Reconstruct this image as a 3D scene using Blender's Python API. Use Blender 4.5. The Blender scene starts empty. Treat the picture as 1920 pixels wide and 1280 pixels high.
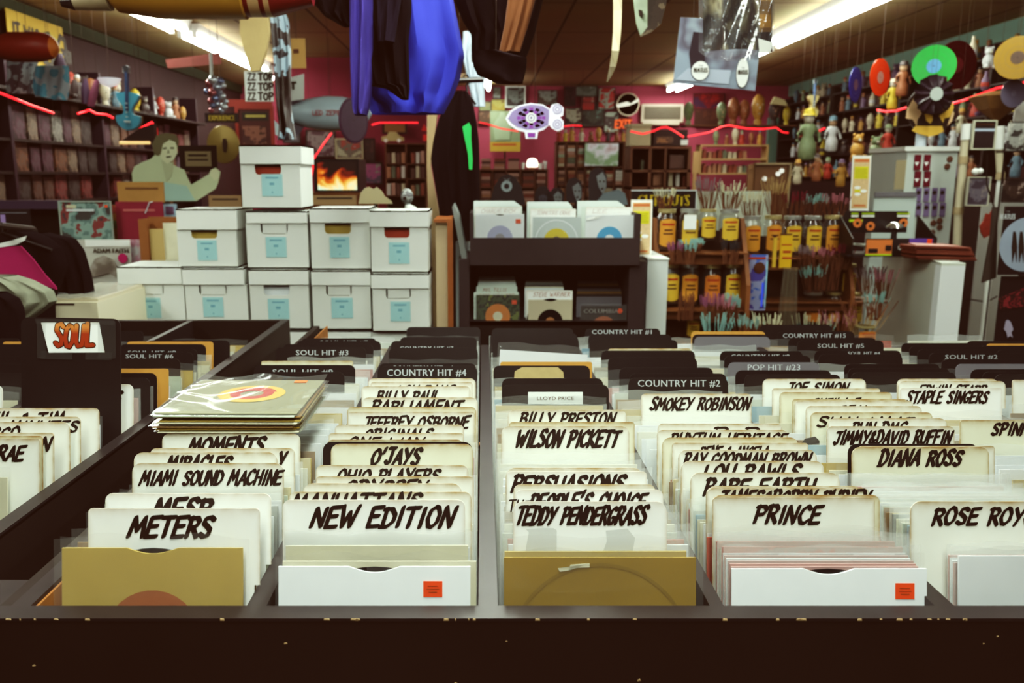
import bpy, math, random
from mathutils import Vector, Matrix
R = random.Random(7)
SC = bpy.context.scene
COL = SC.collection
# ---------------------------------------------------------------- camera model (1920x1280)
F, CX, CY, CZ = 1600.0, 905.0, 640.0, 1.35
TH = math.atan(310 / F)
CT, ST = math.cos(TH), math.sin(TH)
XL, XR, YB, ZC = -3.15, 4.0, 11.5, 2.5
def ray(px, py):
    u, v = (px - CX) / F, -(py - CY) / F
    return Vector((u, CT + v * ST, -ST + v * CT))
def W(px, py, Y):
    d = ray(px, py)
    return Vector((0, 0, CZ)) + d * (Y / d.y)
def WX(px, py, X):
    d = ray(px, py)
    return Vector((0, 0, CZ)) + d * (X / d.x)
def pyof(x, y, z):
    dz = z - CZ
    a = y * CT - dz * ST
    return CY - F * (y * ST + dz * CT) / a
def pxof(x, y, z):
    return CX + F * x / (y * CT - (z - CZ) * ST)
# ---------------------------------------------------------------- materials
MATS = {}
def mat(name, col, rough=.6, metal=0, emit=0, noise=0, nscale=20, alpha=None, spec=.4, bump=0, trans=0, ecol=None):
    if name in MATS: return MATS[name]
    m = bpy.data.materials.new(name); m.use_nodes = True
    nt = m.node_tree; b = nt.nodes['Principled BSDF']
    b.inputs['Base Color'].default_value = (*col, 1)
    b.inputs['Roughness'].default_value = rough
    b.inputs['Metallic'].default_value = metal
    b.inputs['Specular IOR Level'].default_value = spec
    if emit:
        b.inputs['Emission Color'].default_value = (*(ecol or col), 1); b.inputs['Emission Strength'].default_value = emit
    if trans: b.inputs['Transmission Weight'].default_value = trans
    if alpha is not None: b.inputs['Alpha'].default_value = alpha
    if noise or bump:
        tc = nt.nodes.new('ShaderNodeTexCoord'); n = nt.nodes.new('ShaderNodeTexNoise')
        n.inputs['Scale'].default_value = nscale; n.inputs['Detail'].default_value = 5
        nt.links.new(tc.outputs['Object'], n.inputs['Vector'])
        if noise:
            mx = nt.nodes.new('ShaderNodeMixRGB'); mx.blend_type = 'MIX'
            mx.inputs[1].default_value = (*[c * (1 - noise) for c in col], 1)
            mx.inputs[2].default_value = (*[min(1, c * (1 + noise)) for c in col], 1)
            nt.links.new(n.outputs['Fac'], mx.inputs[0]); nt.links.new(mx.outputs[0], b.inputs['Base Color'])
        if bump:
            bp = nt.nodes.new('ShaderNodeBump'); bp.inputs['Strength'].default_value = bump; bp.inputs['Distance'].default_value = .01
            nt.links.new(n.outputs['Fac'], bp.inputs['Height']); nt.links.new(bp.outputs[0], b.inputs['Normal'])
    MATS[name] = m
    return m
def ramp_mat(name, cols, scale=8, rough=.5, kind='voronoi', emit=0, dist=0):
    """a printed surface: blocks of a few flat colours"""
    if name in MATS: return MATS[name]
    m = bpy.data.materials.new(name); m.use_nodes = True
    nt = m.node_tree; b = nt.nodes['Principled BSDF']; b.inputs['Roughness'].default_value = rough
    tc = nt.nodes.new('ShaderNodeTexCoord')
    n = nt.nodes.new('ShaderNodeTexNoise'); n.inputs['Scale'].default_value = scale; n.inputs['Detail'].default_value = 3
    n.inputs['Distortion'].default_value = dist
    rp = nt.nodes.new('ShaderNodeValToRGB'); rp.color_ramp.interpolation = 'CONSTANT' if kind == 'voronoi' else 'LINEAR'
    k = len(cols)
    e = rp.color_ramp.elements
    e[0].position = 0; e[0].color = (*cols[0], 1)
    e[1].position = .36 + .3 * (k - 1) / k; e[1].color = (*cols[-1], 1)
    for i in range(1, k - 1):
        q = e.new(.36 + .3 * i / k); q.color = (*cols[i], 1)
    nt.links.new(tc.outputs['Object'], n.inputs['Vector']); nt.links.new(n.outputs['Fac'], rp.inputs[0])
    nt.links.new(rp.outputs[0], b.inputs['Base Color'])
    if emit:
        nt.links.new(rp.outputs[0], b.inputs['Emission Color']); b.inputs['Emission Strength'].default_value = emit
    MATS[name] = m
    return m
def card_mat(name, col, edge, amt=1.0):
    """aged card: browned and stained towards its top and side edges"""
    m = bpy.data.materials.new(name); m.use_nodes = True
    nt = m.node_tree; b = nt.nodes['Principled BSDF']; b.inputs['Roughness'].default_value = .55
    L = nt.links.new
    tc = nt.nodes.new('ShaderNodeTexCoord'); sp = nt.nodes.new('ShaderNodeSeparateXYZ'); L(tc.outputs['Generated'], sp.inputs[0])
    def mth(op, a, b_=None, c=None):
        n = nt.nodes.new('ShaderNodeMath'); n.operation = op
        for i, v in enumerate((a, b_, c)):
            if v is None: continue
            if isinstance(v, (int, float)): n.inputs[i].default_value = v
            else: L(v, n.inputs[i])
        return n.outputs[0]
    ax = mth('MULTIPLY', mth('ABSOLUTE', mth('SUBTRACT', sp.outputs[0], .5)), 2.0)
    mxv = mth('MAXIMUM', ax, sp.outputs[2])
    pw = mth('POWER', mxv, 40.0)
    ns = nt.nodes.new('ShaderNodeTexNoise'); ns.inputs['Scale'].default_value = 60; ns.inputs['Detail'].default_value = 6
    L(tc.outputs['Object'], ns.inputs['Vector'])
    n2 = nt.nodes.new('ShaderNodeTexNoise'); n2.inputs['Scale'].default_value = 12; n2.inputs['Detail'].default_value = 3
    L(tc.outputs['Object'], n2.inputs['Vector'])
    st = mth('MULTIPLY', pw, mth('MULTIPLY', ns.outputs['Fac'], 1.6 * amt))
    st2 = mth('ADD', st, mth('MULTIPLY', mth('SUBTRACT', n2.outputs['Fac'], .45), .35 * amt))
    cl = nt.nodes.new('ShaderNodeClamp'); L(st2, cl.inputs[0])
    mx = nt.nodes.new('ShaderNodeMixRGB'); mx.inputs[1].default_value = (*col, 1); mx.inputs[2].default_value = (*edge, 1)
    L(cl.outputs[0], mx.inputs[0]); L(mx.outputs[0], b.inputs['Base Color'])
    return m
def plastic_mat(name, dens, tint=(.93, .97, .95), bump=.35, cap=.30, dist=.004):
    m = bpy.data.materials.new(name); m.use_nodes = True
    nt = m.node_tree; nt.nodes.clear(); L = nt.links.new
    out = nt.nodes.new('ShaderNodeOutputMaterial'); tr = nt.nodes.new('ShaderNodeBsdfTransparent')
    gl = nt.nodes.new('ShaderNodeBsdfGlossy'); gl.inputs['Roughness'].default_value = .12
    df = nt.nodes.new('ShaderNodeBsdfDiffuse'); df.inputs['Color'].default_value = (*tint, 1)
    fr = nt.nodes.new('ShaderNodeFresnel'); fr.inputs['IOR'].default_value = 1.5
    tc = nt.nodes.new('ShaderNodeTexCoord'); ns = nt.nodes.new('ShaderNodeTexNoise'); ns.inputs['Scale'].default_value = 14 if dist < .01 else 7
    ns.inputs['Detail'].default_value = 3 if dist < .01 else 1; ns.inputs['Distortion'].default_value = 1.5 if dist < .01 else .6
    mp = nt.nodes.new('ShaderNodeMapping'); mp.inputs['Scale'].default_value = (1, 1, 3) if dist < .01 else (1, 1, 1)
    L(tc.outputs['Object'], mp.inputs[0]); L(mp.outputs[0], ns.inputs['Vector'])
    bp = nt.nodes.new('ShaderNodeBump'); bp.inputs['Strength'].default_value = bump; bp.inputs['Distance'].default_value = dist
    L(ns.outputs['Fac'], bp.inputs['Height']); L(bp.outputs[0], gl.inputs['Normal']); L(bp.outputs[0], fr.inputs['Normal'])
    m1 = nt.nodes.new('ShaderNodeMixShader'); m1.inputs[0].default_value = dens
    L(tr.outputs[0], m1.inputs[1]); L(df.outputs[0], m1.inputs[2])
    m2 = nt.nodes.new('ShaderNodeMixShader')
    mu = nt.nodes.new('ShaderNodeMath'); mu.operation = 'MULTIPLY'; mu.inputs[1].default_value = 1.5; L(fr.outputs[0], mu.inputs[0])
    mn = nt.nodes.new('ShaderNodeMath'); mn.operation = 'MINIMUM'; mn.inputs[1].default_value = cap; L(mu.outputs[0], mn.inputs[0])
    L(mn.outputs[0], m2.inputs[0]); L(m1.outputs[0], m2.inputs[1]); L(gl.outputs[0], m2.inputs[2])
    L(m2.outputs[0], out.inputs[0])
    MATS[name] = m
    return m
WHITE = (.80, .83, .76)
M_card = [card_mat('card_white', WHITE, (.33, .22, .09)), card_mat('card_cream', (.70, .71, .56), (.30, .19, .07), 1.1),
          card_mat('card_bright', (.86, .89, .86), (.40, .28, .13), .6)]
M_blackcard = mat('black_card', (.016, .013, .014), .38, noise=.3, nscale=30)
M_greycard = mat('grey_card', (.16, .16, .18), .4)
M_orangecard = mat('orange_card', (.50, .27, .07), .6, noise=.15)
M_tan = mat('tan_label', (.42, .33, .17), .6, noise=.15, nscale=60)
M_ink = mat('marker_ink', (.016, .008, .006), .5)
M_inkred = mat('red_brown_ink', (.30, .07, .02), .5)
M_sil = mat('silver_print', (.62, .66, .68), .5)
M_wood_black = mat('black_painted_wood', (.018, .0125, .011), .5, noise=.35, nscale=9, spec=.25)
M_wood_rim = mat('worn_black_rim', (.019, .015, .016), .42, noise=.45, nscale=25)
M_rawwood = mat('raw_orange_wood', (.30, .13, .04), .6, noise=.3, nscale=30)
M_grain = mat('chip_wood', (.5, .36, .2), .7)
M_vinyl = mat('black_vinyl', (.012, .012, .014), .22)
M_cord = mat('thin_dark_cord', (.06, .04, .03), .8)
M_plastic = plastic_mat('clear_plastic', .06)
M_shiny = plastic_mat('shiny_plastic', .05, bump=.8, cap=.22, dist=.035)
M_plastic2 = plastic_mat('milky_plastic', .22, (.88, .93, .90))
M_tape = plastic_mat('clear_tape', .03)
M_paper = {
    'white': mat('paper_white', (.80, .84, .86), .6, noise=.06),
    'cream': mat('paper_cream', (.68, .66, .50), .6, noise=.15),
    'kraft': mat('paper_kraft', (.50, .37, .11), .55, noise=.12, nscale=12),
    'brown': mat('paper_brown', (.26, .16, .07), .6, noise=.15),
    'mustard': mat('paper_mustard', (.30, .19, .025), .55, noise=.2, nscale=9),
    'green': mat('paper_greygreen', (.46, .52, .42), .5, noise=.12),
    'red': mat('paper_red', (.40, .07, .04), .5, noise=.1),
    'blue': mat('paper_blue', (.12, .28, .38), .5, noise=.1),
    'pink': mat('paper_pink', (.50, .30, .28), .5, noise=.1),
    'black': mat('paper_black', (.03, .025, .025), .5)}
M_sticker = mat('orange_sticker', (.78, .10, .03), .5)
# ---------------------------------------------------------------- mesh builder
def hull(pts):
    pts = sorted(set(pts))
    if len(pts) < 3: return pts
    def half(p):
        o = []
        for q in p:
            while len(o) > 1 and (o[-1][0] - o[-2][0]) * (q[1] - o[-2][1]) - (o[-1][1] - o[-2][1]) * (q[0] - o[-2][0]) <= 0: o.pop()
            o.append(q)
        return o
    a, b = half(pts), half(pts[::-1])
    return a[:-1] + b[:-1]
class MB:
    def __init__(s): s.v, s.f, s.mi, s.m = [], [], [], 0
    def add(s, vs, fs):
        k = len(s.v); s.v += [Vector(p) for p in vs]
        for f in fs: s.f.append([k + i for i in f]); s.mi.append(s.m)
        return s
    def box(s, x0, x1, y0, y1, z0, z1):
        if x0 > x1: x0, x1 = x1, x0
        if y0 > y1: y0, y1 = y1, y0
        if z0 > z1: z0, z1 = z1, z0
        return s.add([(x, y, z) for z in (z0, z1) for y in (y0, y1) for x in (x0, x1)],
                     [(0, 2, 3, 1), (4, 5, 7, 6), (0, 1, 5, 4), (2, 6, 7, 3), (0, 4, 6, 2), (1, 3, 7, 5)])
    def prism(s, out, a0, a1, ax='y'):
        """outline in the plane square to ax, swept from a0 to a1"""
        n = len(out)
        def P(p, a):
            return (p[0], a, p[1]) if ax == 'y' else (a, p[0], p[1]) if ax == 'x' else (p[0], p[1], a)
        return s.add([P(p, a0) for p in out] + [P(p, a1) for p in out],
                     [list(range(n)), list(range(2 * n - 1, n - 1, -1))] + [(i, i + n, (i + 1) % n + n, (i + 1) % n) for i in range(n)])
    def face(s, pts): return s.add(pts, [list(range(len(pts)))])
    def tube(s, pts, r, n=6, closed=False):
        pts = [Vector(p) for p in pts]; k = len(s.v); m = len(pts)
        rr = r if isinstance(r, (list, tuple)) else [r] * m
        for i, p in enumerate(pts):
            d = (pts[min(i + 1, m - 1)] - pts[max(i - 1, 0)])
            if d.length < 1e-9: d = Vector((0, 0, 1))
            d.normalize()
            a = d.orthogonal() if abs(d.z) > .9 else d.cross(Vector((0, 0, 1)))
            if abs(d.z) > .9: a = d.cross(Vector((0, 1, 0)))
            a.normalize(); b = d.cross(a)
            for j in range(n):
                t = 2 * math.pi * j / n
                s.v.append(p + (a * math.cos(t) + b * math.sin(t)) * rr[i])
        for i in range(m - 1):
            for j in range(n):
                s.f.append([k + i * n + j, k + i * n + (j + 1) % n, k + (i + 1) * n + (j + 1) % n, k + (i + 1) * n + j]); s.mi.append(s.m)
        s.f.append([k + j for j in range(n)][::-1]); s.mi.append(s.m)
        s.f.append([k + (m - 1) * n + j for j in range(n)]); s.mi.append(s.m)
        return s
    def lathe(s, prof, c=(0, 0, 0), n=14, ax='z', sx=1, sy=1):
        k = len(s.v); m = len(prof)
        for r, h in prof:
            for j in range(n):
                t = 2 * math.pi * j / n; a, b = r * math.cos(t) * sx, r * math.sin(t) * sy
                s.v.append(Vector(c) + (Vector((a, b, h)) if ax == 'z' else Vector((a, h, b)) if ax == 'y' else Vector((h, a, b))))
        for i in range(m - 1):
            for j in range(n):
                s.f.append([k + i * n + j, k + i * n + (j + 1) % n, k + (i + 1) * n + (j + 1) % n, k + (i + 1) * n + j]); s.mi.append(s.m)
        s.f.append([k + j for j in range(n)][::-1]); s.mi.append(s.m)
        s.f.append([k + (m - 1) * n + j for j in range(n)]); s.mi.append(s.m)
        return s
    def ball(s, c, r, n=10, sc=(1, 1, 1)):
        prof = [(max(1e-4, r * math.sin(math.pi * i / n)), -r * math.cos(math.pi * i / n) * sc[2]) for i in range(n + 1)]
        return s.lathe(prof, c, n + 2, 'z', sc[0], sc[1])
    def ring(s, c, r0, r1, y, n=28, a0=0, a1=2 * math.pi):
        """flat annulus in the xz plane at depth y"""
        vs, fs = [], []
        full = a1 - a0 > 6.28
        for j in range(n + (0 if full else 1)):
            t = a0 + (a1 - a0) * j / n
            vs += [(c[0] + r0 * math.cos(t), y, c[1] + r0 * math.sin(t)), (c[0] + r1 * math.cos(t), y, c[1] + r1 * math.sin(t))]
        N = len(vs) // 2
        for j in range(n):
            q = (j + 1) % N; fs.append((2 * j, 2 * j + 1, 2 * q + 1, 2 * q))
        return s.add(vs, fs)
    def disc(s, c, r, y, n=28, sx=1):
        return s.face([(c[0] + r * sx * math.cos(2 * math.pi * j / n), y, c[1] + r * math.sin(2 * math.pi * j / n)) for j in range(n)])
    def grid(s, fn, nu, nv):
        return s.add([fn(i / nu, j / nv) for j in range(nv + 1) for i in range(nu + 1)],
                     [(j * (nu + 1) + i, j * (nu + 1) + i + 1, (j + 1) * (nu + 1) + i + 1, (j + 1) * (nu + 1) + i) for j in range(nv) for i in range(nu)])
    def xf(s, M, k=0):
        for i in range(k, len(s.v)): s.v[i] = M @ s.v[i]
        return s
def mesh_of(name, mb, mats, smooth=False, off=None):
    me = bpy.data.meshes.new(name)
    o = off or Vector((0, 0, 0))
    me.from_pydata([tuple(v - o) for v in mb.v], [], mb.f)
    for m in (mats if isinstance(mats, (list, tuple)) else [mats]): me.materials.append(m)
    me.polygons.foreach_set('material_index', mb.mi)
    if smooth:
        me.polygons.foreach_set('use_smooth', [True] * len(me.polygons))
        me.set_sharp_from_angle(angle=math.radians(40))
    me.update()
    return me
def link(o): COL.objects.link(o); return o
def tag(o, label, cat, group=None, kind=None):
    if label: o['label'] = label
    if cat: o['category'] = cat
    if group: o['group'] = group
    if kind: o['kind'] = kind
    return o
def thing(name, label, cat, loc, group=None, rot=(0, 0, 0)):
    o = bpy.data.objects.new(name, None); link(o); o.location = loc; o.rotation_euler = rot
    o.empty_display_size = .05
    return tag(o, label, cat, group)
def part(name, mb, mats, root, smooth=False, local=False, label=None):
    """a child mesh; its vertices are world ones unless local"""
    base = Vector((0, 0, 0))
    if not local:
        r = root
        while r is not None: base = base + Vector(r.location); r = r.parent
    me = mb if isinstance(mb, bpy.types.Mesh) else mesh_of(name, mb, mats, smooth, base)
    o = bpy.data.objects.new(name, me); link(o); o.parent = root
    if label: o['label'] = label
    return o
def solo(name, mb, mats, label, cat, group=None, kind=None, smooth=False):
    """a thing that is one mesh, its origin at the middle of its base"""
    xs = [v.x for v in mb.v]; ys = [v.y for v in mb.v]; zs = [v.z for v in mb.v]
    c = Vector(((min(xs) + max(xs)) / 2, (min(ys) + max(ys)) / 2, min(zs)))
    o = bpy.data.objects.new(name, mesh_of(name, mb, mats, smooth, c)); link(o); o.location = c
    return tag(o, label, cat, group, kind)
def struct(name, mb, mats, parent=None):
    o = bpy.data.objects.new(name, mesh_of(name, mb, mats)); link(o); o.parent = parent
    if parent is None: o['kind'] = 'structure'
    return o
def bb(mb):
    return (min(v.x for v in mb.v), max(v.x for v in mb.v), min(v.y for v in mb.v), max(v.y for v in mb.v), min(v.z for v in mb.v), max(v.z for v in mb.v))
# ---------------------------------------------------------------- lettering
G = {
 'A': (.62, [[(0, 0), (.34, 1), (.6, 0)], [(.12, .36), (.52, .36)]]),
 'B': (.6, [[(.06, 0), (.08, 1)], [(0, .95), (.42, .98), (.55, .8), (.4, .58), (.08, .52)], [(.4, .56), (.6, .34), (.48, .06), (.02, 0)]]),
 'C': (.6, [[(.58, .82), (.4, 1), (.12, .8), (.02, .4), (.16, .05), (.4, 0), (.58, .18)]]),
 'D': (.62, [[(.08, 0), (.1, 1)], [(0, .96), (.36, .98), (.6, .66), (.58, .3), (.34, .02), (0, 0)]]),
 'E': (.55, [[(.55, 1), (.06, .96), (.02, 0), (.54, .03)], [(.05, .52), (.44, .54)]]),
 'F': (.55, [[(.56, 1), (.05, .97), (.02, 0)], [(.05, .52), (.42, .54)]]),
 'G': (.62, [[(.58, .84), (.38, 1), (.1, .78), (.02, .36), (.2, .02), (.46, .04), (.58, .4), (.36, .42)]]),
 'H': (.6, [[(.04, 0), (.06, 1)], [(.56, 0), (.56, 1)], [(.05, .5), (.56, .52)]]),
 'I': (.3, [[(.16, 0), (.18, 1)]]),
 'J': (.55, [[(.1, 1), (.58, 1)], [(.42, 1), (.38, .12), (.2, -.02), (.02, .18)]]),
 'K': (.6, [[(.04, 0), (.06, 1)], [(.56, 1), (.08, .46), (.6, 0)]]),
 'L': (.5, [[(.08, 1), (.04, .02), (.52, .04)]]),
 'M': (.8, [[(0, 0), (.14, 1), (.38, .3), (.64, 1), (.76, 0)]]),
 'N': (.64, [[(.02, 0), (.08, 1), (.52, .02), (.6, 1)]]),
 'O': (.64, [[(.32, 1), (.1, .82), (.02, .4), (.16, .04), (.36, 0), (.56, .24), (.6, .66), (.46, .94), (.3, 1)]]),
 'P': (.58, [[(.08, 0), (.1, 1)], [(0, .95), (.42, .98), (.58, .78), (.44, .5), (.1, .46)]]),
 'Q': (.64, [[(.32, 1), (.06, .7), (.1, .15), (.36, 0), (.58, .3), (.56, .8), (.3, 1)], [(.36, .3), (.64, -.08)]]),
 'R': (.6, [[(.08, 0), (.1, 1)], [(0, .95), (.42, .98), (.56, .78), (.4, .52), (.1, .48)], [(.26, .5), (.6, 0)]]),
 'S': (.58, [[(.56, .86), (.4, 1), (.14, .94), (.08, .7), (.3, .54), (.5, .36), (.46, .08), (.24, 0), (.02, .14)]]),
 'T': (.6, [[(0, .97), (.62, 1)], [(.32, 1), (.28, 0)]]),
 'U': (.62, [[(.04, 1), (.04, .24), (.2, 0), (.44, .04), (.54, .3), (.58, 1)]]),
 'V': (.6, [[(.02, 1), (.26, 0), (.58, 1)]]),
 'W': (.84, [[(.02, 1), (.2, 0), (.42, .7), (.58, 0), (.82, 1)]]),
 'X': (.6, [[(.02, 1), (.56, 0)], [(.56, 1), (.02, 0)]]),
 'Y': (.6, [[(.02, 1), (.3, .5)], [(.6, 1), (.2, 0)]]),
 'Z': (.6, [[(.04, .96), (.56, 1), (.02, 0), (.58, .04)]]),
 '&': (.6, [[(.58, .3), (.34, 0), (.04, .16), (.1, .42), (.4, .72), (.34, .98), (.14, .84), (.24, .5), (.6, 0)]]),
 "'": (.25, [[(.16, 1.1), (.08, .76)]]), '.': (.2, [[(.1, 0), (.12, .06)]]), '-': (.4, [[(.04, .45), (.36, .47)]]), ' ': (.42, []),
 '0': (.6, [[(.3, 1), (.04, .6), (.1, .1), (.32, 0), (.56, .4), (.5, .9), (.3, 1)]]),
 '1': (.3, [[(.02, .8), (.18, 1), (.16, 0)]]), '2': (.55, [[(.04, .8), (.26, 1), (.5, .76), (.02, .02), (.55, .02)]]),
 '3': (.55, [[(.04, .9), (.36, 1), (.48, .74), (.2, .54), (.52, .32), (.34, 0), (.02, .1)]]),
 '4': (.6, [[(.44, 0), (.42, 1), (.02, .3), (.58, .32)]]), '5': (.55, [[(.52, 1), (.1, 1), (.06, .58), (.4, .6), (.5, .26), (.3, 0), (.02, .08)]]),
}
def brush(mb, text, x0, x1, z0, h, y, pen=.085, slant=.16, jit=.03, rnd=None, nibang=.7, nibr=.5):
    """brush lettering fitted between x0 and x1, baseline z0, height h, facing -y at depth y"""
    rnd = rnd or R
    gap = .13
    tot = sum(G[c][0] for c in text) + gap * (len(text) - 1)
    kx = (x1 - x0) / (tot + slant * .6)
    nib = []
    for j in range(8):
        t = 2 * math.pi * j / 8
        a, b = math.cos(t) * pen * h, math.sin(t) * pen * nibr * h
        nib.append((a * math.cos(nibang) - b * math.sin(nibang), a * math.sin(nibang) + b * math.cos(nibang)))
    cx = 0; q = 0
    for c in text:
        w, st = G[c]
        dz = rnd.uniform(-jit, jit) * h; sh = rnd.uniform(.94, 1.06)
        for s in st:
            pts = [(x0 + (cx + px) * kx + slant * pz * h * sh * .9 + rnd.uniform(-.012, .012) * h, z0 + dz + pz * h * sh) for px, pz in s]
            for p, r in zip(pts, pts[1:]):
                hp = hull([(p[0] + n[0], p[1] + n[1]) for n in nib] + [(r[0] + n[0], r[1] + n[1]) for n in nib])
                q += 1
                mb.face([(a, y - (q % 7) * 4e-5, b) for a, b in hp])
        cx += w + gap
    return mb
FC = {}
def font_mesh(text):
    if text not in FC:
        cu = bpy.data.curves.new('t', 'FONT'); cu.body = text; cu.size = 1; cu.resolution_u = 2; cu.space_character = 1.06
        ob = bpy.data.objects.new('t', cu)
        me = bpy.data.meshes.new_from_object(ob)
        vs = [tuple(v.co) for v in me.vertices]; fs = [tuple(p.vertices) for p in me.polygons]
        bpy.data.objects.remove(ob); bpy.data.curves.remove(cu); bpy.data.meshes.remove(me)
        FC[text] = (vs, fs)
    return FC[text]
def printed(mb, text, x0, x1, z0, h, y, bold=0, flip=1):
    vs, fs = font_mesh(text)
    if not vs: return mb
    ax, bx = min(v[0] for v in vs), max(v[0] for v in vs); az, bz = min(v[1] for v in vs), max(v[1] for v in vs)
    for k in ([0] if not bold else [-bold, 0, bold]):
        mb.add([(x0 + (v[0] - ax) / (bx - ax) * (x1 - x0) + k * h, y - abs(k) * 1e-3, z0 + (v[1] - az) / (bz - az) * h) for v in vs], fs)
    return mb
# ---------------------------------------------------------------- room
def room():
    m_ceil = bpy.data.materials.new('ceiling_tiles'); m_ceil.use_nodes = True
    nt = m_ceil.node_tree; b = nt.nodes['Principled BSDF']; b.inputs['Roughness'].default_value = .9
    tc = nt.nodes.new('ShaderNodeTexCoord'); br = nt.nodes.new('ShaderNodeTexBrick')
    br.offset = 0; br.inputs['Scale'].default_value = 1; br.inputs['Brick Width'].default_value = .62; br.inputs['Row Height'].default_value = 1.22
    br.inputs['Mortar Size'].default_value = .012; br.inputs['Mortar Smooth'].default_value = .3
    br.inputs['Color1'].default_value = (.46, .34, .17, 1); br.inputs['Color2'].default_value = (.40, .29, .14, 1); br.inputs['Mortar'].default_value = (.12, .075, .03, 1)
    nt.links.new(tc.outputs['Object'], br.inputs['Vector'])
    ns = nt.nodes.new('ShaderNodeTexNoise'); ns.inputs['Scale'].default_value = 1.2; nt.links.new(tc.outputs['Object'], ns.inputs['Vector'])
    mx = nt.nodes.new('ShaderNodeMixRGB'); mx.blend_type = 'MULTIPLY'; mx.inputs[0].default_value = .6
    nt.links.new(br.outputs['Color'], mx.inputs[1]); nt.links.new(ns.outputs['Color'], mx.inputs[2])
    mx2 = nt.nodes.new('ShaderNodeMixRGB'); mx2.inputs[0].default_value = .5
    nt.links.new(br.outputs['Color'], mx2.inputs[1]); nt.links.new(mx.outputs[0], mx2.inputs[2])
    nt.links.new(mx2.outputs[0], b.inputs['Base Color'])
    struct('ceiling', MB().box(XL, XR, -3, YB, ZC, ZC + .05), m_ceil)
    m_pink = mat('pink_wall', (.36, .075, .12), .8, noise=.15, nscale=2)
    m_side = mat('dark_wall', (.028, .011, .012), .8, noise=.3, nscale=2)
    m_teal = mat('teal_trim', (.16, .27, .23), .7)
    struct('wall_back', MB().box(XL, XR, YB, YB + .08, 0, ZC), m_pink)
    struct('wall_left', MB().box(XL - .08, XL, -3, YB, 0, ZC), m_side)
    struct('wall_right', MB().box(XR, XR + .08, -3, YB, 0, ZC), m_side)
    struct('wall_front', MB().box(XL, XR, -3.08, -3, 0, ZC), mat('front_wall', (.2, .15, .12), .8))
    struct('trim_1', MB().box(XR - .03, XR, 2, YB, ZC - .14, ZC), m_teal)
    struct('trim_2', MB().box(XL, XL + .03, 2, YB, ZC - .10, ZC), mat('olive_trim', (.02, .03, .012), .8))
    struct('floor', MB().box(XL, XR, -3, YB, -.05, 0), mat('brown_floor', (.10, .06, .04), .6, noise=.3, nscale=3))
    struct('trim_3', MB().box(3.72, 3.85, YB - .06, YB, 0, 2.1), m_teal)
room()
# ceiling fluorescent fixtures
M_tube = mat('lit_tube', (1, 1, .97), .4, emit=34, ecol=(.93, 1, .96))
M_fix = mat('fixture_white', (.75, .75, .68), .5, emit=.25)
def fixture(X, y0, y1, label, lamp=True, pw=26):
    t = thing('ceiling_light', label, 'light', (X, (y0 + y1) / 2, ZC - .07), 'fluorescent ceiling lights')
    h = MB().prism([(X - .10, ZC), (X - .07, ZC - .055), (X + .07, ZC - .055), (X + .10, ZC)], y0, y1)
    part('housing', h, M_fix, t)
    for s in (-1, 1):
        q = X + s * .055
        part('tube', MB().tube([(q, y0 + .04, ZC - .078), (q, y1 - .04, ZC - .078)], .019, 10), M_tube, t, True)
        for e in (y0, y1 - .04): part('end_cap', MB().box(q - .015, q + .015, e, e + .04, ZC - .1, ZC - .05), M_fix, t)
    if lamp:
        l = bpy.data.lights.new('tube_lamp', 'AREA'); l.shape = 'RECTANGLE'; l.size = .16; l.size_y = y1 - y0; l.energy = pw
        l.color = (.90, 1, .93)
        o = bpy.data.objects.new('tube_lamp', l); link(o); o.location = (X, (y0 + y1) / 2, ZC - .105)
OFF = {-1: ('by the left wall', -2.28), 0: ('down the middle', .02), 1: ('by the right wall', 2.42)}
ORD = ['nearest', 'second', 'third', 'fourth', 'fifth', 'sixth', 'seventh', 'eighth', 'ninth', 'tenth']
for k, (nm, X) in OFF.items():
    spans = [(.1, 1.5), (1.7, 3.1), (5.0, 6.75), (6.9, 9.2), (9.4, 11.3)] if k == -1 else \
            [(-1.6, -.2), (.15, 1.55), (1.9, 3.3), (10.2, 11.2)] if k == 0 else [(.1, 1.5), (1.7, 3.1), (3.4, 4.8), (5.1, 7.5), (7.62, 9.3), (10.0, 11.3)]  # spans above and behind the camera are unseen, added to light the front bins
    for i, (a, b_) in enumerate(spans):
        fixture(X, a, b_, 'twin tube white fluorescent fixture on the ceiling %s, %s along its line' % (nm, ORD[i]), pw=(26 if k == 0 and b_ < 4 else 11 if b_ < 3.5 else 7) * (b_ - a) / 1.4)
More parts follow.
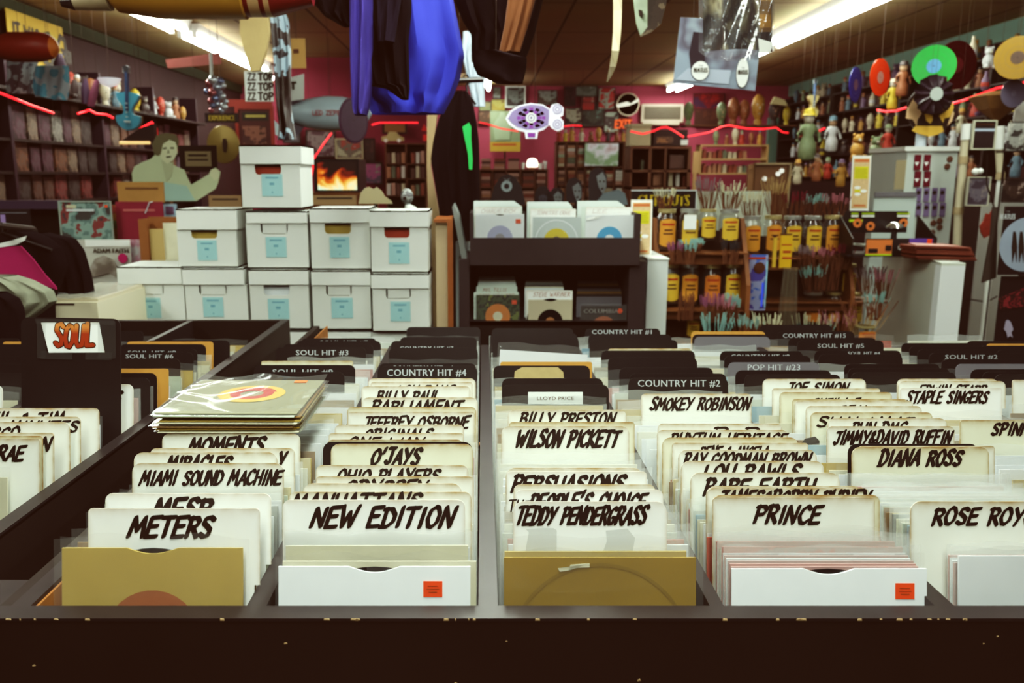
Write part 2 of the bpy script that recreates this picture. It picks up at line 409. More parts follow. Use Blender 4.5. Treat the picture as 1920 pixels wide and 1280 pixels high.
# ---------------------------------------------------------------- record bins
RIM = .962
LEAN = math.radians(10.5)
def Dt(Y): return .313 + (Y - .795) * .042
def Ysolve(py, lo=.6, hi=2.3):
    for _ in range(40):
        m = (lo + hi) / 2
        if pyof(0, m, CZ - Dt(m)) > py: lo = m
        else: hi = m
    return (lo + hi) / 2
BF, BB_ = .707, 2.24                     # main bin front and back
DIV = [-.425, -.208, .005, .2155, .425, .637, .85, 1.065, 1.29]
LIM = {'A': (0, 1), 'B': (1, 2), 'C': (2, 3), 'D': (3, 4), 'E': (4, 5), 'F': (5, 6), 'G': (6, 7), 'H': (7, 8)}
def main_bin():
    t = thing('record_bin', 'long black painted wooden bin of singles with worn front edge, divided into columns', 'record bin', (.3, 1.45, 0))
    x0, x1 = DIV[0] - .02, 1.31
    part('front_panel', MB().box(x0, x1, BF - .004, BF + .014, .0, RIM - .003), M_wood_black, t)
    rim = MB().box(x0 - .04, x1, BF - .005, BF + .018, RIM - .003, RIM)
    part('front_rim', rim, M_wood_rim, t)
    ch = MB(); rr = random.Random(3)
    for i in range(46):                                            # chips of bare wood along the worn edge
        x = rr.uniform(x0, .95); w = rr.uniform(.0008, .006); h = rr.uniform(.0005, .0016)
        ch.prism([(x, RIM - .0005 - h), (x + w, RIM - .001 - h * .7), (x + w * .9, RIM - .0002), (x + w * .1, RIM)], BF - .0056, BF - .004)
    for i in range(20):
        x = rr.uniform(x0, .95); z = rr.uniform(RIM - .1, RIM - .008); w = rr.uniform(.0008, .0035)
        ch.prism([(x, z), (x + w, z + .0006), (x + w * .7, z + w * .6), (x, z + .0012)], BF - .0048, BF - .0035)
    part('chipped_paint', ch, M_grain, t)
    for i, x in enumerate(DIV):
        hw = .0065 if i == 3 else .009
        p = MB().prism([(BF + .018, .60), (BB_, .60), (BB_, RIM - .055), (2.05, RIM - .05), (1.95, RIM), (BF + .018, RIM)], x - hw, x + hw, 'x')
        part('partition', p, [M_wood_rim], t)
        if i == 0:
            part('inner_lining', MB().box(x + .0095, x + .012, BF + .02, BB_, .62, RIM - .004), M_rawwood, t)
    part('back_panel', MB().box(x0, x1, BB_, BB_ + .018, .0, RIM - .06), M_wood_black, t)
    part('floor_board', MB().box(x0, x1, BF + .018, BB_, .60, .615), M_wood_black, t)
    part('side_panel', MB().box(x0 - .004, x0 + .010, BF, BB_, 0, RIM - .004), M_wood_black, t)
    part('wood_dowel', MB().tube([(.0055, 1.22, RIM - .006), (-.0055, 1.22, RIM - .004)], .003, 6), M_rawwood, t)
    g = thing('corner_block', 'low black board filling the gap between the two record bins', 'board', (-.5, .8, 0))
    part('top', MB().box(-.528, -.452, .6, .80, RIM - .03, RIM - .012), M_wood_rim, g)
    part('panel', MB().box(-.528, -.452, .6, .615, 0, RIM - .03), M_wood_black, g)
    l = thing('record_bin', 'black record bin at the left, holding soul singles', 'record bin', (-1.0, 1.4, 0))
    part('side_panel', MB().box(-.548, -.532, .45, 2.3, 0, RIM), M_wood_black, l)
    part('side_rim', MB().box(-.550, -.530, .45, 2.3, RIM, RIM + .003), M_wood_rim, l)
    part('partition', MB().box(-.806, -.792, .45, 2.3, .6, RIM), M_wood_rim, l)
    part('partition', MB().box(-1.225, -1.209, .45, 2.3, 0, RIM), M_wood_rim, l)
    part('partition', MB().box(-1.013, -1.001, .45, 2.3, .6, RIM), M_wood_rim, l)
    part('floor_board', MB().box(-1.209, -.548, .45, 2.3, .60, .615), M_wood_black, l)
    part('back_panel', MB().box(-1.225, -.532, 2.3, 2.318, 0, RIM), M_wood_black, l)
main_bin()
COLS = {'A': (-.316, 'first column of the main bin'), 'B': (-.102, 'second column of the main bin'),
        'C': (.1115, 'third column of the main bin'), 'D': (.319, 'fourth column of the main bin'),
        'E': (.531, 'fifth column of the main bin'), 'F': (.743, 'sixth column of the main bin'), 'G': (.955, 'seventh column of the main bin'),
        'H': (1.177, 'eighth column of the main bin'),
        'L': (-.677, 'last column of the left bin'), 'K': (-.903, 'second column of the left bin'), 'J': (-1.111, 'first column of the left bin')}
# (column, left px, right px, top px, kind, text, text left, text right, text top offset, text height, pen)   kinds: w white c cream b bright k black o orange g grey
CARDS = [
 ('A',165,487,953,'b','METERS',240,400,14,38),('A',197,508,925,'b','MFSB',283,398,10,40),
 ('A',248,532,868,'w','MIAMI SOUND MACHINE',262,529,14,26),('A',245,520,848,'w','MIRACLES',308,430,7,28),
 ('A',282,553,840,'w','Y',518,534,10,28),('A',300,563,812,'w','MOMENTS',350,495,8,28),
 ('A',480,646,697,'k',''),('A',476,666,684,'k','SOUL HIT #9',511,624,8,12),('A',490,662,676,'c',''),
 ('A',517,686,651,'k','SOUL HIT #3',555,653,5,11),('A',530,700,645,'k',''),('A',555,714,639,'k',''),('A',565,706,634,'k','SOUL HIT #7',600,690,4,8),
 ('B',530,872,937,'b','NEW EDITION',582,854,14,36),('B',542,884,922,'w','MANHATTANS',545,790,4,30),('B',568,866,906,'w',''),
 ('B',592,888,893,'w','ODYSSEY',645,802,8,26),('B',592,878,872,'w','OHIO PLAYERS',630,825,8,24),('B',620,887,832,'c',"O'JAYS",694,788,9,29),
 ('B',600,886,828,'k',''),('B',613,868,824,'c',''),('B',614,870,812,'w','ONE WAY',650,795,8,20),('B',624,870,796,'w','ORIGINALS',680,810,8,20),
 ('B',652,890,772,'w','JEFFREY OSBORNE',680,880,9,22),('B',648,893,763,'c',''),('B',678,896,745,'w','PARLIAMENT',695,868,6,22),
 ('B',674,882,724,'w','BILLY PAUL',703,822,9,20),('B',695,886,716,'w','LOU RAMS',745,855,6,14),('B',690,892,709,'w',''),
 ('B',708,895,686,'k','COUNTRY HIT #4',726,874,6,14),('B',710,893,681,'k','COUNTRY HIT #6',735,850,4,12),
 ('B',729,896,652,'k',''),('B',733,893,639,'k','COUNTRY HIT #7',750,850,10,9),('B',750,894,632,'k',''),('B',762,901,613,'k',''),
 ('C',962,1250,940,'b','TEDDY PENDERGRASS',966,1212,10,32),('C',966,1244,918,'b',"PEOPLE'S CHOICE",990,1210,7,32),('C',963,1229,908,'w',''),
 ('C',950,1213,884,'b','PERSUASIONS',958,1172,8,30),('C',948,1205,877,'w',''),('C',940,1180,799,'w','WILSON PICKETT',966,1160,8,30),
 ('C',955,1190,791,'c',''),('C',952,1175,768,'w','BILLY PRESTON',973,1154,6,22),('C',941,1143,721,'k',''),('C',941,1131,709,'k',''),
 ('C',925,1106,685,'k',''),('C',938,1110,678,'o',''),('C',924,1089,647,'k',''),('C',922,1086,640,'k',''),('C',919,1085,631,'k',''),('C',919,1083,625,'k',''),('C',922,1075,615,'k',''),
 ('D',1336,1640,932,'w','PRINCE',1412,1540,16,32),('D',1338,1650,928,'c',''),('D',1325,1631,915,'w','JAMES&BOBBY PURIFY',1345,1630,4,30),
 ('D',1324,1618,911,'w',''),('D',1291,1574,886,'w','RARE EARTH',1316,1526,11,30),('D',1275,1545,864,'w','LOU RAWLS',1315,1500,8,28),
 ('D',1272,1532,843,'w','RAY GOODMAN BROWN',1280,1520,6,24),('D',1260,1515,830,'w','RENE & ANGELA',1310,1440,7,20),('D',1240,1497,820,'c',''),
 ('D',1232,1477,806,'w','RHYTHM HERITAGE',1255,1475,6,22),('D',1233,1466,794,'w','R B',1335,1430,7,18),('D',1202,1409,738,'w','SMOKEY ROBINSON',1218,1407,8,22),
 ('D',1178,1365,708,'k','COUNTRY HIT #2',1196,1350,4,14),('D',1180,1362,700,'k',''),('D',1161,1337,689,'k',''),('D',1140,1307,670,'k',''),
 ('D',1127,1303,657,'k',''),('D',1140,1297,653,'c',''),('D',1105,1270,637,'k',''),('D',1103,1259,627,'k',''),('D',1097,1238,616,'k','COUNTRY HIT #1',1110,1222,2,9),
 ('E',1707,1990,940,'w','ROSE ROYCE',1746,1962,13,30),('E',1597,1855,838,'c','DIANA ROSS',1646,1804,6,28),('E',1610,1866,836,'w',''),('E',1590,1836,832,'k',''),
 ('E',1550,1790,799,'w','JIMMY&DAVID RUFFIN',1562,1784,9,24),('E',1552,1776,784,'w','RUN DMC',1595,1700,8,20),('E',1520,1748,773,'c','SHALAMAR',1531,1720,9,18),
 ('E',1511,1728,761,'w',''),('E',1490,1712,751,'w','SEAL',1572,1632,9,16),('E',1486,1700,748,'c',''),('E',1462,1672,735,'c','SHEILA E',1522,1612,12,16),
 ('E',1448,1650,728,'w',''),('E',1430,1624,710,'w','JOE SIMON',1475,1592,7,18),('E',1396,1580,702,'k',''),('E',1379,1561,694,'k',''),
 ('E',1365,1536,679,'g','POP HIT #23',1402,1500,4,12),('E',1358,1520,667,'k',''),('E',1350,1505,658,'k','COUNTRY HIT #8',1371,1480,6,10),
 ('E',1302,1444,631,'g',''),('E',1298,1440,627,'k',''),('E',1296,1435,621,'o',''),
 ('F',1800,2040,787,'c','SPINNERS',1858,1975,6,22),('F',1688,1883,727,'b','STAPLE SINGERS',1700,1854,6,22),('F',1684,1886,714,'w','EDWIN STARR',1722,1850,8,16),
 ('F',1682,1871,710,'w',''),('F',1596,1795,698,'k',''),('F',1590,1781,690,'k',''),('F',1583,1762,682,'k',''),('F',1535,1695,664,'k',''),
 ('F',1527,1690,657,'k','SOUL HIT #4',1590,1650,2,7),('F',1495,1657,638,'k','SOUL HIT #5',1533,1620,6,9),('F',1478,1643,633,'k',''),
 ('F',1458,1602,621,'k','COUNTRY HIT #15',1468,1586,4,9),('F',1425,1560,609,'k',''),
 ('G',1898,2100,712,'w',''),('G',1865,2060,702,'k',''),('G',1842,2030,697,'k',''),('G',1820,2010,692,'k',''),('G',1792,1988,682,'g',''),
 ('G',1765,1955,673,'k',''),('G',1742,1925,662,'k','SOUL HIT #2',1772,1870,3,9),('G',1720,1885,655,'k',''),('G',1705,1870,649,'k',''),('G',1690,1842,643,'k',''),('H',1868,2030,656,'k',''),('H',1836,1990,648,'k',''),('H',1850,2000,644,'o',''),('H',1812,1960,639,'k',''),
 ('L',50,250,720,'b','SERGIO MENDES',60,228,12,24),('L',-60,186,765,'w','NEIL & TIM',-40,122,8,22),('L',-98,151,781,'w','AND MINUTES',-60,152,8,20),
 ('L',-124,131,791,'w','MARCO',-60,38,10,22),('L',-165,101,811,'w','HAMILTON',-60,98,10,24),('L',-172,80,817,'c',''),('L',-190,75,822,'w','BAILEY RAE',-110,46,14,26),
 ('L',93,281,708,'k',''),('L',110,294,699,'k',''),('L',138,316,691,'o',''),('L',164,338,672,'k',''),('L',193,362,660,'k','SOUL HIT #6',236,325,4,8),
 ('L',204,370,654,'k','SOUL HIT #8',240,330,3,8),('L',225,386,645,'k',''),('L',238,400,640,'o',''),('L',275,431,638,'k',''),
 ('K',-190,5,722,'b',''),('K',-30,135,652,'k',''),('K',-20,142,645,'k',''),('K',5,160,640,'o',''),('K',-60,115,668,'k',''),('K',-80,95,682,'k',''),
 ('K',70,225,632,'k',''),('K',118,269,620,'k',''),('K',-120,70,700,'k',''),
 ('J',-190,-20,660,'k',''),('J',-120,38,634,'k',''),
]
def rrect(w, h, r, x=0, n=4, z0=0):
    o = [(x - w / 2, z0), (x + w / 2, z0)]
    for cx, a0 in ((w / 2 - r, 0), (-w / 2 + r, math.pi / 2)):
        for j in range(n + 1):
            t = a0 + math.pi / 2 * j / n
            o.append((x + cx + r * math.cos(t), z0 + h - r + r * math.sin(t)))
    return o
NAMEK = {'w': 'white', 'c': 'yellowed', 'b': 'bright white', 'k': 'black', 'o': 'orange', 'g': 'grey'}
MATK = {'w': M_card[0], 'c': M_card[1], 'b': M_card[2], 'k': M_blackcard, 'o': M_orangecard, 'g': M_greycard}
CH = .205
cardY = {c: [] for c in COLS}; darkY = {c: [] for c in COLS}
count = {}
NTH = ['frontmost', 'second', 'third', 'fourth', 'fifth', 'sixth', 'seventh', 'eighth', 'ninth', 'tenth', 'eleventh', 'twelfth', 'thirteenth', 'fourteenth']
def nth(i):
    return NTH[i] if i < len(NTH) else '%d%s' % (i + 1, {1: 'st', 2: 'nd', 3: 'rd'}.get((i + 1) % 10 if (i + 1) % 100 not in (11, 12, 13) else 0, 'th'))
def add_card(c, xl, xr, yt, kd, text='', tx0=0, tx1=0, to=0, thh=0):
    Y = Ysolve(yt)
    z = CZ - Dt(Y)
    a = W((xl + xr) / 2, yt, Y)
    sc = (a - W((xl + xr) / 2 + 1, yt, Y)).length                 # metres per pixel there
    w = (xr - xl) * sc
    cx = a.x
    inner = None
    if c in LIM:
        lo, hi = DIV[LIM[c][0]] + (.0135 if c == 'A' else .0105), DIV[LIM[c][1]] - (.0075 if c == 'C' else .0105)
        if cx - w / 2 < lo or cx + w / 2 > hi:
            n0, n1 = max(cx - w / 2, lo), min(cx + w / 2, hi)
            if max(lo - cx + w / 2, cx + w / 2 - hi) < .004: cx, w = (n0 + n1) / 2, n1 - n0
            else: inner = (n0 - cx, n1 - cx)
    base = Vector((cx, Y - CH * math.sin(LEAN), z - CH * math.cos(LEAN)))
    dark = kd in 'kg'
    key = (c, dark)
    n = count.get(key, 0); count[key] = n + 1
    has = 'lettered' if text else 'blank'
    if text and dark:
        label = 'black divider card printed %s in silver, in the %s' % (text, COLS[c][1])
        if kd == 'g': label = label.replace('black', 'grey')
    elif dark:
        label = 'blank %s divider, %s dark card from front, %s' % (NAMEK[kd], nth(n), COLS[c][1])
    elif text:
        label = '%s card brushed with black capitals, %s pale card, %s' % (NAMEK[kd], nth(n), COLS[c][1])
    else:
        label = '%s blank divider, %s pale card, %s' % (NAMEK[kd], nth(n), COLS[c][1])
    label = ' '.join(label.split()[:16])
    rt = thing('divider_card', label, 'divider card', base, 'divider cards in the bins', (-LEAN, 0, math.radians(R.uniform(-.25, .25))))
    rad = .011 if dark else R.choice([.004, .007, .010])
    ol = rrect(w, CH, rad)
    if inner:                                                      # wide-shouldered card: narrower below the bin's rim
        hs = CH - (.388 - Dt(Y)) / math.cos(LEAN) + .004
        ol = [(inner[0], 0), (inner[1], 0), (inner[1], hs)] + ([(w / 2, hs)] if inner[1] < w / 2 - 1e-4 else []) + ol[2:] + ([(-w / 2, hs)] if inner[0] > -w / 2 + 1e-4 else []) + [(inner[0], hs)]
    mb = MB().prism(ol, 0, .0011)
    part('card', mb, MATK[kd], rt, local=True)
    if text:
        u0, u1 = (tx0 - (xl + xr) / 2) * sc, (tx1 - (xl + xr) / 2) * sc
        hh = thh * sc * 1.0; zt = CH - to * sc
        u0, u1 = max(u0, -w / 2 + .001), min(u1, w / 2 - .001)
        if dark:
            part('lettering', printed(MB(), text, u0, u1, zt - hh, hh, -.0005, .02), M_sil, rt, local=True)
        else:
            part('lettering', brush(MB(), text, u0, u1, zt - hh, hh, -.0006, pen=.155 if len(text) < 13 else .14, slant=.34), M_ink, rt, local=True)
    cardY[c].append((Y, cx))
    if dark: darkY[c].append(Y)
    return rt, w, base, sc
for cd in CARDS:
    rt, w, base, sc = add_card(*cd)
    key = cd[:4]
    if key == ('C', 941, 1143, 721):
        rt['label'] = 'black divider with a typed white name strip, third column of the main bin'
        lab = part('name_strip', MB().box(-.045, .045, -.0012, -.0003, CH - .032, CH - .012), mat('strip_paper', (.72, .77, .74), .5), rt, local=True)
        part('lettering', printed(MB(), 'LLOYD PRICE', -.030, .030, CH - .0250, .0055, -.0015, .02), mat('typed_ink', (.12, .05, .04), .6), lab, local=True)
    elif key == ('C', 925, 1106, 685):
        rt['label'] = 'black divider with a torn tan paper patch, third column of the main bin'
        part('tan_patch', MB().prism([(-.052, CH - .034), (.042, CH - .034), (.040, CH - .012), (.030, CH - .003), (-.036, CH - .003), (-.050, CH - .011)], -.0012, -.0003), M_tan, rt, local=True)
    elif key == ('C', 966, 1244, 918):
        part('lettering', brush(MB(), 'THE', -.083, -.060, CH - .022, .012, -.0007, pen=.1), M_ink, rt, local=True)
    elif key == ('E', 1520, 1748, 773):
        part('black_tape', MB().prism([(-.098, CH - .058), (-.074, CH - .055), (-.074, CH - .040), (-.080, CH - .034), (-.094, CH - .037), (-.100, CH - .044)], -.0012, -.0003), M_ink, rt, local=True)
# the tall SOUL header card
def soul():
    Y = 1.335
    p0, p1 = W(30, 596, Y), W(212, 596, Y)
    w = p1.x - p0.x + .004; H = .335; cx = (p0.x + p1.x) / 2 + .004
    base = Vector((cx, Y - H * math.sin(LEAN * .8), p0.z - H * math.cos(LEAN * .8)))
    rt = thing('section_header', 'tall black header card with SOUL lettered on a taped white sign', 'sign', base, None, (-LEAN * .8, math.radians(1.0), 0))
    part('backing_card', MB().prism(rrect(w, H, .012), 0, .002), M_blackcard, rt, local=True)
    s = W(101, 596, Y).x - W(100, 596, Y).x
    x0, x1 = (67 - 122) * s, (186 - 122) * s
    z1, z0 = H - 7 * s, H - 67 * s
    sg = part('paper_sign', MB().prism([(x0, z1 - .002), (x0 + .012, z0 + .001), (x1, z0 + .003), (x1 - .009, z1)], -.0012, -.0004), M_card[2], rt, local=True)
    a = MB(); brush(a, 'SOUL', x0 + .022, x1 - .018, z0 + .012, .034, -.0016, pen=.135, slant=.05, jit=.03, nibr=1, rnd=random.Random(5))
    b = MB(); brush(b, 'SOUL', x0 + .022, x1 - .018, z0 + .012, .034, -.0022, pen=.095, slant=.05, jit=.03, nibr=1, rnd=random.Random(5))
    part('letter_outline', a, mat('dark_outline', (.05, .02, .01), .5), sg, local=True)
    mo = bpy.data.materials.new('orange_to_brown_ink'); mo.use_nodes = True; nt = mo.node_tree
    tc = nt.nodes.new('ShaderNodeTexCoord'); sp = nt.nodes.new('ShaderNodeSeparateXYZ'); rp = nt.nodes.new('ShaderNodeValToRGB')
    nt.links.new(tc.outputs['Generated'], sp.inputs[0]); nt.links.new(sp.outputs[2], rp.inputs[0])
    rp.color_ramp.elements[0].color = (.33, .045, .01, 1); rp.color_ramp.elements[0].position = .55
    rp.color_ramp.elements[1].color = (.62, .25, .07, 1); rp.color_ramp.elements[1].position = .8
    nt.links.new(rp.outputs[0], nt.nodes['Principled BSDF'].inputs['Base Color'])
    part('letters', b, mo, sg, local=True)
    for q in ((x0 - .008, x1 + .016, z1 - .004, z1 + .004), (x0 - .006, x0 + .008, z0 - .008, z1), (x1 - .010, x1 + .018, z0 - .006, z1 + .002), (x0, x0 + .05, z0 - .009, z0 + .004), (x1 - .03, x1 + .012, z0 - .009, z0 + .004)):
        part('clear_tape', MB().face([(q[0], -.0026, q[2]), (q[1], -.0026, q[2]), (q[1], -.0026, q[3]), (q[0], -.0026, q[3])]), M_tape, rt, local=True)
soul()
# ---------------------------------------------------------------- records
SW = .179
def sleeve_mesh(w, notch=False, hh=None):
    h = hh or w
    o = [(-w / 2, 0), (w / 2, 0), (w / 2, h)]
    if notch:
        for j in range(11):
            t = j / 10; x = .024 * (1 - 2 * t)
            o.append((x, h - .0055 * math.sin(math.pi * t)))
    o.append((-w / 2, h))
    return MB().prism(o, 0, .0022)
def plast(w, h, seed, amp=.0008):
    q = random.Random(seed); a, b, c = q.uniform(0, 6), q.uniform(0, 6), q.uniform(10, 22)
    return MB().grid(lambda u, v: ((u - .5) * w, -.0011 - amp * (1 + math.sin(a + u * c) * math.cos(b + v * 9)) * (.4 + v), v * h + (amp * 2.2 * math.sin(b + u * 13) if v > .99 else 0)), 14, 7)
SL = {k: mesh_of('sleeve', sleeve_mesh(SW - .001 * R.random() * 3), m) for k, m in M_paper.items()}
PL = [mesh_of('plastic', plast(.187, .1925, i), M_plastic if i % 2 else M_plastic2, True) for i in range(8)]
def record(x, Y, topD, paper, label, group, sticker=False, roll=0, pl=True):
    h = SW
    base = Vector((x, Y - h * math.sin(LEAN), CZ - topD - h * math.cos(LEAN)))
    rt = thing('record_single', label, 'record', base, group, (-LEAN, roll, math.radians(R.uniform(-.3, .3))))
    part('paper_sleeve', SL[paper], None, rt, local=True)
    if pl: part('plastic_sleeve', R.choice(PL), None, rt, local=True)
    return rt
total = 0
for c, (cx, phrase) in COLS.items():
    Y = {'L': .95, 'K': 1.15, 'J': 1.6, 'E': .79, 'F': 1.0, 'G': 1.25, 'H': 1.6}.get(c, .778)
    n = 0
    ys = sorted(y for y, _ in cardY[c])
    fronts = sorted(y - .0066 for y in sorted(darkY[c]) if y > 1.15 and not any(0 < y - q < .022 for q in ys))
    while Y < 2.17:
        hi_ = bool(fronts and fronts[0] <= Y)
        keep = Y
        if hi_: Y = fronts.pop(0)
        # place between cards only; dense just in front of the cards, as filed
        if all(Y - y > .0056 or y - Y > .0032 for y in ys):
            near = [p for p in cardY[c] if abs(p[0] - Y) < .12]
            x = cx + R.uniform(-.0022, .0022)
            z = CZ - Dt(Y) - .03
            e0, e1 = pxof(x - .093, Y, z), pxof(x + .093, Y, z)
            if e0 < 1915 and e1 > 4 and not (c == 'L' and Y > 2.12):
                wts = [('white', 9), ('cream', 7), ('green', 3), ('kraft', 3), ('brown', 3), ('red', 1), ('blue', 1), ('pink', 1), ('black', 1)]
                if c in 'LKJ': wts = [('cream', 9), ('kraft', 6), ('brown', 4), ('pink', 3), ('white', 3), ('green', 2), ('red', 1)]
                pk = R.choices([a for a, _ in wts], [b for _, b in wts])[0]
                n += 1; total += 1
                record(x, Y, Dt(Y) + (.035 if hi_ else .042) + R.uniform(-.003, .003), pk, '%s single in clear plastic, %s from front, %s' % ({'cream': 'cream', 'green': 'grey-green', 'kraft': 'tan', 'pink': 'pinkish'}.get(pk, pk), nth(n), phrase), 'singles filed in the bins', roll=R.uniform(-.004, .004))
        if hi_: Y = max(keep, Y + .0062); continue
        if c in 'DE' and Y < 1.0 or c in 'BC' and Y < .8: Y += .0075
        else: Y += .0185 + .075 * max(0, Y - .85)
print('records', total)
def front_record(x, Y, topD, w, paper, label, lab_mat, sticker=None, notch=True, pl=True, hole=True, col='A', dy=0, ph=None):
    base = Vector((x, Y - w * math.sin(LEAN), CZ - topD - w * math.cos(LEAN)))
    rt = thing('record_single', label, 'record', base, None, (-LEAN, 0, 0))
    part('paper_sleeve', sleeve_mesh(w, notch), M_paper[paper], rt, local=True)
    part('vinyl_disc', MB().lathe([(w / 2 - .0007, .0023), (w / 2 - .0007, .0037)], (0, 0, w / 2), 48, 'y'), M_vinyl, rt, True, local=True)
    if lab_mat: part('record_label', MB().ring((0, w / 2), .017, .045, -.0004, 30), lab_mat, rt, local=True)
    if sticker:
        s = part('price_sticker', MB().box(sticker[0], sticker[0] + .018, -.0006, -.0002, w - .0285, w - .0135), M_sticker, rt, local=True)
        t = MB()
        for k, (a, b) in enumerate(((.004, .0135), (.003, .015), (.005, .013))):
            t.box(sticker[0] + a, sticker[0] + b, -.0009, -.0007, w - .0185 - k * .0028, w - .0178 - k * .0028)
        part('small_print', t, M_inkred, s, local=True)
    if pl: part('plastic_sleeve', plast(w + .013, w + (ph or .008), 5, .0014), M_shiny, rt, True, local=True)
    return rt
def frontD(Y, py): return CZ - W(905, py, Y).z
def put_front(px0, px1, pytop, Y, *a, **k):
    p, q = W(px0, pytop, Y), W(px1, pytop, Y)
    return front_record((p.x + q.x) / 2, Y, CZ - p.z, q.x - p.x, *a, **k)
put_front(116, 455, 1027, .7455, 'kraft', 'gold-tan sleeved single at the very front of the leftmost column, in shiny plastic', mat('copper_label', (.38, .13, .05), .5, noise=.3), ph=.012)
put_front(522, 882, 1062, .748, 'white', 'white-sleeved single with an orange price sticker, front of the second column', None, sticker=(.046,), pl=False)
put_front(530, 893, 1052, .7535, 'cream', 'yellowed cream single showing just behind the front white one with the sticker', None, notch=False)
put_front(945, 1305, 1045, .755, 'mustard', 'mustard brown sleeved single with small red print, at the front of the middle column', None, notch=False)
put_front(1372, 1738, 1066, .748, 'white', 'white-sleeved single with a red price sticker, front of the fourth column', None, sticker=(.062,), pl=False)
put_front(1798, 2150, 1042, .755, 'white', 'pale white single with a black thumb notch, cut off by the right edge', None)
for o in [o for o in bpy.data.objects if o.name.startswith('record_single') and 'mustard' in o['label']]:
    part('lettering', printed(MB(), 'The Sound of', -.072, -.043, .128, .0045, -.0006, .03), mat('maroon_print', (.13, .01, .005), .5), o, local=True)
    part('disc_outline', MB().ring((0, .09), .0835, .0868, -.0005, 40, .2, 2.94), mat('pressed_mark', (.245, .155, .022), .5), o, local=True)
    part('torn_label', MB().prism([(-.040, .172), (-.010, .173), (-.010, .1765), (-.028, .1755), (-.030, .170), (-.038, .169)], -.0012, -.0004), M_paper['cream'], o, local=True)
# packed white singles behind the two right-hand fronts
k = 0
for col, x0, Y0, nn, dx in (('D', 1362, .751, 7, -.0018), ('E', 1785, .758, 4, -.002)):
    for i in range(nn):
        Y = Y0 + .003 + i * .0042
        p = W(x0 if col == 'E' else 1368, 1060, Y)
        if any(-.0032 < Y - y < .0056 for y, _ in cardY[col]): continue
        record(p.x + .0905 + dx * i, Y, frontD(.748, 1064) - .0008 * i, R.choice(['white', 'white', 'cream', 'pink']), 'pale single packed tight, %s behind the front one, %s' % (nth(i).replace('frontmost', 'first'), COLS[col][1]), 'singles packed at the front', pl=i % 2 == 0)
# slanted white single sticking up in the middle column
Y = Ysolve(662)
p = W(1010, 664, Y)
rt = thing('record_single', 'bright white single tilted up above its neighbours, in the middle column', 'record', (p.x, Y - .16 * math.sin(LEAN), p.z - .17), None, (-LEAN, math.radians(3.5), 0))
part('paper_sleeve', SL['white'], None, rt, local=True); part('plastic_sleeve', PL[1], None, rt, local=True)
# ---------------------------------------------------------------- stack of singles lying on the left column
THIN = {k: mesh_of('sleeve', MB().prism([(-.09, 0), (.09, 0), (.09, .18), (-.09, .18)], 0, .0011), M_paper[k]) for k in ('green', 'kraft', 'brown', 'cream', 'mustard')}
zt = CZ - .296; N = 12
for i in range(N):
    z = zt - .0023 * (N - i) - .0002
    x = -.3285 + R.uniform(-.005, .005); y = 1.056 + R.uniform(-.007, .005)
    top = i == N - 1
    lab = ('top single of the lying stack, grey-green sleeve with a yellow and red record label' if top else
           'flat-lying single in plastic, %s from the bottom of the stack' % nth(i).replace('frontmost', 'first'))
    rt = thing('record_single', lab, 'record', (x, y, z), None if top else 'singles lying in a stack', (-math.pi / 2, 0, math.radians(R.uniform(-1.2, 1.2))))
    # lying: local z -> world y, local y -> world -z (face -y looks up)
    rt.rotation_euler = (-math.pi / 2, 0, rt.rotation_euler.z)
    mm = THIN[['green', 'kraft', 'brown', 'cream', 'mustard'][i * 3 % 5]] if not top else mesh_of('sleeve', MB().prism([(-.091, 0), (.091, 0), (.091, .182), (-.091, .182)], 0, .0011), mat('sleeve_sage', (.24, .24, .16), .45, noise=.2, nscale=9))
    s = part('paper_sleeve', mm, None, rt, local=True)
    q = part('plastic_sleeve', mesh_of('plastic', plast(.190, .192, 40 + i, .0030 if top else .0002), M_shiny if top else M_plastic, True), None, rt, local=True)
    if top:
        part('record_label', MB().ring((.006, .1), .030, .046, -.0006, 36), mat('yellow_label', (.62, .42, .10), .5), rt, local=True)
        part('label_centre', MB().ring((.006, .1), .016, .030, -.0007, 30).ring((.006, .1), .030, .034, -.0008, 30, .3, 2.6), mat('red_label', (.42, .06, .06), .5), rt, local=True)
        part('price_sticker', MB().box(.05, .068, -.0012, -.0004, .164, .176), mat('bright_orange_sticker', (.85, .20, .04), .5), rt, local=True)
for o in bpy.data.objects:                                         # lying records: turn so that the printed face (local -y) looks up and the top edge lies away
    if o.name.startswith('record_single') and abs(o.rotation_euler.x + math.pi / 2) < .01:
        o.rotation_euler.x = -math.pi / 2
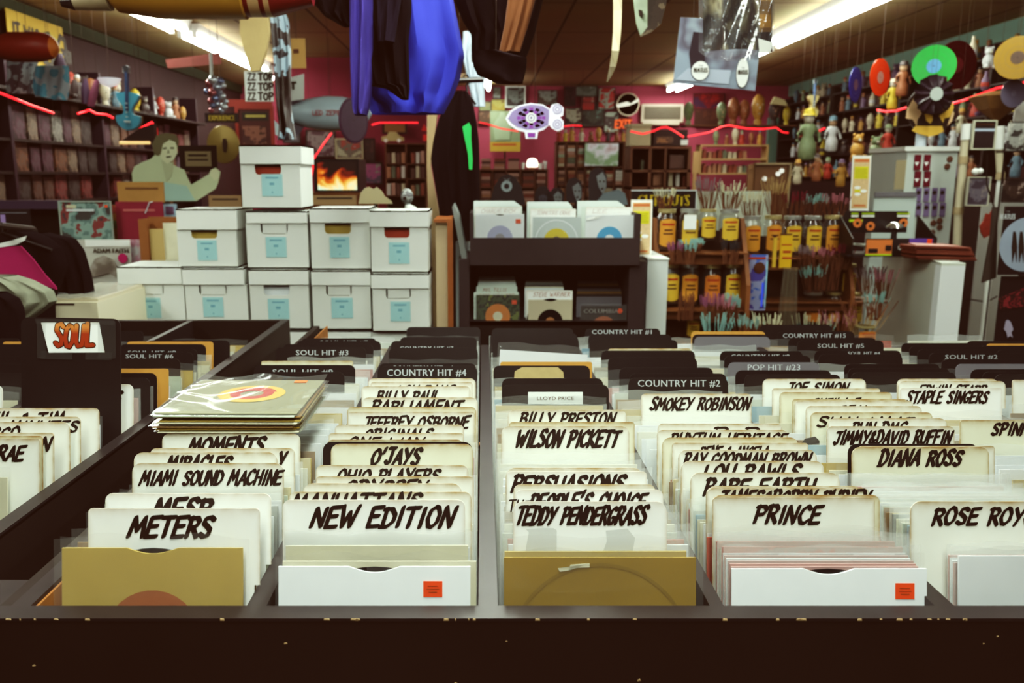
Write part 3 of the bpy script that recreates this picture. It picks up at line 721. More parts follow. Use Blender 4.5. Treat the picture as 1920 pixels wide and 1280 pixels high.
# ---------------------------------------------------------------- white record boxes
M_box = mat('box_white', (.66, .68, .64), .7, noise=.05, nscale=6)
M_boxtop = mat('box_lid_white', (.72, .74, .70), .7, noise=.05, nscale=6)
M_boxside = mat('box_shaded_side', (.60, .58, .50), .8)
M_dark = mat('dark_inside', (.025, .015, .012), .8)
M_blue = mat('pale_blue_label', (.34, .56, .58), .6, noise=.06)
M_faint = mat('faint_blue_print', (.16, .36, .44), .6)
def rbox(px0, px1, pl0, pl1, ytop, ylid, ybot, Y, label, slot, lab, dpt=.205, lidoff=0):
    """body px0..px1, lid pl0..pl1, lid top / lid bottom / body bottom in pixels"""
    a, b = W(px0, ybot, Y), W(px1, ylid, Y)
    l0, l1 = W(pl0, ylid, Y - .006), W(pl1, ytop, Y - .006)
    x0, x1, z0, zl, zt = a.x, b.x, a.z, b.z, l1.z
    t = thing('record_box', label, 'storage box', ((x0 + x1) / 2, Y + dpt / 2, z0), 'white record boxes stacked behind the bins')
    w = x1 - x0; h = zl - z0
    # body with a cut hand slot in its front wall
    sx0, sx1, sz0, sz1 = x0 + w * .24, x0 + w * .68, zl - h * .24, zl - h * .02
    m = MB()
    m.box(x0, sx0, Y, Y + .004, z0, zl).box(sx1, x1, Y, Y + .004, z0, zl).box(sx0, sx1, Y, Y + .004, z0, sz0).box(sx0, sx1, Y, Y + .004, sz1, zl)
    m.box(x0, x1, Y + dpt - .004, Y + dpt, z0, zl).box(x0, x0 + .004, Y + .004, Y + dpt - .004, z0, zl).box(x1 - .004, x1, Y + .004, Y + dpt - .004, z0, zl).box(x0, x1, Y, Y + dpt, z0 - .0, z0 + .004)
    part('body', m, M_box, t)
    r = .012
    for sx, s in ((sx0, 1), (sx1, -1)):                             # rounded ends of the slot
        pts = [(sx, sz0)] + [(sx + s * r * (1 - math.sin(q * math.pi / 8)), sz0 + r * (1 - math.cos(q * math.pi / 8))) for q in range(5)][::-1]
        part('slot_corner', MB().prism(pts, Y, Y + .004), M_box, t)
    ins = {'flap': M_box, 'red': M_paper['red'], 'dark': M_dark, 'cream': M_paper['cream'], 'kraft': M_paper['kraft'], 'white': M_paper['white']}[slot]
    if slot == 'flap':
        part('slot_flap', MB().box(sx0 + .006, sx1 - .004, Y + .001, Y + .003, sz0 + .002, sz1), M_box, t)
    else:
        part('contents', MB().box(sx0 - .01, sx1 + .01, Y + .02, Y + .03, z0 + .02, sz1 - .006), ins, t)
    L = MB(); d = .0045
    L.box(l0.x, l1.x, Y - .006, Y + dpt + .006, zt - d, zt)
    L.box(l0.x, l1.x, Y - .006, Y - .002, zl, zt).box(l0.x, l1.x, Y + dpt + .002, Y + dpt + .006, zl, zt)
    L.box(l0.x, l0.x + .004, Y - .002, Y + dpt + .002, zl, zt).box(l1.x - .004, l1.x, Y - .002, Y + dpt + .002, zl, zt)
    lid = part('lid', L, M_boxtop, t)
    for q in (.28, .62):
        qx = l0.x + (l1.x - l0.x) * q
        part('lid_slit', MB().box(qx, qx + .017, Y - .0066, Y - .004, zt - .0022, zt - .0004), M_dark, lid)
    if lab:
        c0, c1 = W(lab[0], lab[1], Y), W(lab[2], lab[3], Y)
        p = part('paper_label', MB().box(c0.x, c1.x, Y - .0016, Y - .0004, c1.z, c0.z), M_blue, t)
        lw = c1.x - c0.x; lh = c0.z - c1.z
        pr = MB().box(c0.x + lw * .2, c0.x + lw * .8, Y - .002, Y - .0016, c0.z - lh * .2, c0.z - lh * .13).box(c0.x + lw * .38, c0.x + lw * .6, Y - .002, Y - .0016, c0.z - lh * .50, c0.z - lh * .38).box(c0.x + lw * .47, c0.x + lw * .53, Y - .002, Y - .0016, c0.z - lh * .86, c0.z - lh * .78)
        part('lettering', pr, M_faint, p)
    return t
YBX = 2.92
PL_ = ['leftmost', 'second from left', 'third from left', 'fourth from left', 'rightmost']
row = ['bottom full row', 'middle row']
rbox(228, 346, 221, 340, 500, 532, 617, YBX, 'white lidded box with blue label, leftmost in the row resting on the lowest lids', 'flap', (263, 558, 303, 596))
rbox(350, 462, 341, 456, 503, 533, 617, YBX, 'white lidded box, second from left in the row resting on the lowest lids', 'flap', (380, 557, 420, 594))
rbox(472, 578, 467, 577, 505, 533, 617, YBX, 'white lidded box with dark open slot, middle of the row on the lowest lids', 'white', (502, 560, 543, 598))
rbox(588, 694, 584, 694, 507, 534, 618, YBX, 'white lidded box, second from right in the row resting on the lowest lids', 'flap', (621, 558, 662, 596))
rbox(700, 804, 696, 804, 513, 540, 622, YBX - .02, 'white lidded box at the right end of the row on the lowest lids', 'flap', (732, 565, 770, 602))
rbox(336, 442, 332, 442, 392, 430, 501, YBX + .01, 'white lidded box, leftmost of the four in the upper row', 'kraft', (369, 450, 408, 488))
rbox(465, 576, 462, 575, 396, 418, 503, YBX + .01, 'white lidded box directly under the single topmost box', 'flap', (498, 444, 538, 482))
rbox(585, 693, 581, 693, 390, 417, 505, YBX + .01, 'white lidded box showing tan records in its slot, upper row', 'kraft', (618, 444, 656, 483))
rbox(697, 802, 693, 803, 395, 425, 511, YBX - .01, 'white lidded box showing red records in its slot, right end of upper row', 'red', (729, 454, 768, 494))
rbox(455, 562, 450, 564, 272, 307, 391, YBX + .01, 'topmost white lidded box, alone above all the others', 'red', (490, 326, 531, 368))
for i, (a, b) in enumerate(((225, 345), (347, 465), (467, 580), (584, 696), (698, 806))):
    rbox(a + 4, b - 2, a, b, 620 if i != 2 else 620, 652, 740, YBX + .004, 'white box of the lowest row, %s, mostly hidden behind the dividers' % PL_[i], 'flap', None)
zt_ = W(400, 740, YBX).z
tb = thing('display_table', 'low dark table carrying the white boxes', 'table', (-.7, 3.1, 0))
part('table_top', MB().box(-1.35, -.185, 2.84, 3.25, zt_ - .03, zt_ - .001), M_wood_black, tb)
for x in (-1.3, -.21):
    for y in (2.88, 3.2): part('leg', MB().box(x - .02, x + .02, y - .02, y + .02, 0, zt_ - .03), M_wood_black, tb)
# low cream box in front at the left
def low_box():
    Y = 2.55
    a, b = W(72, 640, Y), W(182, 565, Y)
    t = thing('record_box', 'open-topped cream box at the left, plastic-sleeved singles on its lid', 'storage box', ((a.x + b.x) / 2, Y + .2, a.z))
    zt = b.z; d = .44
    m = MB().box(a.x, b.x, Y, Y + d, a.z, zt - .003)
    part('body', m, mat('cream_carton', (.62, .58, .44), .7), t)
    fl = MB().box(a.x + .012, b.x - .006, Y + .02, Y + d - .02, zt - .003, zt + .006)
    part('lid', fl, mat('cream_lid', (.55, .50, .38), .5), t)
    part('hand_slot', MB().box(a.x + .055, a.x + .12, Y - .001, Y + .001, zt - .012, zt - .006), M_dark, t)
    part('plastic_wrap', MB().grid(lambda u, v: (a.x + .015 + u * (b.x - a.x - .03), Y + .02 + v * (d - .05), zt + .009 + .003 * math.sin(9 * u + 5 * v)), 12, 10), M_plastic2, t, True)
    tt = thing('display_table', 'small dark table under the open-topped cream box', 'table', (a.x, Y + .2, 0))
    part('table_top', MB().box(a.x - .03, b.x + .03, Y - .05, Y + .5, a.z - .03, a.z - .001), M_wood_black, tt)
    part('leg', MB().box(a.x, a.x + .05, Y + .1, Y + .2, 0, a.z - .03), M_wood_black, tt)
    part('leg', MB().box(b.x - .05, b.x, Y + .1, Y + .2, 0, a.z - .03), M_wood_black, tt)
low_box()
# brown cardboard box standing on the left boxes
def carton():
    Y = 3.35
    p = lambda x, y: W(x, y, Y)
    t = thing('cardboard_box', 'open brown cardboard box holding tall cream sleeves, behind the white boxes', 'box', (p(300, 495).x, Y + .1, p(300, 497).z))
    x0, x1, z0, z1 = p(265, 497).x, p(338, 497).x, p(265, 497).z, p(265, 411).z
    m = mat('brown_cardboard', (.24, .10, .035), .8, noise=.15)
    part('left_panel', MB().prism([(x0, z0), (x0 + .035, z0), (x0 + .035, z1 - .02), (x0 + .10, z1), (x0, z1 + .0)], Y, Y + .004), m, t)
    part('back_panel', MB().box(x0, x1, Y + .10, Y + .104, z0, z1 + .005), m, t)
    part('side_panel', MB().box(x0, x0 + .004, Y + .004, Y + .10, z0, z1), m, t)
    part('tan_divider', MB().box(x0 + .036, x0 + .09, Y + .012, Y + .016, z0, z1 - .038), mat('tan_board', (.47, .36, .16), .7), t)
    part('cream_sleeve', MB().box(x0 + .088, x1 + .02, Y + .02, Y + .03, z0, z1 - .015), M_paper['cream'], t)
    ss = thing('side_table', 'hidden dark cabinet carrying the brown cardboard box', 'cabinet', (p(300, 500).x, Y + .1, 0))
    part('top', MB().box(x0 - .02, x1 + .02, Y - .02, Y + .2, z0 - .02, z0 - .001), M_wood_black, ss)
    part('body', MB().box(x0, x1, Y, Y + .2, 0, z0 - .02), M_wood_black, ss)
carton()
# wooden end panel right of the boxes
def end_panel():
    Y = 3.0
    p = lambda x, y: W(x, y, Y)
    t = thing('shelf_end_panel', 'brown-edged beige wooden end panel right of the white boxes', 'panel', (p(840, 640).x, Y + .2, 0))
    part('beige_panel', MB().box(p(818, 600).x, p(841, 600).x, Y + .02, Y + .04, 0, p(818, 416).z), mat('beige_board', (.50, .40, .27), .7, noise=.1, nscale=5), t)
    part('wood_edge', MB().box(p(840, 600).x, p(850, 600).x, Y, Y + .3, 0, p(840, 410).z), mat('red_brown_wood', (.28, .10, .035), .5, noise=.2), t)
    part('top_rail', MB().box(p(815, 600).x, p(840, 600).x, Y, Y + .3, p(840, 417).z, p(840, 411).z), MATS['red_brown_wood'], t)
end_panel()
# ---------------------------------------------------------------- black two-tier rack
M_rack = mat('rack_black', (.034, .024, .026), .6, noise=.2, nscale=20)
def rack():
    Y = 2.98
    X = lambda px, Yq=Y: W(px, 500, Yq).x
    Z = lambda py, Yq=Y: W(905, py, Yq).z
    t = thing('display_rack', 'black two-tier wooden rack of singles behind the middle of the bins', 'rack', (X(1040), Y + .15, 0))
    part('front_board', MB().box(X(882), X(1197), Y, Y + .014, Z(497), Z(446)), M_rack, t)
    part('tray_floor', MB().box(X(882), X(1197), Y + .014, Y + .30, Z(497), Z(494)), M_rack, t)
    part('tray_side', MB().box(X(881), X(887), Y + .001, Y + .30, Z(496), Z(399)), M_rack, t)
    part('tray_side', MB().box(X(1188), X(1199), Y + .001, Y + .30, Z(496), Z(401)), M_rack, t)
    part('tray_back', MB().box(X(884), X(1197), Y + .30, Y + .31, Z(497), Z(420)), M_rack, t)
    part('side_panel', MB().box(X(860), X(880), Y + .02, Y + .36, 0, Z(487)), M_rack, t)
    part('side_panel', MB().box(X(1182), X(1214), Y + .02, Y + .36, 0, Z(491)), M_rack, t)
    part('back_panel', MB().box(X(862), X(1212), Y + .36, Y + .37, 0, Z(492)), M_wood_black, t)
    part('lower_shelf', MB().box(X(880), X(1182), Y + .02, Y + .36, Z(612), Z(605)), M_rack, t)
    part('lower_rail', MB().box(X(880), X(1182), Y + .02, Y + .032, Z(700), Z(605)), M_wood_black, t)
    for q in (996, 1100):
        part('partition', MB().box(X(q), X(q + 5), Y + .06, Y + .30, Z(493), Z(440)), mat('brown_partition', (.12, .07, .045), .6), t)
    dk = M_dark
    def single(x0, x1, yt, Yq, zb, paper, label, lab=None, inner=None, sticker=None, hole=None, notch=False, plx=True, dy=0):
        xa, xb = X(x0, Yq), X(x1, Yq); zt = Z(yt, Yq); w = xb - xa
        rt = thing('record_single', label, 'record', ((xa + xb) / 2, Yq, zb), None)
        h = zt - zb
        part('paper_sleeve', sleeve_mesh(w, notch, h), M_paper[paper] if isinstance(paper, str) else paper, rt, local=True)
        cz = h - w / 2
        if lab: part('record_label', MB().ring((0, cz), .017, .045, -.0006, 32), lab, rt, local=True)
        if notch: part('vinyl_disc', MB().lathe([(.086, .0024), (.086, .0034)], (0, 0, cz - .002), 32, 'y'), M_vinyl, rt, local=True)
        if inner: part('label_centre', MB().disc((0, cz), .017, -.0008, 24), inner, rt, local=True)
        if sticker: part('price_sticker', MB().box(sticker, sticker + .018, -.001, -.0004, h - .033, h - .018), M_sticker, rt, local=True)
        if plx: part('plastic_sleeve', plast(w + .008, h + .008, int(x0)), M_plastic, rt, local=True)
        return rt
    zb = Z(493) + .002
    lav = mat('lavender_label', (.42, .44, .62), .5); yel = mat('strong_yellow_label', (.62, .50, .03), .5, noise=.15); blu = mat('cyan_blue_label', (.05, .36, .62), .5)
    r = single(892, 982, 401, Y + .03, zb, 'white', 'white single with lavender label and orange sticker, upper tier of the black rack', lav, mat('grey_centre', (.3, .3, .32), .5), .055, notch=True)
    r = single(998, 1087, 407, Y + .03, zb, mat('paper_bluegrey', (.55, .62, .62), .5), 'blue-grey single with bright yellow label, middle of the rack upper tier', yel, mat('brown_centre', (.12, .09, .07), .5))
    part('pressed_ring', MB().ring((0, r.location.z * 0 + (Z(407, Y + .03) - zb) - .0845), .072, .076, -.0007, 30), M_paper['white'], r, local=True)
    r = single(1096, 1186, 403, Y + .03, zb, 'white', 'white single with bright blue label and torn corner, rack upper tier', blu, M_paper['white'])
    part('torn_corner', MB().prism([(-.082, .145), (-.045, .150), (-.02, .165), (-.05, .160), (-.079, .152)], -.002, -.0006), M_card[2], r, local=True)
    def rackcard(x0, x1, yt, Yq, zb_, text, label, kd, tx, ink=M_inkred, thh=7, off=4, grp='divider cards in the black rack'):
        xa, xb = X(x0, Yq), X(x1, Yq); zt = Z(yt, Yq); h = zt - zb_
        rt = thing('divider_card', label, 'divider card', ((xa + xb) / 2, Yq, zb_), grp)
        part('card', MB().prism(rrect(xb - xa, h, .004), 0, .0012), kd, rt, local=True)
        if text:
            s = (xb - xa) / (x1 - x0)
            part('lettering', brush(MB(), text, (tx[0] - (x0 + x1) / 2) * s, (tx[1] - (x0 + x1) / 2) * s, h - (off + thh) * s, thh * s, -.0004, pen=.06, slant=.2), ink, rt, local=True)
    faint = mat('faded_red_ink', (.48, .36, .32), .6)
    for i, (x0, x1, y, tx, ph) in enumerate(((890, 976, 388, 'CHARLIE RICH', 'left'), (993, 1078, 391, 'TENNESSEE ERNIE', 'middle'), (1096, 1180, 388, 'LEE', 'right'))):
        rackcard(x0, x1, y, Y + .05, zb, tx, 'white card with faded red lettering, %s group of the rack upper tier' % ph, M_card[2], (x0 + 12, x0 + (75 if len(tx) > 4 else 40)), faint, 7, 4, None)
    M_rc = [mat('rack_card_pale', (.62, .70, .64), .6), mat('rack_card_white', (.72, .77, .76), .6)]
    for g_, (xa, n, ph) in enumerate(((888, 7, 'left'), (975, 6, 'middle'), (1057, 7, 'right'))):
        for i in range(n):
            Yq = Y + .065 + i * .03
            x = xa + (8 - i * 1.3 if g_ == 0 else 14 - i * .4 if g_ == 1 else 30 - i * 1.2)
            yt = 386 - i * 1.6
            rackcard(x, x + 82 - i, yt, Yq, zb, '', 'pale blank card, %s behind the lettered one, %s group of rack upper tier' % (nth(i).replace('frontmost', 'first'), ph), M_rc[i % 2], None)
    zb = Z(605) + .002
    gk = ramp_mat('green_black_print', [(.03, .045, .025), (.07, .10, .05), (.03, .04, .03), (.16, .20, .06)], 25, .25)
    org = mat('orange_label', (.62, .22, .05), .4, noise=.25); 
    r = single(893, 974, 553, Y + .05, zb, gk, 'dark green single with orange label in glossy plastic, rack lower tier', org, M_paper['cream'], .05)
    r = single(991, 1075, 562, Y + .05, zb, mat('paper_khaki', (.50, .46, .34), .6), 'khaki single with a dark label hole, middle of the rack lower tier', M_vinyl, mat('copper_centre', (.35, .17, .08), .5), notch=True, plx=False)
    r = single(1091, 1178, 573, Y + .05, zb, 'black', 'black single with worn white capitals and a red dot, rack lower tier', mat('rust_label', (.35, .12, .06), .5))
    h = r.children[0].data.vertices; w_ = X(1178, Y + .05) - X(1091, Y + .05); hh = Z(573, Y + .05) - zb
    part('lettering', printed(MB(), 'COLUMBIA', -.072, .052, hh - .027, .015, -.0012, .05), mat('worn_white_print', (.40, .38, .36), .5), r, local=True)
    part('red_dot', MB().disc((.058, hh - .019), .009, -.002), M_sticker, r, local=True)
    rackcard(987, 1075, 544, Y + .06, zb, 'STEVE WARINER', 'white card lettered in red-brown above the khaki single, rack lower tier', M_card[2], (1000, 1070), M_inkred, 8, 4, None)
    rackcard(888, 973, 547, Y + .065, zb, 'HANK WILLIAMS', 'grey-green card with red lettering above the dark green single', M_rc[0], (898, 965), M_inkred, 6, 3, None)
    rackcard(893, 970, 536, Y + .09, zb, 'MEL TILLIS', 'pale card lettered in red, second behind the dark green single', M_rc[0], (905, 950), M_inkred, 7, 4, None)
    for g_, (xa, wd, n, ph, y0) in enumerate(((896, 72, 6, 'left', 530), (984, 74, 7, 'middle', 539), (1082, 86, 7, 'right', 556))):
        for i in range(n):
            Yq = Y + .11 + i * .028
            pk = [M_rc[0], M_rc[1], M_paper['cream'], M_greycard][(i + g_) % 4] if g_ < 2 else [M_greycard, M_paper['black'], M_paper['brown']][i % 3]
            rackcard(xa + (i * .3), xa + wd - i * .6, y0 - i * (2.4 if g_ < 2 else 5), Yq, zb, '', 'blank card in the shade, %s from the front, %s group of rack lower tier' % (nth(i), ph), pk, None)
    # grey card leaning between the rack and the end panel
    g = W(850, 388, 3.05); h2 = W(872, 490, 3.02)
    m = MB().prism([(h2.x + .012, h2.z - .02), (h2.x - .008, h2.z - .02), (g.x - .004, g.z + .0), (g.x + .002, g.z + .012), (g.x + .02, g.z - .03)], 3.03, 3.20)
    solo('leaning_board', m, mat('dull_grey_board', (.20, .22, .21), .5), 'narrow grey board leaning against the left side of the black rack', 'board')
    pr = thing('cabinet', 'low white cabinet between the wooden end panel and the rack', 'cabinet', (W(866, 490, 3.6).x, 3.5, 0))
    part('body', MB().box(W(853, 490, 3.42).x, W(880, 490, 3.42).x, 3.42, 3.7, 0, W(860, 452, 3.42).z), mat('cool_white', (.58, .66, .68), .5), pr)
    part('cabinet_top', MB().box(W(852, 490, 3.42).x, W(881, 490, 3.42).x, 3.41, 3.71, W(860, 452, 3.42).z, W(860, 449, 3.42).z), M_boxtop, pr)
rack()
# white pedestal and list card right of the rack
def pedestal():
    Y = 3.12
    p = lambda x, y, q=Y: W(x, y, q)
    x0, x1 = p(1214, 500).x, p(1253, 500).x
    t = thing('pedestal', 'white pedestal right of the black rack', 'pedestal', ((x0 + x1) / 2, Y + .2, 0))
    part('body', MB().box(x0, x1, Y, Y + .5, 0, p(1230, 487).z), mat('pedestal_white', (.62, .66, .64), .6), t)
    part('top', MB().box(x0 - .002, x1 + .003, Y - .003, Y + .5, p(1230, 487).z, p(1230, 484).z), M_boxtop, t)
    Y2 = 3.2
    def listcard(x0, y0, x1, y1, Yq, label, stand=None):
        a, b = W(x0, y1, Yq), W(x1, y0, Yq); w, h = b.x - a.x, b.z - a.z
        t = thing('list_sign', label, 'sign', ((a.x + b.x) / 2, Yq, a.z), None, (-.06, 0, 0))
        part('white_frame', MB().box(-w / 2, w / 2, 0, .004, 0, h), M_card[2], t, local=True)
        f = .07
        part('printed_sheet', MB().box(-w / 2 * (1 - 2 * f), w / 2 * (1 - 2 * f), -.001, -.0002, h * .04, h * .95), mat('peach_print', (.62, .46, .27), .6, noise=.25, nscale=90), t, local=True)
        part('header', MB().box(-w * .38, w * .38, -.0016, -.001, h * .88, h * .93), mat('rust_header', (.55, .17, .06), .6), t, local=True)
        part('yellow_block', MB().box(-w * .36, w * .36, -.0018, -.001, h * .58, h * .80), mat('acid_yellow', (.62, .58, .03), .6), t, local=True)
        for k in range(5):
            part('text_line', MB().box(-w * .32, w * (.30 - .05 * (k % 2)), -.0024, -.0018, h * (.61 + .035 * k), h * (.618 + .035 * k)), mat('olive_ink', (.25, .22, .02), .6), t, local=True)
        for k, (qx, qz) in enumerate(((-.16, .42), (.18, .36), (-.14, .30))):
            part('white_oval', MB().lathe([(w * .17, -.002), (w * .17, -.001)], (w * qx, 0, h * qz), 14, 'y', 1, .5), M_card[2], t, local=True)
        part('yellow_band', MB().box(-w * .3, w * .3, -.0016, -.001, h * .34, h * .385), MATS['acid_yellow'], t, local=True)
        part('footer', MB().box(-w * .32, w * .32, -.0016, -.001, h * .08, h * .11), MATS['rust_header'], t, local=True)
        return t
    listcard(1181, 374, 1225, 481, 3.22, 'narrow yellow and peach list sign in white frame, beside the black rack')
    listcard(1593, 291, 1637, 395, 4.3, 'narrow yellow and peach list sign in white frame, above the black counter display')
pedestal()
# ---------------------------------------------------------------- incense display
M_glass = plastic_mat('jar_glass', .03, (.8, .85, .8))
M_lid = mat('gold_metal_lid', (.55, .47, .25), .35, .6)
M_lids = mat('silver_metal_lid', (.55, .58, .55), .3, .7)
M_stick = mat('incense_brown', (.09, .035, .018), .8, noise=.3)
M_lab = [mat('amber_label', (.62, .30, .05), .6, noise=.1), mat('yellow_amber_label', (.62, .42, .06), .6, noise=.1), mat('orange_amber_label', (.60, .22, .04), .6, noise=.1)]
M_printr = mat('label_red_print', (.42, .06, .02), .6)
M_brownwood = mat('incense_rack_wood', (.22, .09, .035), .6, noise=.25, nscale=10)
def jar(px, pytop, w, h, Y, li, label, lidm=None, lab2=False, full=True):
    p = W(px, pytop, Y); s = (W(px + 1, pytop, Y) - p).x
    r = w * s / 2; H = h * s
    z = p.z - H
    t = thing('incense_jar', label, 'jar', (p.x, Y, z), 'glass incense jars')
    part('glass', MB().lathe([(r * .9, 0), (r * .97, .006), (r * .97, H * .80), (r * .74, H * .88), (r * .74, H)], (0, 0, 0), 18), M_glass, t, True, local=True)
    part('lid', MB().lathe([(r * .90, H * .90), (r * .90, H * .99), (r * .84, H), (r * .76, H)], (0, 0, 0), 18), lidm or M_lid, t, True, local=True)
    part('incense', MB().lathe([(r * .86, .004), (r * .86, H * .40), (r * .5, H * .46)], (0, 0, 0), 12), M_stick, t, local=True)
    a = .9
    m = MB().grid(lambda u, v: (r * math.sin((u - .5) * 2 * a), -r * math.cos((u - .5) * 2 * a) * 1.0 - .0015, H * (.14 + .56 * v) + (H * .06 * (1 - (2 * u - 1) ** 2) * (1 if v > .5 else -1))), 8, 2)
    lb = part('label', m, M_lab[li], t, local=True)
    pr = MB()
    pr.grid(lambda u, v: (r * math.sin((u - .5) * 1.3), -r * math.cos((u - .5) * 1.3) - .003, H * (.60 + .05 * v)), 5, 1)
    part('label_print', pr, M_printr, lb, local=True)
    pr = MB()
    for k in range(2): pr.grid(lambda u, v: (r * math.sin((u - .5) * (1.0 - .2 * k)), -r * math.cos((u - .5) * (1.0 - .2 * k)) - .003, H * (.38 + .09 * k + .035 * v)), 4, 1)
    part('label_text', pr, M_stick, lb, local=True)
    if lab2:
        part('price_card', MB().box(-r * .75, r * .45, -r - .006, -r - .003, H * .48, H * .86), M_card[2], t, local=True)
    return p, r, z
jn = 0
JY, JZ = 3.9, 4.25
rowsJ = [('upper left', JY, [(1251, 391, 38, 76, 0, 0), (1293, 391, 38, 72, 1, 1), (1328, 391, 34, 58, 1, 0), (1368, 392, 38, 62, 1, 0)]),
         ('upper right', JZ, [(1411, 404, 35, 72, 0, 0), (1450, 403, 34, 72, 0, 0), (1487, 404, 35, 72, 1, 0), (1525, 404, 35, 72, 1, 0), (1562, 403, 35, 72, 0, 0)]),
         ('lower left', JY + .02, [(1258, 493, 36, 76, 1, 0), (1293, 493, 38, 78, 0, 0), (1335, 494, 37, 78, 2, 0), (1374, 493, 36, 76, 1, 0)]),
         ('lower right', JZ + .02, [(1525, 546, 37, 60, 2, 0), (1565, 546, 34, 60, 0, 0), (1602, 547, 32, 60, 1, 0), (1591, 494, 32, 58, 1, 0)]),
         ('bottom', JY + .03, [(1299, 587, 30, 46, 1, 0), (1622, 610, 40, 34, 2, 0)])]
shelfz = []
for nm, Yq, js in rowsJ:
    for i, (x, y, w, h, li, l2) in enumerate(js):
        jar(x, y, w, h, Yq, li, 'glass incense jar with %s label, %s in the %s row' % (['amber', 'yellow', 'orange'][li], nth(i).replace('frontmost', 'first') + ' from left', nm), M_lids if (x in (1293, 1368, 1411, 1525, 1487)) else M_lid, bool(l2))
def bundle(px, pyb, pyt, wb, wt, Y, col, tipcol, label, n=42, tipfrac=.35, cat='incense'):
    """a spray of incense sticks, coloured at their tips"""
    p = W(px, pyb, Y); s = (W(px + 1, pyb, Y) - p).x
    H = (pyb - pyt) * s * 1.0
    a, b = MB(), MB()
    rr = random.Random(int(px * 7 + pyb))
    for i in range(n):
        q = rr.uniform(-1, 1); d = rr.uniform(-1, 1)
        p0 = Vector((p.x + q * wb * s / 2, Y + d * .02, p.z)); h = H * rr.uniform(.75, 1.0)
        p1 = Vector((p.x + (q + rr.uniform(-.25, .25)) * wt * s / 2, Y + d * .05 + rr.uniform(-.01, .03), p.z + h))
        pm = p0.lerp(p1, 1 - tipfrac)
        a.tube([p0, pm], .0017, 3); b.tube([pm, p1], .0022, 3)
    c = bb(a)
    t = thing('incense_sticks', label, cat, (p.x, Y, p.z)); t['kind'] = 'stuff'
    part('shafts', a, col, t); part('tips', b, tipcol, t)
MI = lambda n, c: mat('stick_' + n, c, .8)
gryp, cre, tan_, mar, pnk, tea, blk, pur, brn = MI('grey_purple', (.20, .15, .16)), MI('cream', (.52, .50, .36)), MI('tan', (.40, .28, .14)), MI('maroon', (.15, .012, .03)), MI('pink', (.36, .15, .18)), MI('teal', (.22, .38, .36)), MI('black', (.03, .03, .035)), MI('purple', (.22, .08, .14)), MI('brown', (.15, .06, .03))
for i, (a, nm) in enumerate([((1248, 391, 352, 20, 40, JY, brn, cre), 'thin pale sticks over the CUT-OUTS sign'), ((1327, 392, 330, 26, 52, JY + .02, brn, gryp), 'grey-purple incense sticks fanning out of a jar'),
    ((1366, 392, 338, 30, 56, JY, brn, cre), 'cream incense sticks fanning out of the fourth jar'), ((1411, 404, 356, 34, 46, JZ, brn, cre), 'pale incense sticks above the brown-lettered jar'),
    ((1452, 402, 330, 22, 46, JZ, brn, tan_), 'tall tan incense sticks'), ((1487, 404, 358, 36, 46, JZ, brn, mar), 'maroon incense sticks'), ((1525, 404, 362, 34, 44, JZ, brn, tea), 'mixed teal and pink incense sticks'),
    ((1562, 404, 362, 34, 52, JZ, brn, pnk), 'pink incense sticks near the yellow list sign'),
    ((1267, 492, 450, 14, 26, JY - .12, brn, pur), 'purple-tipped sticks in the lower left row'), ((1290, 495, 446, 22, 34, JY - .13, brn, tea), 'blue-tipped sticks under the second jar'), ((1308, 470, 446, 10, 24, JY - .12, brn, tea), 'short blue-tipped sticks beside the others'),
    ((1370, 494, 448, 26, 32, JY - .12, brn, blk), 'black-tipped incense sticks'), ((1332, 604, 548, 24, 30, JY - .14, brn, pur), 'purple-tipped sticks low in the rack'), ((1355, 606, 552, 20, 34, JY - .15, brn, pnk), 'dusty pink sticks low in the rack'),
    ((1375, 604, 550, 20, 26, JY - .12, brn, tea), 'green-grey sticks beside the dusty pink ones'), ((1285, 600, 545, 30, 30, JY - .13, brn, brn), 'dark brown sticks low at the left of the rack'), ((1340, 643, 582, 40, 60, JY - .2, tea, tea), 'pale green sticks standing behind the bins'),
    ((1510, 498, 458, 22, 30, JZ - .12, brn, gryp), 'brown and grey sticks behind the yellow packets'), ((1535, 500, 462, 30, 40, JZ - .13, brn, pnk), 'rosy sticks in the middle of the right rack'), ((1570, 500, 455, 30, 50, JZ - .12, brn, mar), 'dark red sticks under the last jar'),
    ((1525, 548, 494, 30, 46, JZ - .14, brn, tea), 'pale blue tipped sticks in the right rack'), ((1555, 545, 478, 30, 40, JZ - .13, brn, brn), 'dark brown sticks in the right rack'), ((1630, 552, 495, 34, 56, JZ - .1, brn, gryp), 'white and brown sticks beside the white counter'),
    ((1655, 560, 500, 20, 40, JZ - .12, brn, pnk), 'pinkish sticks against the white counter side'), ((1400, 643, 590, 40, 60, JY - .2, brn, tea), 'greenish sticks at the foot of the rack, left'), ((1440, 643, 585, 40, 60, JY - .2, brn, cre), 'pale sticks at the foot of the rack, middle'),
    ((1520, 640, 586, 70, 90, JZ - .25, tea, cre), 'pale green and cream sticks at the rack foot'), ((1570, 640, 580, 40, 70, JZ - .28, brn, pnk), 'faded sticks at the foot of the right rack'), ((1612, 640, 558, 30, 100, JZ - .3, tan_, brn), 'splayed brown sticks at the right end of the rack'), ((1640, 600, 545, 20, 44, JZ - .18, brn, tea), 'teal sticks beside the splayed brown ones')]):
    bundle(*a, nm, n=30)
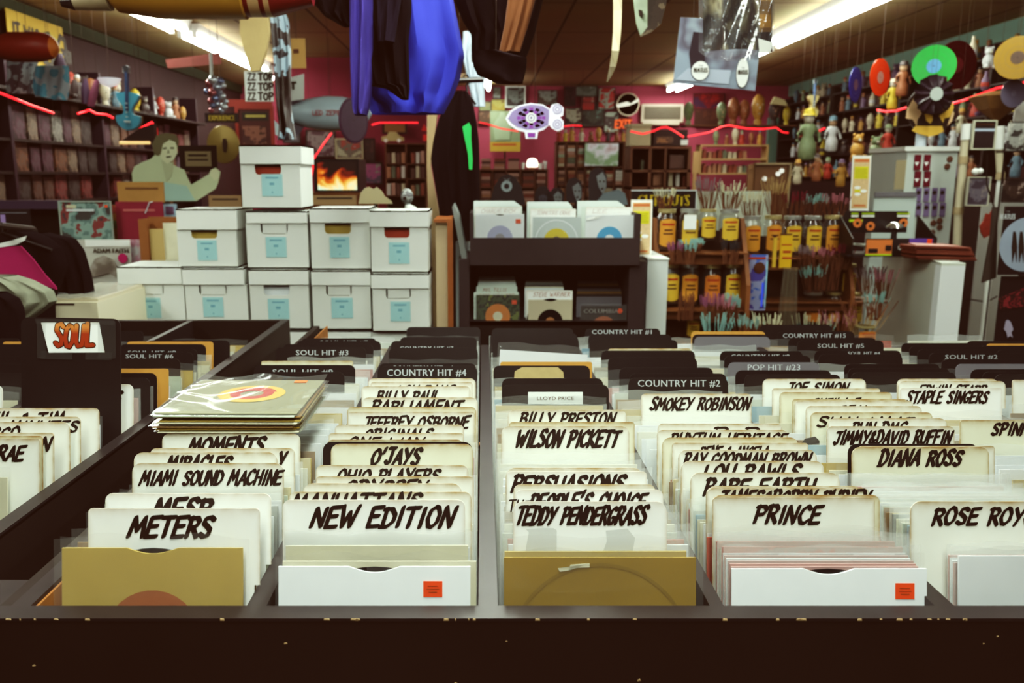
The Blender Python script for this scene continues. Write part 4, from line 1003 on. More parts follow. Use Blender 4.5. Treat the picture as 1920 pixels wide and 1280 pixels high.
def incense_rack():
    for nm, Yq, x0, x1, ys in (('left', JY, 1228, 1392, (470, 575, 640)), ('right', JZ, 1396, 1586, (480, 560, 640))):
        X = lambda px: W(px, 500, Yq).x
        Z = lambda py: W(905, py, Yq).z
        t = thing('incense_rack', 'stepped brown wooden incense rack, %s half of the jar display' % nm, 'rack', ((X(x0) + X(x1)) / 2, Yq, 0))
        zb_ = CZ - .774 if nm == 'left' else 0
        for k, y in enumerate(ys):
            part('step_board', MB().box(X(x0 - 2), X(x1 if nm == 'left' or k == 0 else 1656), Yq - .09, Yq + .09, Z(y + 4), Z(y) - .002), M_brownwood, t)
        for k, (y0, y1) in enumerate(((ys[0] + 4, ys[0] + 24), (ys[1] + 4, ys[1] + 20))):
            part('front_board', MB().box(X(x0), X(x1 - 5), Yq - .05, Yq - .04, Z(y1), Z(y0)), M_brownwood, t)
        part('back_panel', MB().box(X(x0), X(x1), Yq + .10, Yq + .11, zb_, Z(ys[0] - 35)), mat('rack_back_dark', (.06, .03, .02), .7), t)
        for x in (x0 - 3, x1 - 3):
            part('side_board', MB().prism([(Yq - .10, zb_), (Yq + .11, zb_), (Yq + .11, Z(ys[0] - 60)), (Yq + .05, Z(ys[0] - 60)), (Yq - .10, Z(ys[0] + 60))], X(x), X(x) + .02, 'x'), M_brownwood, t)
incense_rack()
pz = CZ - .775
pl = thing('display_plinth', 'low dark plinth under the incense racks', 'plinth', (W(1440, 600, 3.9).x, 3.9, 0))
part('plinth_top', MB().box(W(1262, 600, 3.9).x, W(1662, 600, 3.9).x, 3.60, 4.10, pz - .03, pz), M_wood_black, pl)
part('body', MB().box(W(1270, 600, 3.9).x, W(1650, 600, 3.9).x, 3.64, 3.8, 0, pz - .03), M_wood_black, pl)
def px_plane(name, label, cat, pts, Y, th, m, group=None):
    """a flat cut-out standing at depth Y, its outline given in pixels"""
    out = [(W(x, y, Y).x, W(x, y, Y).z) for x, y in pts]
    return solo(name, MB().prism(out, Y, Y + th), m, label, cat, group)
def rect(m, x0, y0, x1, y1, Y, th=.002):
    a, b = W(x0, y1, Y), W(x1, y0, Y); return m.box(a.x, b.x, Y, Y + th, a.z, b.z)
def flat(name, label, cat, x0, y0, x1, y1, Y, m, th=.012, frame=None, fw=.012, group=None, extra=()):
    """a flat picture or panel with optional frame and printed blocks (x0,y0,x1,y1,material in px)"""
    a, b = W(x0, y1, Y), W(x1, y0, Y)
    t = thing(name, label, cat, ((a.x + b.x) / 2, Y, a.z), group)
    part('panel', MB().box(a.x, b.x, Y, Y + th, a.z, b.z), m, t)
    if frame:
        part('frame', MB().box(a.x - fw, a.x, Y - .006, Y + th, a.z - fw, b.z + fw).box(b.x, b.x + fw, Y - .006, Y + th, a.z - fw, b.z + fw).box(a.x, b.x, Y - .006, Y + th, b.z, b.z + fw).box(a.x, b.x, Y - .006, Y + th, a.z - fw, a.z), frame, t)
    for i, e in enumerate(extra):
        nm = e[5] if len(e) > 5 else 'printed_block'
        part(nm, rect(MB(), e[0], e[1], e[2], e[3], Y - .002 - i * .0008, .0014), e[4], t)
    return t
def ptext(root, text, x0, y0, x1, y1, Y, m, bold=.03, name='lettering'):
    a, b = W(x0, y1, Y), W(x1, y0, Y)
    part(name, printed(MB(), text, a.x, b.x, a.z, b.z - a.z, Y, bold), m, root)
t = thing('cut_outs_sign', 'black sign with yellow CUT-OUTS lettering behind the incense', 'sign', W(1245, 396, 4.35))
m_sy = mat('sign_yellow', (.52, .38, .03), .5)
a, b = W(1184, 392, 4.35), W(1305, 358, 4.35)
o = [(a.x, a.z), (b.x, a.z), (b.x, b.z), (a.x, b.z)]
part('board', MB().prism(o, 4.35, 4.36), M_blackcard, t)
part('pale_edge', MB().box(a.x - .004, b.x + .004, 4.352, 4.356, b.z, b.z + .006).box(b.x, b.x + .006, 4.352, 4.356, a.z, b.z), M_sil, t)
ptext(t, 'CUT-OUTS', 1196, 365, 1293, 386, 4.348, m_sy, .05)
# yellow incense packets, holographic packet, tall vase
for i, (x0, x1, y0, y1) in enumerate(((1448, 1458, 445, 501), (1461, 1487, 441, 502))):
    tt = flat('incense_packet', ['narrow yellow incense packet seen beside the front one', 'upright yellow incense packet with red printing above the tall vase'][i], 'packet', x0, y0, x1, y1, 3.98, M_lab[1] if i == 0 else mat('packet_yellow', (.66, .42, .03), .5), .012)
    part('hanging_clip', rect(MB(), x0 + 2, y0 - 3, x1 - 2, y0, 3.985), M_stick, tt)
    if i: part('lettering', rect(rect(rect(MB(), 1466, 458, 1484, 460, 3.978), 1468, 470, 1483, 474, 3.978), 1467, 482, 1484, 485, 3.978), M_printr, tt)
h = flat('foil_packet', 'tall blue holographic packet hanging on the incense rack', 'packet', 1400, 477, 1441, 582, 3.9, ramp_mat('hologram', [(.10, .10, .35), (.30, .35, .55), (.08, .18, .55), (.35, .12, .30)], 9, .2), .006)
part('hanging_clip', rect(MB(), 1415, 474, 1425, 477, 3.9), M_stick, h)
part('blue_stripe', rect(MB(), 1426, 530, 1432, 575, 3.898), mat('electric_blue', (.05, .12, .85), .3, emit=.25), h)
part('pale_stripe', rect(MB(), 1435, 490, 1438, 576, 3.898), mat('ice_blue', (.35, .65, .75), .3), h)
part('red_print', rect(MB(), 1403, 482, 1436, 486, 3.898), M_printr, h)
part('dark_badge', MB().disc((W(1424, 502, 3.897).x, W(1424, 502, 3.897).z), .026, 3.897), M_stick, h)
q = W(1473, 640, 3.95); q.z = pz + .001; vh = W(1473, 502, 3.95).z - q.z
solo('glass_vase', MB().lathe([(.045, 0), (.05, .02), (.04, vh * .6), (.032, vh * .97), (.036, vh)], (q.x, 3.95, q.z), 16), plastic_mat('vase_glass', .10, (.6, .55, .4)), 'tall clear glass vase below the yellow packets', 'vase', smooth=True)
# ---------------------------------------------------------------- white counter at the right
def counter():
    Y = 3.75
    X = lambda px, q=Y: W(px, 500, q).x
    Z = lambda py, q=Y: W(905, py, q).z
    t = thing('counter', 'white shop counter at the right with a bright front post', 'counter', (X(1770), Y + .4, 0))
    mw = mat('counter_white', (.58, .62, .55), .6, noise=.06, nscale=3)
    a = W(1655, 478, 4.75); b = W(1765, 498, Y); c = W(1810, 500, Y)
    m = MB().add([(a.x, a.y, 0), (b.x, b.y, 0), (b.x, b.y, b.z), (a.x, a.y, b.z), (a.x + .02, a.y + .03, 0), (b.x + .02, b.y + .03, 0), (b.x + .02, b.y + .03, b.z), (a.x + .02, a.y + .03, b.z)],
                [(0, 1, 2, 3), (4, 7, 6, 5), (0, 3, 7, 4), (1, 5, 6, 2), (3, 2, 6, 7), (0, 4, 5, 1)])
    part('side_panel', m, mw, t)
    part('front_post', MB().box(b.x, c.x, Y, Y + .05, 0, b.z), mat('post_white', (.72, .76, .76), .5), t)
    part('counter_top', MB().prism([(b.x, Y), (c.x, Y), (c.x, 4.9), (a.x - .12, 4.9), (a.x - .02, 4.75)], b.z, b.z + .012, 'z'), mw, t)
    return b.z + .012
cz_ = counter()
def display_box():
    Y = 4.05
    p = lambda x, y, q=Y: W(x, y, q)
    t = thing('display_box', 'black counter display box of small orange-printed items, open at the front', 'display box', (p(1665, 480).x, Y, p(1665, 481).z))
    mk = mat('display_black', (.02, .018, .02), .4)
    zb = p(1665, 481).z
    part('header', MB().box(p(1581, 396, Y + .2).x, p(1703, 396, Y + .2).x, Y + .2, Y + .206, zb + .1, p(1640, 396, Y + .2).z), mk, t)
    part('left_side', MB().prism([(Y, zb), (Y + .2, zb), (Y + .2, p(1640, 396, Y + .2).z), (Y, p(1640, 447).z)], p(1620, 480).x - .06, p(1620, 480).x - .055, 'x'), mk, t)
    part('right_side', MB().prism([(Y, zb), (Y + .2, zb), (Y + .2, p(1700, 402, Y + .2).z), (Y, p(1640, 446).z)], p(1752, 480).x, p(1752, 480).x + .005, 'x'), mk, t)
    part('base', MB().box(p(1588, 480).x, p(1752, 480).x, Y, Y + .2, zb, zb + .01), mk, t)
    part('front_lip', MB().box(p(1621, 480).x, p(1752, 480).x, Y - .004, Y, zb, p(1700, 447).z), mk, t)
    mo = mat('box_orange', (.66, .22, .07), .5); ml = mat('lime_print', (.45, .62, .03), .5)
    part('orange_panel', rect(MB(), 1623, 449, 1674, 476, Y - .006), mo, t)
    part('lime_line', rect(MB(), 1622, 476, 1672, 479, Y - .006), ml, t)
    part('black_corner', rect(MB(), 1628, 466, 1646, 474, Y - .008), mk, t); part('black_corner', rect(MB(), 1660, 460, 1672, 470, Y - .008), mk, t)
    part('purple_panel', rect(MB(), 1704, 447, 1750, 462, Y - .006), mat('box_purple', (.10, .06, .30), .5), t)
    part('red_mark', rect(MB(), 1738, 448, 1748, 458, Y - .008), M_sticker, t)
    q = p(1688, 464, Y - .006); part('round_logo', MB().ring((q.x, q.z), .004, .013, Y - .006), M_card[2], t)
    for k, (a, b) in enumerate(((1596, 1610), (1616, 1640), (1682, 1706))):
        part('header_print', rect(MB(), a, 403, b, 407, Y + .19), M_card[2], t); part('header_lime', rect(MB(), a, 399, b, 401.5, Y + .19), ml, t)
    q = W(1678, 419, Y + .12)
    d = part('silver_dome', MB().lathe([(.045, 0), (.04, .012), (.02, .026), (.002, .03)], (q.x, Y + .12, q.z - .02), 18), mat('chrome', (.7, .7, .7), .2, .9), t, True)
    part('dome_stem', MB().lathe([(.015, 0), (.012, .10)], (q.x, Y + .12, q.z - .12), 12), mk, t)
    for k, (x, y) in enumerate(((1608, 418), (1632, 424), (1694, 418))):
        qq = W(x, y, Y + .15)
        part('orange_ring', MB().ring((qq.x, qq.z), .008, .022, Y + .15), mo, t)
    part('lime_stripe', rect(MB(), 1592, 411, 1618, 416, Y + .16).add([], []), ml, t)
display_box()
def trays():
    m1 = mat('tray_brown', (.17, .045, .028), .5, noise=.2)
    for i in range(8):
        Y = 3.95 + R.uniform(-.01, .01); a = W(1703 + R.uniform(-3, 4), 490 - i * 3.6, Y); b = W(1803 - i * 1.6, 490 - i * 3.6, Y)
        z = cz_ + .002 + i * .0088
        if i < 7:
            m = MB().prism([(a.x + .01, Y - .05), (b.x, Y - .12), (b.x + .01, Y + .10), (a.x + .04, Y + .16), (a.x - .01, Y + .05)], z, z + .007, 'z')
            solo('brown_tray', m, m1, 'flat reddish brown tray, %s from the bottom of the counter stack' % nth(i).replace('frontmost', 'first'), 'tray', 'brown trays stacked on the counter')
        else:
            m = MB().prism([(a.x + .01, Y - .05), (b.x - .04, Y - .10), (b.x - .05, Y + .02), (a.x + .05, Y + .12)], z, z + .003, 'z')
            solo('pink_paper', m, mat('pink_paper', (.55, .30, .26), .6), 'sheet of pink paper on top of the brown trays', 'paper')
trays()
# ---------------------------------------------------------------- right side fixtures
def cabinet_right():
    Y = 5.0
    a, b = W(1728, 290, Y), W(1790, 290, Y); l = W(1672, 290, 5.5)
    z1 = W(1728, 283, Y).z
    mw = mat('cabinet_white', (.50, .55, .52), .6, noise=.08, nscale=4)
    t = thing('display_cabinet', 'tall white cabinet covered with small maroon and purple cards, at the right', 'cabinet', (a.x, 5.2, 0))
    x0, x1 = W(1700, 300, Y).x, W(1795, 300, Y).x
    part('body', MB().box(x0, x1, Y, Y + .45, 0, z1), mw, t)
    part('top', MB().box(x0 - .02, x1 + .015, Y - .015, Y + .46, z1, z1 + .025), M_boxtop, t)
    part('price_board', rect(MB(), 1676, 300, 1700, 355, Y - .004), mat('price_board', (.30, .26, .17), .6), t)
    k = 0
    mm, mp = mat('maroon_card', (.13, .012, .03), .4), mat('purple_card', (.19, .15, .27), .5)
    for x0_, y0_ in ((1713, 290), (1731, 290), (1713, 321), (1731, 321)):
        c = flat('hanging_card', 'small maroon card with white heart on the white cabinet, %s' % ['upper first', 'upper second', 'lower first', 'lower second'][k], 'card', x0_, y0_, x0_ + 15, y0_ + 29, Y - .008, mm, .003)
        q = W(x0_ + 6, y0_ + 17, Y - .0095); part('white_heart', MB().prism([(q.x - .012, q.z + .008), (q.x, q.z - .012), (q.x + .012, q.z + .008), (q.x + .006, q.z + .012), (q.x, q.z + .007), (q.x - .006, q.z + .012)], Y - .0098, Y - .0085), M_card[2], c)
        k += 1
    k = 0
    for r_, (y, n) in enumerate(((352, 4), (380, 4))):
        for i in range(n):
            x = 1716 + i * 15
            c = flat('hanging_card', 'small purple card on the white cabinet, %s from left in the %s purple row' % (nth(i).replace('frontmost', 'first'), ['upper', 'lower'][r_]), 'card', x, y, x + 13, y + 26, Y - .008, mp, .003)
            q = W(x + 6, y + 9, Y - .0095); part('dark_dot', MB().disc((q.x, q.z), .012, Y - .0095, 12), M_dark, c)
    for i, (x, y) in enumerate(((1781, 298), (1776, 312), (1750, 418), (1762, 414), (1762, 426), (1748, 436))):
        q = W(x, y, Y - .004)
        solo('round_badge', MB().lathe([(.018, -.004), (.014, -.007)], (q.x, Y, q.z), 16, 'y'), mat('badge_brown', (.14, .07, .05), .4), 'small round brown badge on the white cabinet, %s in line' % nth(i).replace('frontmost', 'first'), 'badge', 'brown badges on the white cabinet')
    # white tube and the leaping yellow-black mask
    q = W(1725, 280, 5.1)
    solo('cardboard_tube', MB().lathe([(.03, 0), (.03, .14), (.025, .14)], (q.x, 5.1, z1 + .026), 16), mat('pale_tube', (.55, .62, .70), .5), 'upright pale tube on top of the white cabinet', 'tube', smooth=True)
    Y = 5.05
    p = lambda x, y: (W(x, y, Y).x, W(x, y, Y).z)
    t = thing('hanging_mask', 'hanging yellow and black round cut-out behind the rippled record', 'cut-out', W(1744, 252, Y))
    ang = [p(1744 + 44 * math.cos(a), 208 + 46 * math.sin(a)) for a in [math.pi * 2 * i / 22 for i in range(22)]]
    part('black_disc', MB().prism(ang, Y, Y + .01), mat('cut_black', (.03, .018, .015), .5), t)
    my, mo = mat('cut_yellow', (.72, .46, .10), .5), mat('cut_peach', (.72, .50, .30), .5)
    for m_, pts in ((mo, [(1713, 184), (1700, 205), (1698, 222), (1711, 224), (1718, 236), (1720, 224), (1728, 213)]), (my, [(1733, 213), (1748, 216), (1748, 225), (1744, 232), (1736, 226)]),
                    (my, [(1760, 217), (1778, 205), (1786, 192), (1788, 202), (1780, 220), (1770, 222), (1768, 230)]), (my, [(1709, 245), (1716, 236), (1766, 236), (1769, 246), (1756, 253), (1742, 256), (1722, 251)]), (mo, [(1786, 208), (1789, 212), (1784, 228), (1776, 236), (1779, 226)])):
        part('coloured_patch', MB().prism([p(*a) for a in pts], Y - .004, Y - .001), m_, t)
    part('hanging_cord', MB().tube([(p(1744, 165)[0], Y, p(1744, 165)[1]), (p(1744, 165)[0], Y, ZC)], .0009, 4), M_cord, t)
    # rippled record bowl
    Y = 4.97
    c = W(1751, 177, Y); r = 36 * (W(1752, 177, Y).x - c.x)
    t = thing('hanging_record', 'black rippled record with a grey label, hanging over the yellow cut-out', 'record', c)
    m = MB()
    n = 48
    vs = [(c.x + rr_ * r * math.cos(2 * math.pi * j / n), Y - .02 * rr_ * rr_ * math.cos(12 * 2 * math.pi * j / n) - .03 * (1 - rr_), c.z + rr_ * r * math.sin(2 * math.pi * j / n)) for rr_ in (.3, .6, 1) for j in range(n)]
    m.add(vs, [(k * n + j, k * n + (j + 1) % n, (k + 1) * n + (j + 1) % n, (k + 1) * n + j) for k in range(2) for j in range(n)])
    part('rippled_disc', m, mat('violet_black_vinyl', (.03, .02, .03), .2), t)
    part('record_label', MB().disc((c.x, c.z), r * .34, Y - .03), mat('grey_label', (.40, .45, .42), .5), t)
    part('hanging_cord', MB().tube([(c.x, Y, c.z + r), (c.x, Y, ZC)], .0009, 4), M_cord, t)
cabinet_right()
def hang_disc(px, py, rx, ry, Y, col, labcol, label, lr=.33):
    c = W(px, py, Y); s = W(px + 1, py, Y).x - c.x
    r = ry * s; yaw = math.acos(min(1, rx / ry))
    t = thing('hanging_record', label, 'record', c, None, (0, 0, yaw - math.atan2(c.x, c.y)))
    part('vinyl_disc', MB().lathe([(r, -.002), (r, .002)], (0, 0, 0), 36, 'y'), mat('vinyl_' + label.split()[0], col, .25, noise=.05), t, True, local=True)
    part('groove_ring', MB().ring((0, 0), r * .5, r * .52, -.003, 36).ring((0, 0), r * .75, r * .76, -.003, 36), mat('groove_' + label.split()[0], [q * .75 for q in col], .3), t, local=True)
    part('record_label', MB().disc((0, 0), r * lr, -.0035, 28), mat('rlabel_' + label.split()[0], labcol, .5, noise=.3, nscale=40), t, local=True)
    part('spindle_hole', MB().disc((0, 0), r * .03, -.0042, 10), M_dark, t, local=True)
    part('hanging_cord', MB().tube([(0, 0, r), (0, 0, ZC - c.z)], .0009, 4), M_cord, t, local=True)
hang_disc(1751, 124, 38, 38, 5.15, (.01, .38, .06), (.12, .35, .62), 'green translucent record with sky-blue label hanging near the cabinet')
hang_disc(1650, 145, 17, 34, 5.6, (.68, .06, .015), (.42, .20, .18), 'red-orange record turned edgeways, hanging on a cord')
hang_disc(1604, 159, 11, 32, 6.2, (.05, .05, .26), (.18, .10, .16), 'blue record turned edgeways, hanging by the right wall')
hang_disc(1793, 122, 34, 44, 5.5, (.07, .006, .01), (.15, .02, .03), 'dark-red record hanging behind the green one')
hang_disc(1908, 108, 44, 39, 4.8, (.26, .15, .012), (.08, .045, .03), 'gold record at the right edge of view, hanging on a cord', .3)
hang_disc(1900, 175, 20, 26, 4.9, (.13, .12, .17), (.16, .14, .2), 'greyish record hanging beneath the gold one', .2)
# white-tubed stands, framed photographs, posters at the far right
def tube_stand():
    for i, (pts, Y, r) in enumerate((([(1812, 232), (1810, 262), (1806, 300), (1802, 345), (1797, 395), (1795, 445), (1793, 478)], 4.7, .022), ([(1875, 236), (1873, 280), (1876, 330)], 4.75, .02))):
        m = MB().tube([W(x, y, Y) for x, y in pts], r, 12)
        t = thing('plastic_pipe_stand', 'upright %s of joined white plastic pipe at the right' % ['long stand', 'short stand'][i], 'stand', W(*pts[-1], Y))
        part('pipe', m, mat('pipe_cream', (.50, .46, .34), .5), t, True)
        part('pipe_top', MB().tube([W(x, y, Y) - Vector((0, .002, 0)) for x, y in pts[:2]], r * 1.15, 12), M_boxtop, t, True)
        for k in range(2, len(pts), 2):
            q = W(*pts[k], Y); part('pipe_joint', MB().lathe([(r * 1.2, -.02), (r * 1.2, .02)], q, 12), mat('joint_tan', (.36, .29, .18), .6), t, True)
        part('lower_pole', MB().tube([W(*pts[-1], Y), Vector((W(*pts[-1], Y).x, Y, 0))], r * .8, 10), M_boxtop, t)
    mb = mat('photo_black', (.035, .028, .03), .3, noise=.4, nscale=14)
    wf = mat('frame_cream', (.50, .50, .40), .5)
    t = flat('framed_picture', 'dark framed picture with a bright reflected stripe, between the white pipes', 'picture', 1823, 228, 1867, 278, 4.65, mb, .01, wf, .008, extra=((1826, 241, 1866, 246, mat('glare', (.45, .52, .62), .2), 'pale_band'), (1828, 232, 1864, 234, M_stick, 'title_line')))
    t = flat('framed_picture', 'dim bluish photograph in a cream frame under the white pipes', 'picture', 1812, 333, 1856, 384, 4.62, ramp_mat('photo_bluegrey', [(.06, .05, .07), (.14, .13, .16), (.22, .20, .20)], 14), .01, wf, .006)
    t = flat('hanging_photograph', 'black and white photograph of a figure at the right edge', 'picture', 1887, 230, 1925, 282, 4.9, ramp_mat('photo_bw', [(.05, .05, .05), (.35, .36, .34), (.5, .5, .46)], 16), .01)
    t = flat('hanging_photograph', 'dark photograph above the black poster at the right edge', 'picture', 1878, 338, 1925, 378, 4.6, ramp_mat('photo_dark', [(.02, .015, .015), (.05, .035, .03), (.28, .22, .2)], 14), .01)
    t = flat('wall_board', 'plain white board fixed behind the pipes at the right', 'panel', 1815, 380, 1925, 640, 5.2, mat('panel_greywhite', (.42, .43, .40), .7, noise=.08, nscale=3), .02)
    t = flat('wall_board', 'pale paper sheet near the right edge below the gold record', 'panel', 1900, 190, 1930, 228, 5.4, M_boxtop, .005)
    Y = 4.3
    m = MB().tube([W(1868, 285, Y), W(1925, 283, Y)], .005, 6).tube([W(1884, 285, Y), W(1880, 345, Y)], .004, 6).tube([W(1851, 290, Y), W(1850, 345, Y), W(1866, 395, Y)], .004, 6)
    m.tube([W(1884, 285, Y), Vector((W(1884, 285, Y).x, Y, 0))], .004, 6)
    solo('wire_rack', m, M_wood_black, 'thin black wire rack holding pictures at the right edge', 'rack')
    m = MB().tube([W(1810, 560, 5.15), W(1850, 566, 5.12), W(1870, 555, 5.1)], .004, 5)
    solo('power_cord', m, M_wood_black, 'black cable hanging across the white board at the right', 'cable')
    # black album-style posters
    Y = 3.7
    t = flat('hanging_poster', 'black poster with small silver lettering and a round photograph at the right edge', 'poster', 1872, 387, 1960, 515, Y, mat('poster_black', (.022, .014, .016), .4), .012)
    ptext(t, 'BEATLES', 1875, 401, 1904, 411, Y - .002, M_sil, .05); ptext(t, 'THE', 1886, 395, 1894, 398, Y - .002, M_sil, .02)
    q = W(1925, 458, Y - .002); r = 52 * (W(1926, 458, Y - .002).x - q.x)
    pc = part('round_photograph', MB().disc((q.x, q.z), r * .98, Y - .002, 36), mat('photo_sky', (.30, .36, .44), .4, noise=.1), t)
    g = MB()
    for x in (1901, 1914, 1927):                                    # plain standing silhouettes
        a = [(x - 4, 492), (x - 5, 462), (x - 3, 440), (x - 2, 434), (x + 2, 434), (x + 3, 440), (x + 5, 462), (x + 4, 492), (x + 1, 470)]
        g.prism([(W(u, v, Y).x, W(u, v, Y).z) for u, v in a], Y - .005, Y - .003)
    part('silhouettes', g, M_dark, pc)
    t = flat('hanging_poster', 'nearly black poster with faint red lettering and a small pale figure', 'poster', 1866, 518, 1960, 640, Y + .02, MATS['poster_black'], .012)
    part('red_smudge', MB().prism([(W(u, v, Y).x, W(u, v, Y).z) for u, v in ((1876, 560), (1925, 540), (1925, 575), (1880, 582))], Y + .014, Y + .016), ramp_mat('red_scrawl', [(.03, .01, .012), (.16, .02, .03), (.03, .01, .01), (.2, .03, .04)], 22), t)
    part('pale_figure', MB().prism([(W(u, v, Y).x, W(u, v, Y).z) for u, v in ((1885, 618), (1889, 602), (1893, 600), (1898, 604), (1903, 618), (1899, 624), (1902, 634), (1897, 630), (1892, 634), (1890, 624))], Y + .010, Y + .013), mat('figure_lilac', (.36, .34, .44), .6), t)
    q = W(1862, 450, Y)
    solo('poster_board', MB().prism([(W(u, v, 3.75).x, W(u, v, 3.75).z) for u, v in ((1862, 388), (1871, 388), (1868, 520), (1842, 530), (1858, 440))], 3.75, 3.76), mat('side_black', (.05, .04, .035), .6), 'dark angled board edge left of the black poster', 'board')
    pts = [(1862, 392), (1868, 400), (1860, 404), (1866, 415), (1857, 420), (1858, 440), (1846, 446), (1840, 436), (1838, 424), (1845, 414), (1850, 400), (1856, 402)]
    px_plane('hanging_paper_flower', 'spiky dark red paper decoration beside the black poster', 'decoration', pts, 4.2, .01, mat('dark_red_paper', (.20, .03, .02), .6, noise=.4, nscale=30))
    q = W(1840, 330, 4.5)
    solo('hanging_ball_ornament', MB().ball(W(1829, 322, 4.5), .018, 8).ball(W(1838, 321, 4.5), .016, 8), M_boxtop, 'pair of small white round ornaments above the bluish photograph', 'ornament', smooth=True)
    tc_ = thing('white_shelf_unit', 'long low white cabinet with dark top strip behind the counter display', 'cabinet', W(1668, 400, 4.95))
    part('body', MB().box(W(1637, 400, 4.95).x, W(1716, 400, 4.95).x, 4.95, 4.99, 0, W(1637, 368, 4.95).z), mat('cool_panel', (.50, .58, .56), .6), tc_)
    part('dark_strip', MB().box(W(1636, 400, 4.95).x, W(1714, 400, 4.95).x, 4.94, 4.95, W(1637, 369, 4.95).z, W(1637, 360, 4.95).z), M_greycard, tc_)
tube_stand()
# ---------------------------------------------------------------- clothes
def garment(name, label, cat, rows, Y, th, m, nf=5, amp=.3, seed=0, cord=None, extra=None):
    """soft hanging garment: rows of (y, x left, x right) in pixels"""
    rr = random.Random(seed); ph = rr.uniform(0, 6); n = 26
    k = len(rows); t = thing(name, label, cat, W((rows[-1][1] + rows[-1][2]) / 2, rows[-1][0], Y))
    def col_(u, s, fold=True):
        i = min(int(u * (k - 1)), k - 2); f = u * (k - 1) - i
        y = rows[i][0] * (1 - f) + rows[i + 1][0] * f; a = rows[i][1] * (1 - f) + rows[i + 1][1] * f; b = rows[i][2] * (1 - f) + rows[i + 1][2] * f
        q = W(a + (b - a) * s, y, Y)
        d = math.sqrt(max(0, 1 - (2 * s - 1) ** 2)) ** .6
        w = amp * math.sin(ph + s * nf * 6.28 + 1.2 * math.sin(u * 4 + ph)) + amp * .5 * math.sin(s * nf * 11 + u * 3)
        return q, d * th * (1 + (w if fold else 0) * (.4 + .6 * u))
    nu = max(10, k * 4)
    vs = []
    for j in range(nu + 1):
        for i in range(n + 1):
            q, d = col_(j / nu, i / n); vs.append((q.x, Y - d * 1.0, q.z))
        for i in range(n, -1, -1):
            q, d = col_(j / nu, i / n, False); vs.append((q.x, Y + .5 * d + .002, q.z))
    M_ = 2 * (n + 1)
    mb = MB().add(vs, [(j * M_ + i, j * M_ + (i + 1) % M_, (j + 1) * M_ + (i + 1) % M_, (j + 1) * M_ + i) for j in range(nu) for i in range(M_)])
    part('fabric', mb, m, t, True)
    if cord is not None:
        for c in cord:
            q = W(c, rows[0][0] + 4, Y); part('hanging_cord', MB().tube([q, Vector((q.x, Y, ZC))], .0009, 5), M_cord, t)
    return t
M_bluef = mat('cobalt_fleece', (.035, .05, .40), .9, noise=.12, nscale=8)
M_blackf = mat('black_cotton', (.010, .007, .009), 1, noise=.3, nscale=10, spec=.05)
M_greyf = mat('charcoal_cotton', (.022, .018, .03), 1, noise=.3, nscale=10, spec=.05)
YG = 2.55
g = garment('sweatshirt', 'bright cobalt blue sweatshirt hanging from the ceiling', 'sweatshirt', [(-70, 690, 830), (0, 655, 850), (60, 655, 862), (105, 657, 871), (150, 658, 862), (180, 660, 850), (198, 690, 840), (214, 697, 832)], YG, .07, M_bluef, 3, .35, 1, cord=(740,))
garment('sweatshirt', 'darker blue sweatshirt hanging at the left of the cobalt one', 'sweatshirt', [(-60, 655, 700), (30, 657, 702), (100, 658, 700), (160, 660, 698), (205, 662, 692), (216, 666, 688)], YG - .20, .05, mat('deep_blue_fleece', (.07, .055, .30), .9), 2, .3, 2, cord=(676,))
garment('black_trousers', 'black garment hanging over the blue sweatshirt, longest of the dark ones', 'garment', [(-80, 640, 770), (20, 640, 772), (75, 668, 766), (120, 678, 767), (160, 688, 768), (166, 724, 768), (186, 752, 766)], YG - .16, .045, M_blackf, 4, .4, 3, cord=(700,))
garment('grey_shirt', 'dark slate garment in front of the black ones near the ceiling', 'garment', [(-80, 705, 762), (0, 706, 752), (50, 708, 744), (80, 709, 740)], YG - .25, .03, M_greyf, 2, .3, 4, cord=(725,))
garment('black_bag', 'black garment bunched at the ceiling left of the blue sweatshirt', 'garment', [(-80, 575, 720), (0, 583, 690), (30, 608, 660), (48, 640, 655)], YG + .1, .06, M_blackf, 3, .4, 5, cord=(640,))
garment('black_jacket', 'black jacket with brown panel hanging right of the blue sweatshirt', 'jacket', [(-80, 850, 1040), (0, 852, 1018), (40, 868, 1008), (66, 884, 1002), (95, 884, 992), (112, 886, 985)], YG + .05, .06, M_blackf, 5, .35, 6, cord=(930,))
garment('brown_scarf', 'brown scarf draped over the black jacket', 'scarf', [(-60, 954, 1008), (0, 952, 1004), (50, 945, 990), (98, 935, 975)], YG - .10, .022, mat('rust_brown_cloth', (.15, .06, .025), .9, noise=.25), 2, .3, 7, cord=(980,))
garment('rolled_cloth', 'thick black rolled cloth beneath the black jacket', 'cloth', [(98, 886, 940), (110, 886, 988), (125, 888, 987), (140, 895, 984), (156, 930, 980)], YG - .17, .05, M_blackf, 1, .2, 8, cord=(930,))
YT = 3.3
tee = garment('black_tee_shirt', 'long black tee shirt with green print hanging on a hanger', 'tee shirt', [(172, 852, 876), (190, 836, 886), (225, 822, 893), (265, 812, 898), (300, 808, 899), (360, 818, 900), (400, 824, 900), (450, 828, 898)], YT, .05, M_blackf, 3, .25, 9)
mg = mat('green_print', (.02, .42, .10), .6)
part('green_print', MB().prism([(W(x, y, YT).x, W(x, y, YT).z) for x, y in ((868, 240), (880, 232), (884, 240), (884, 262), (887, 300), (886, 318), (880, 318), (878, 290), (872, 262))], YT - .085, YT - .08), mg, tee)
hg = thing('coat_hanger', 'black wire hangers on a rail above the tee shirt', 'hanger', W(874, 150, YT))
p = lambda x, y, q=YT: W(x, y, q)
part('rail', MB().tube([p(858, 151), p(906, 149)], .010, 8), M_blackcard, hg)
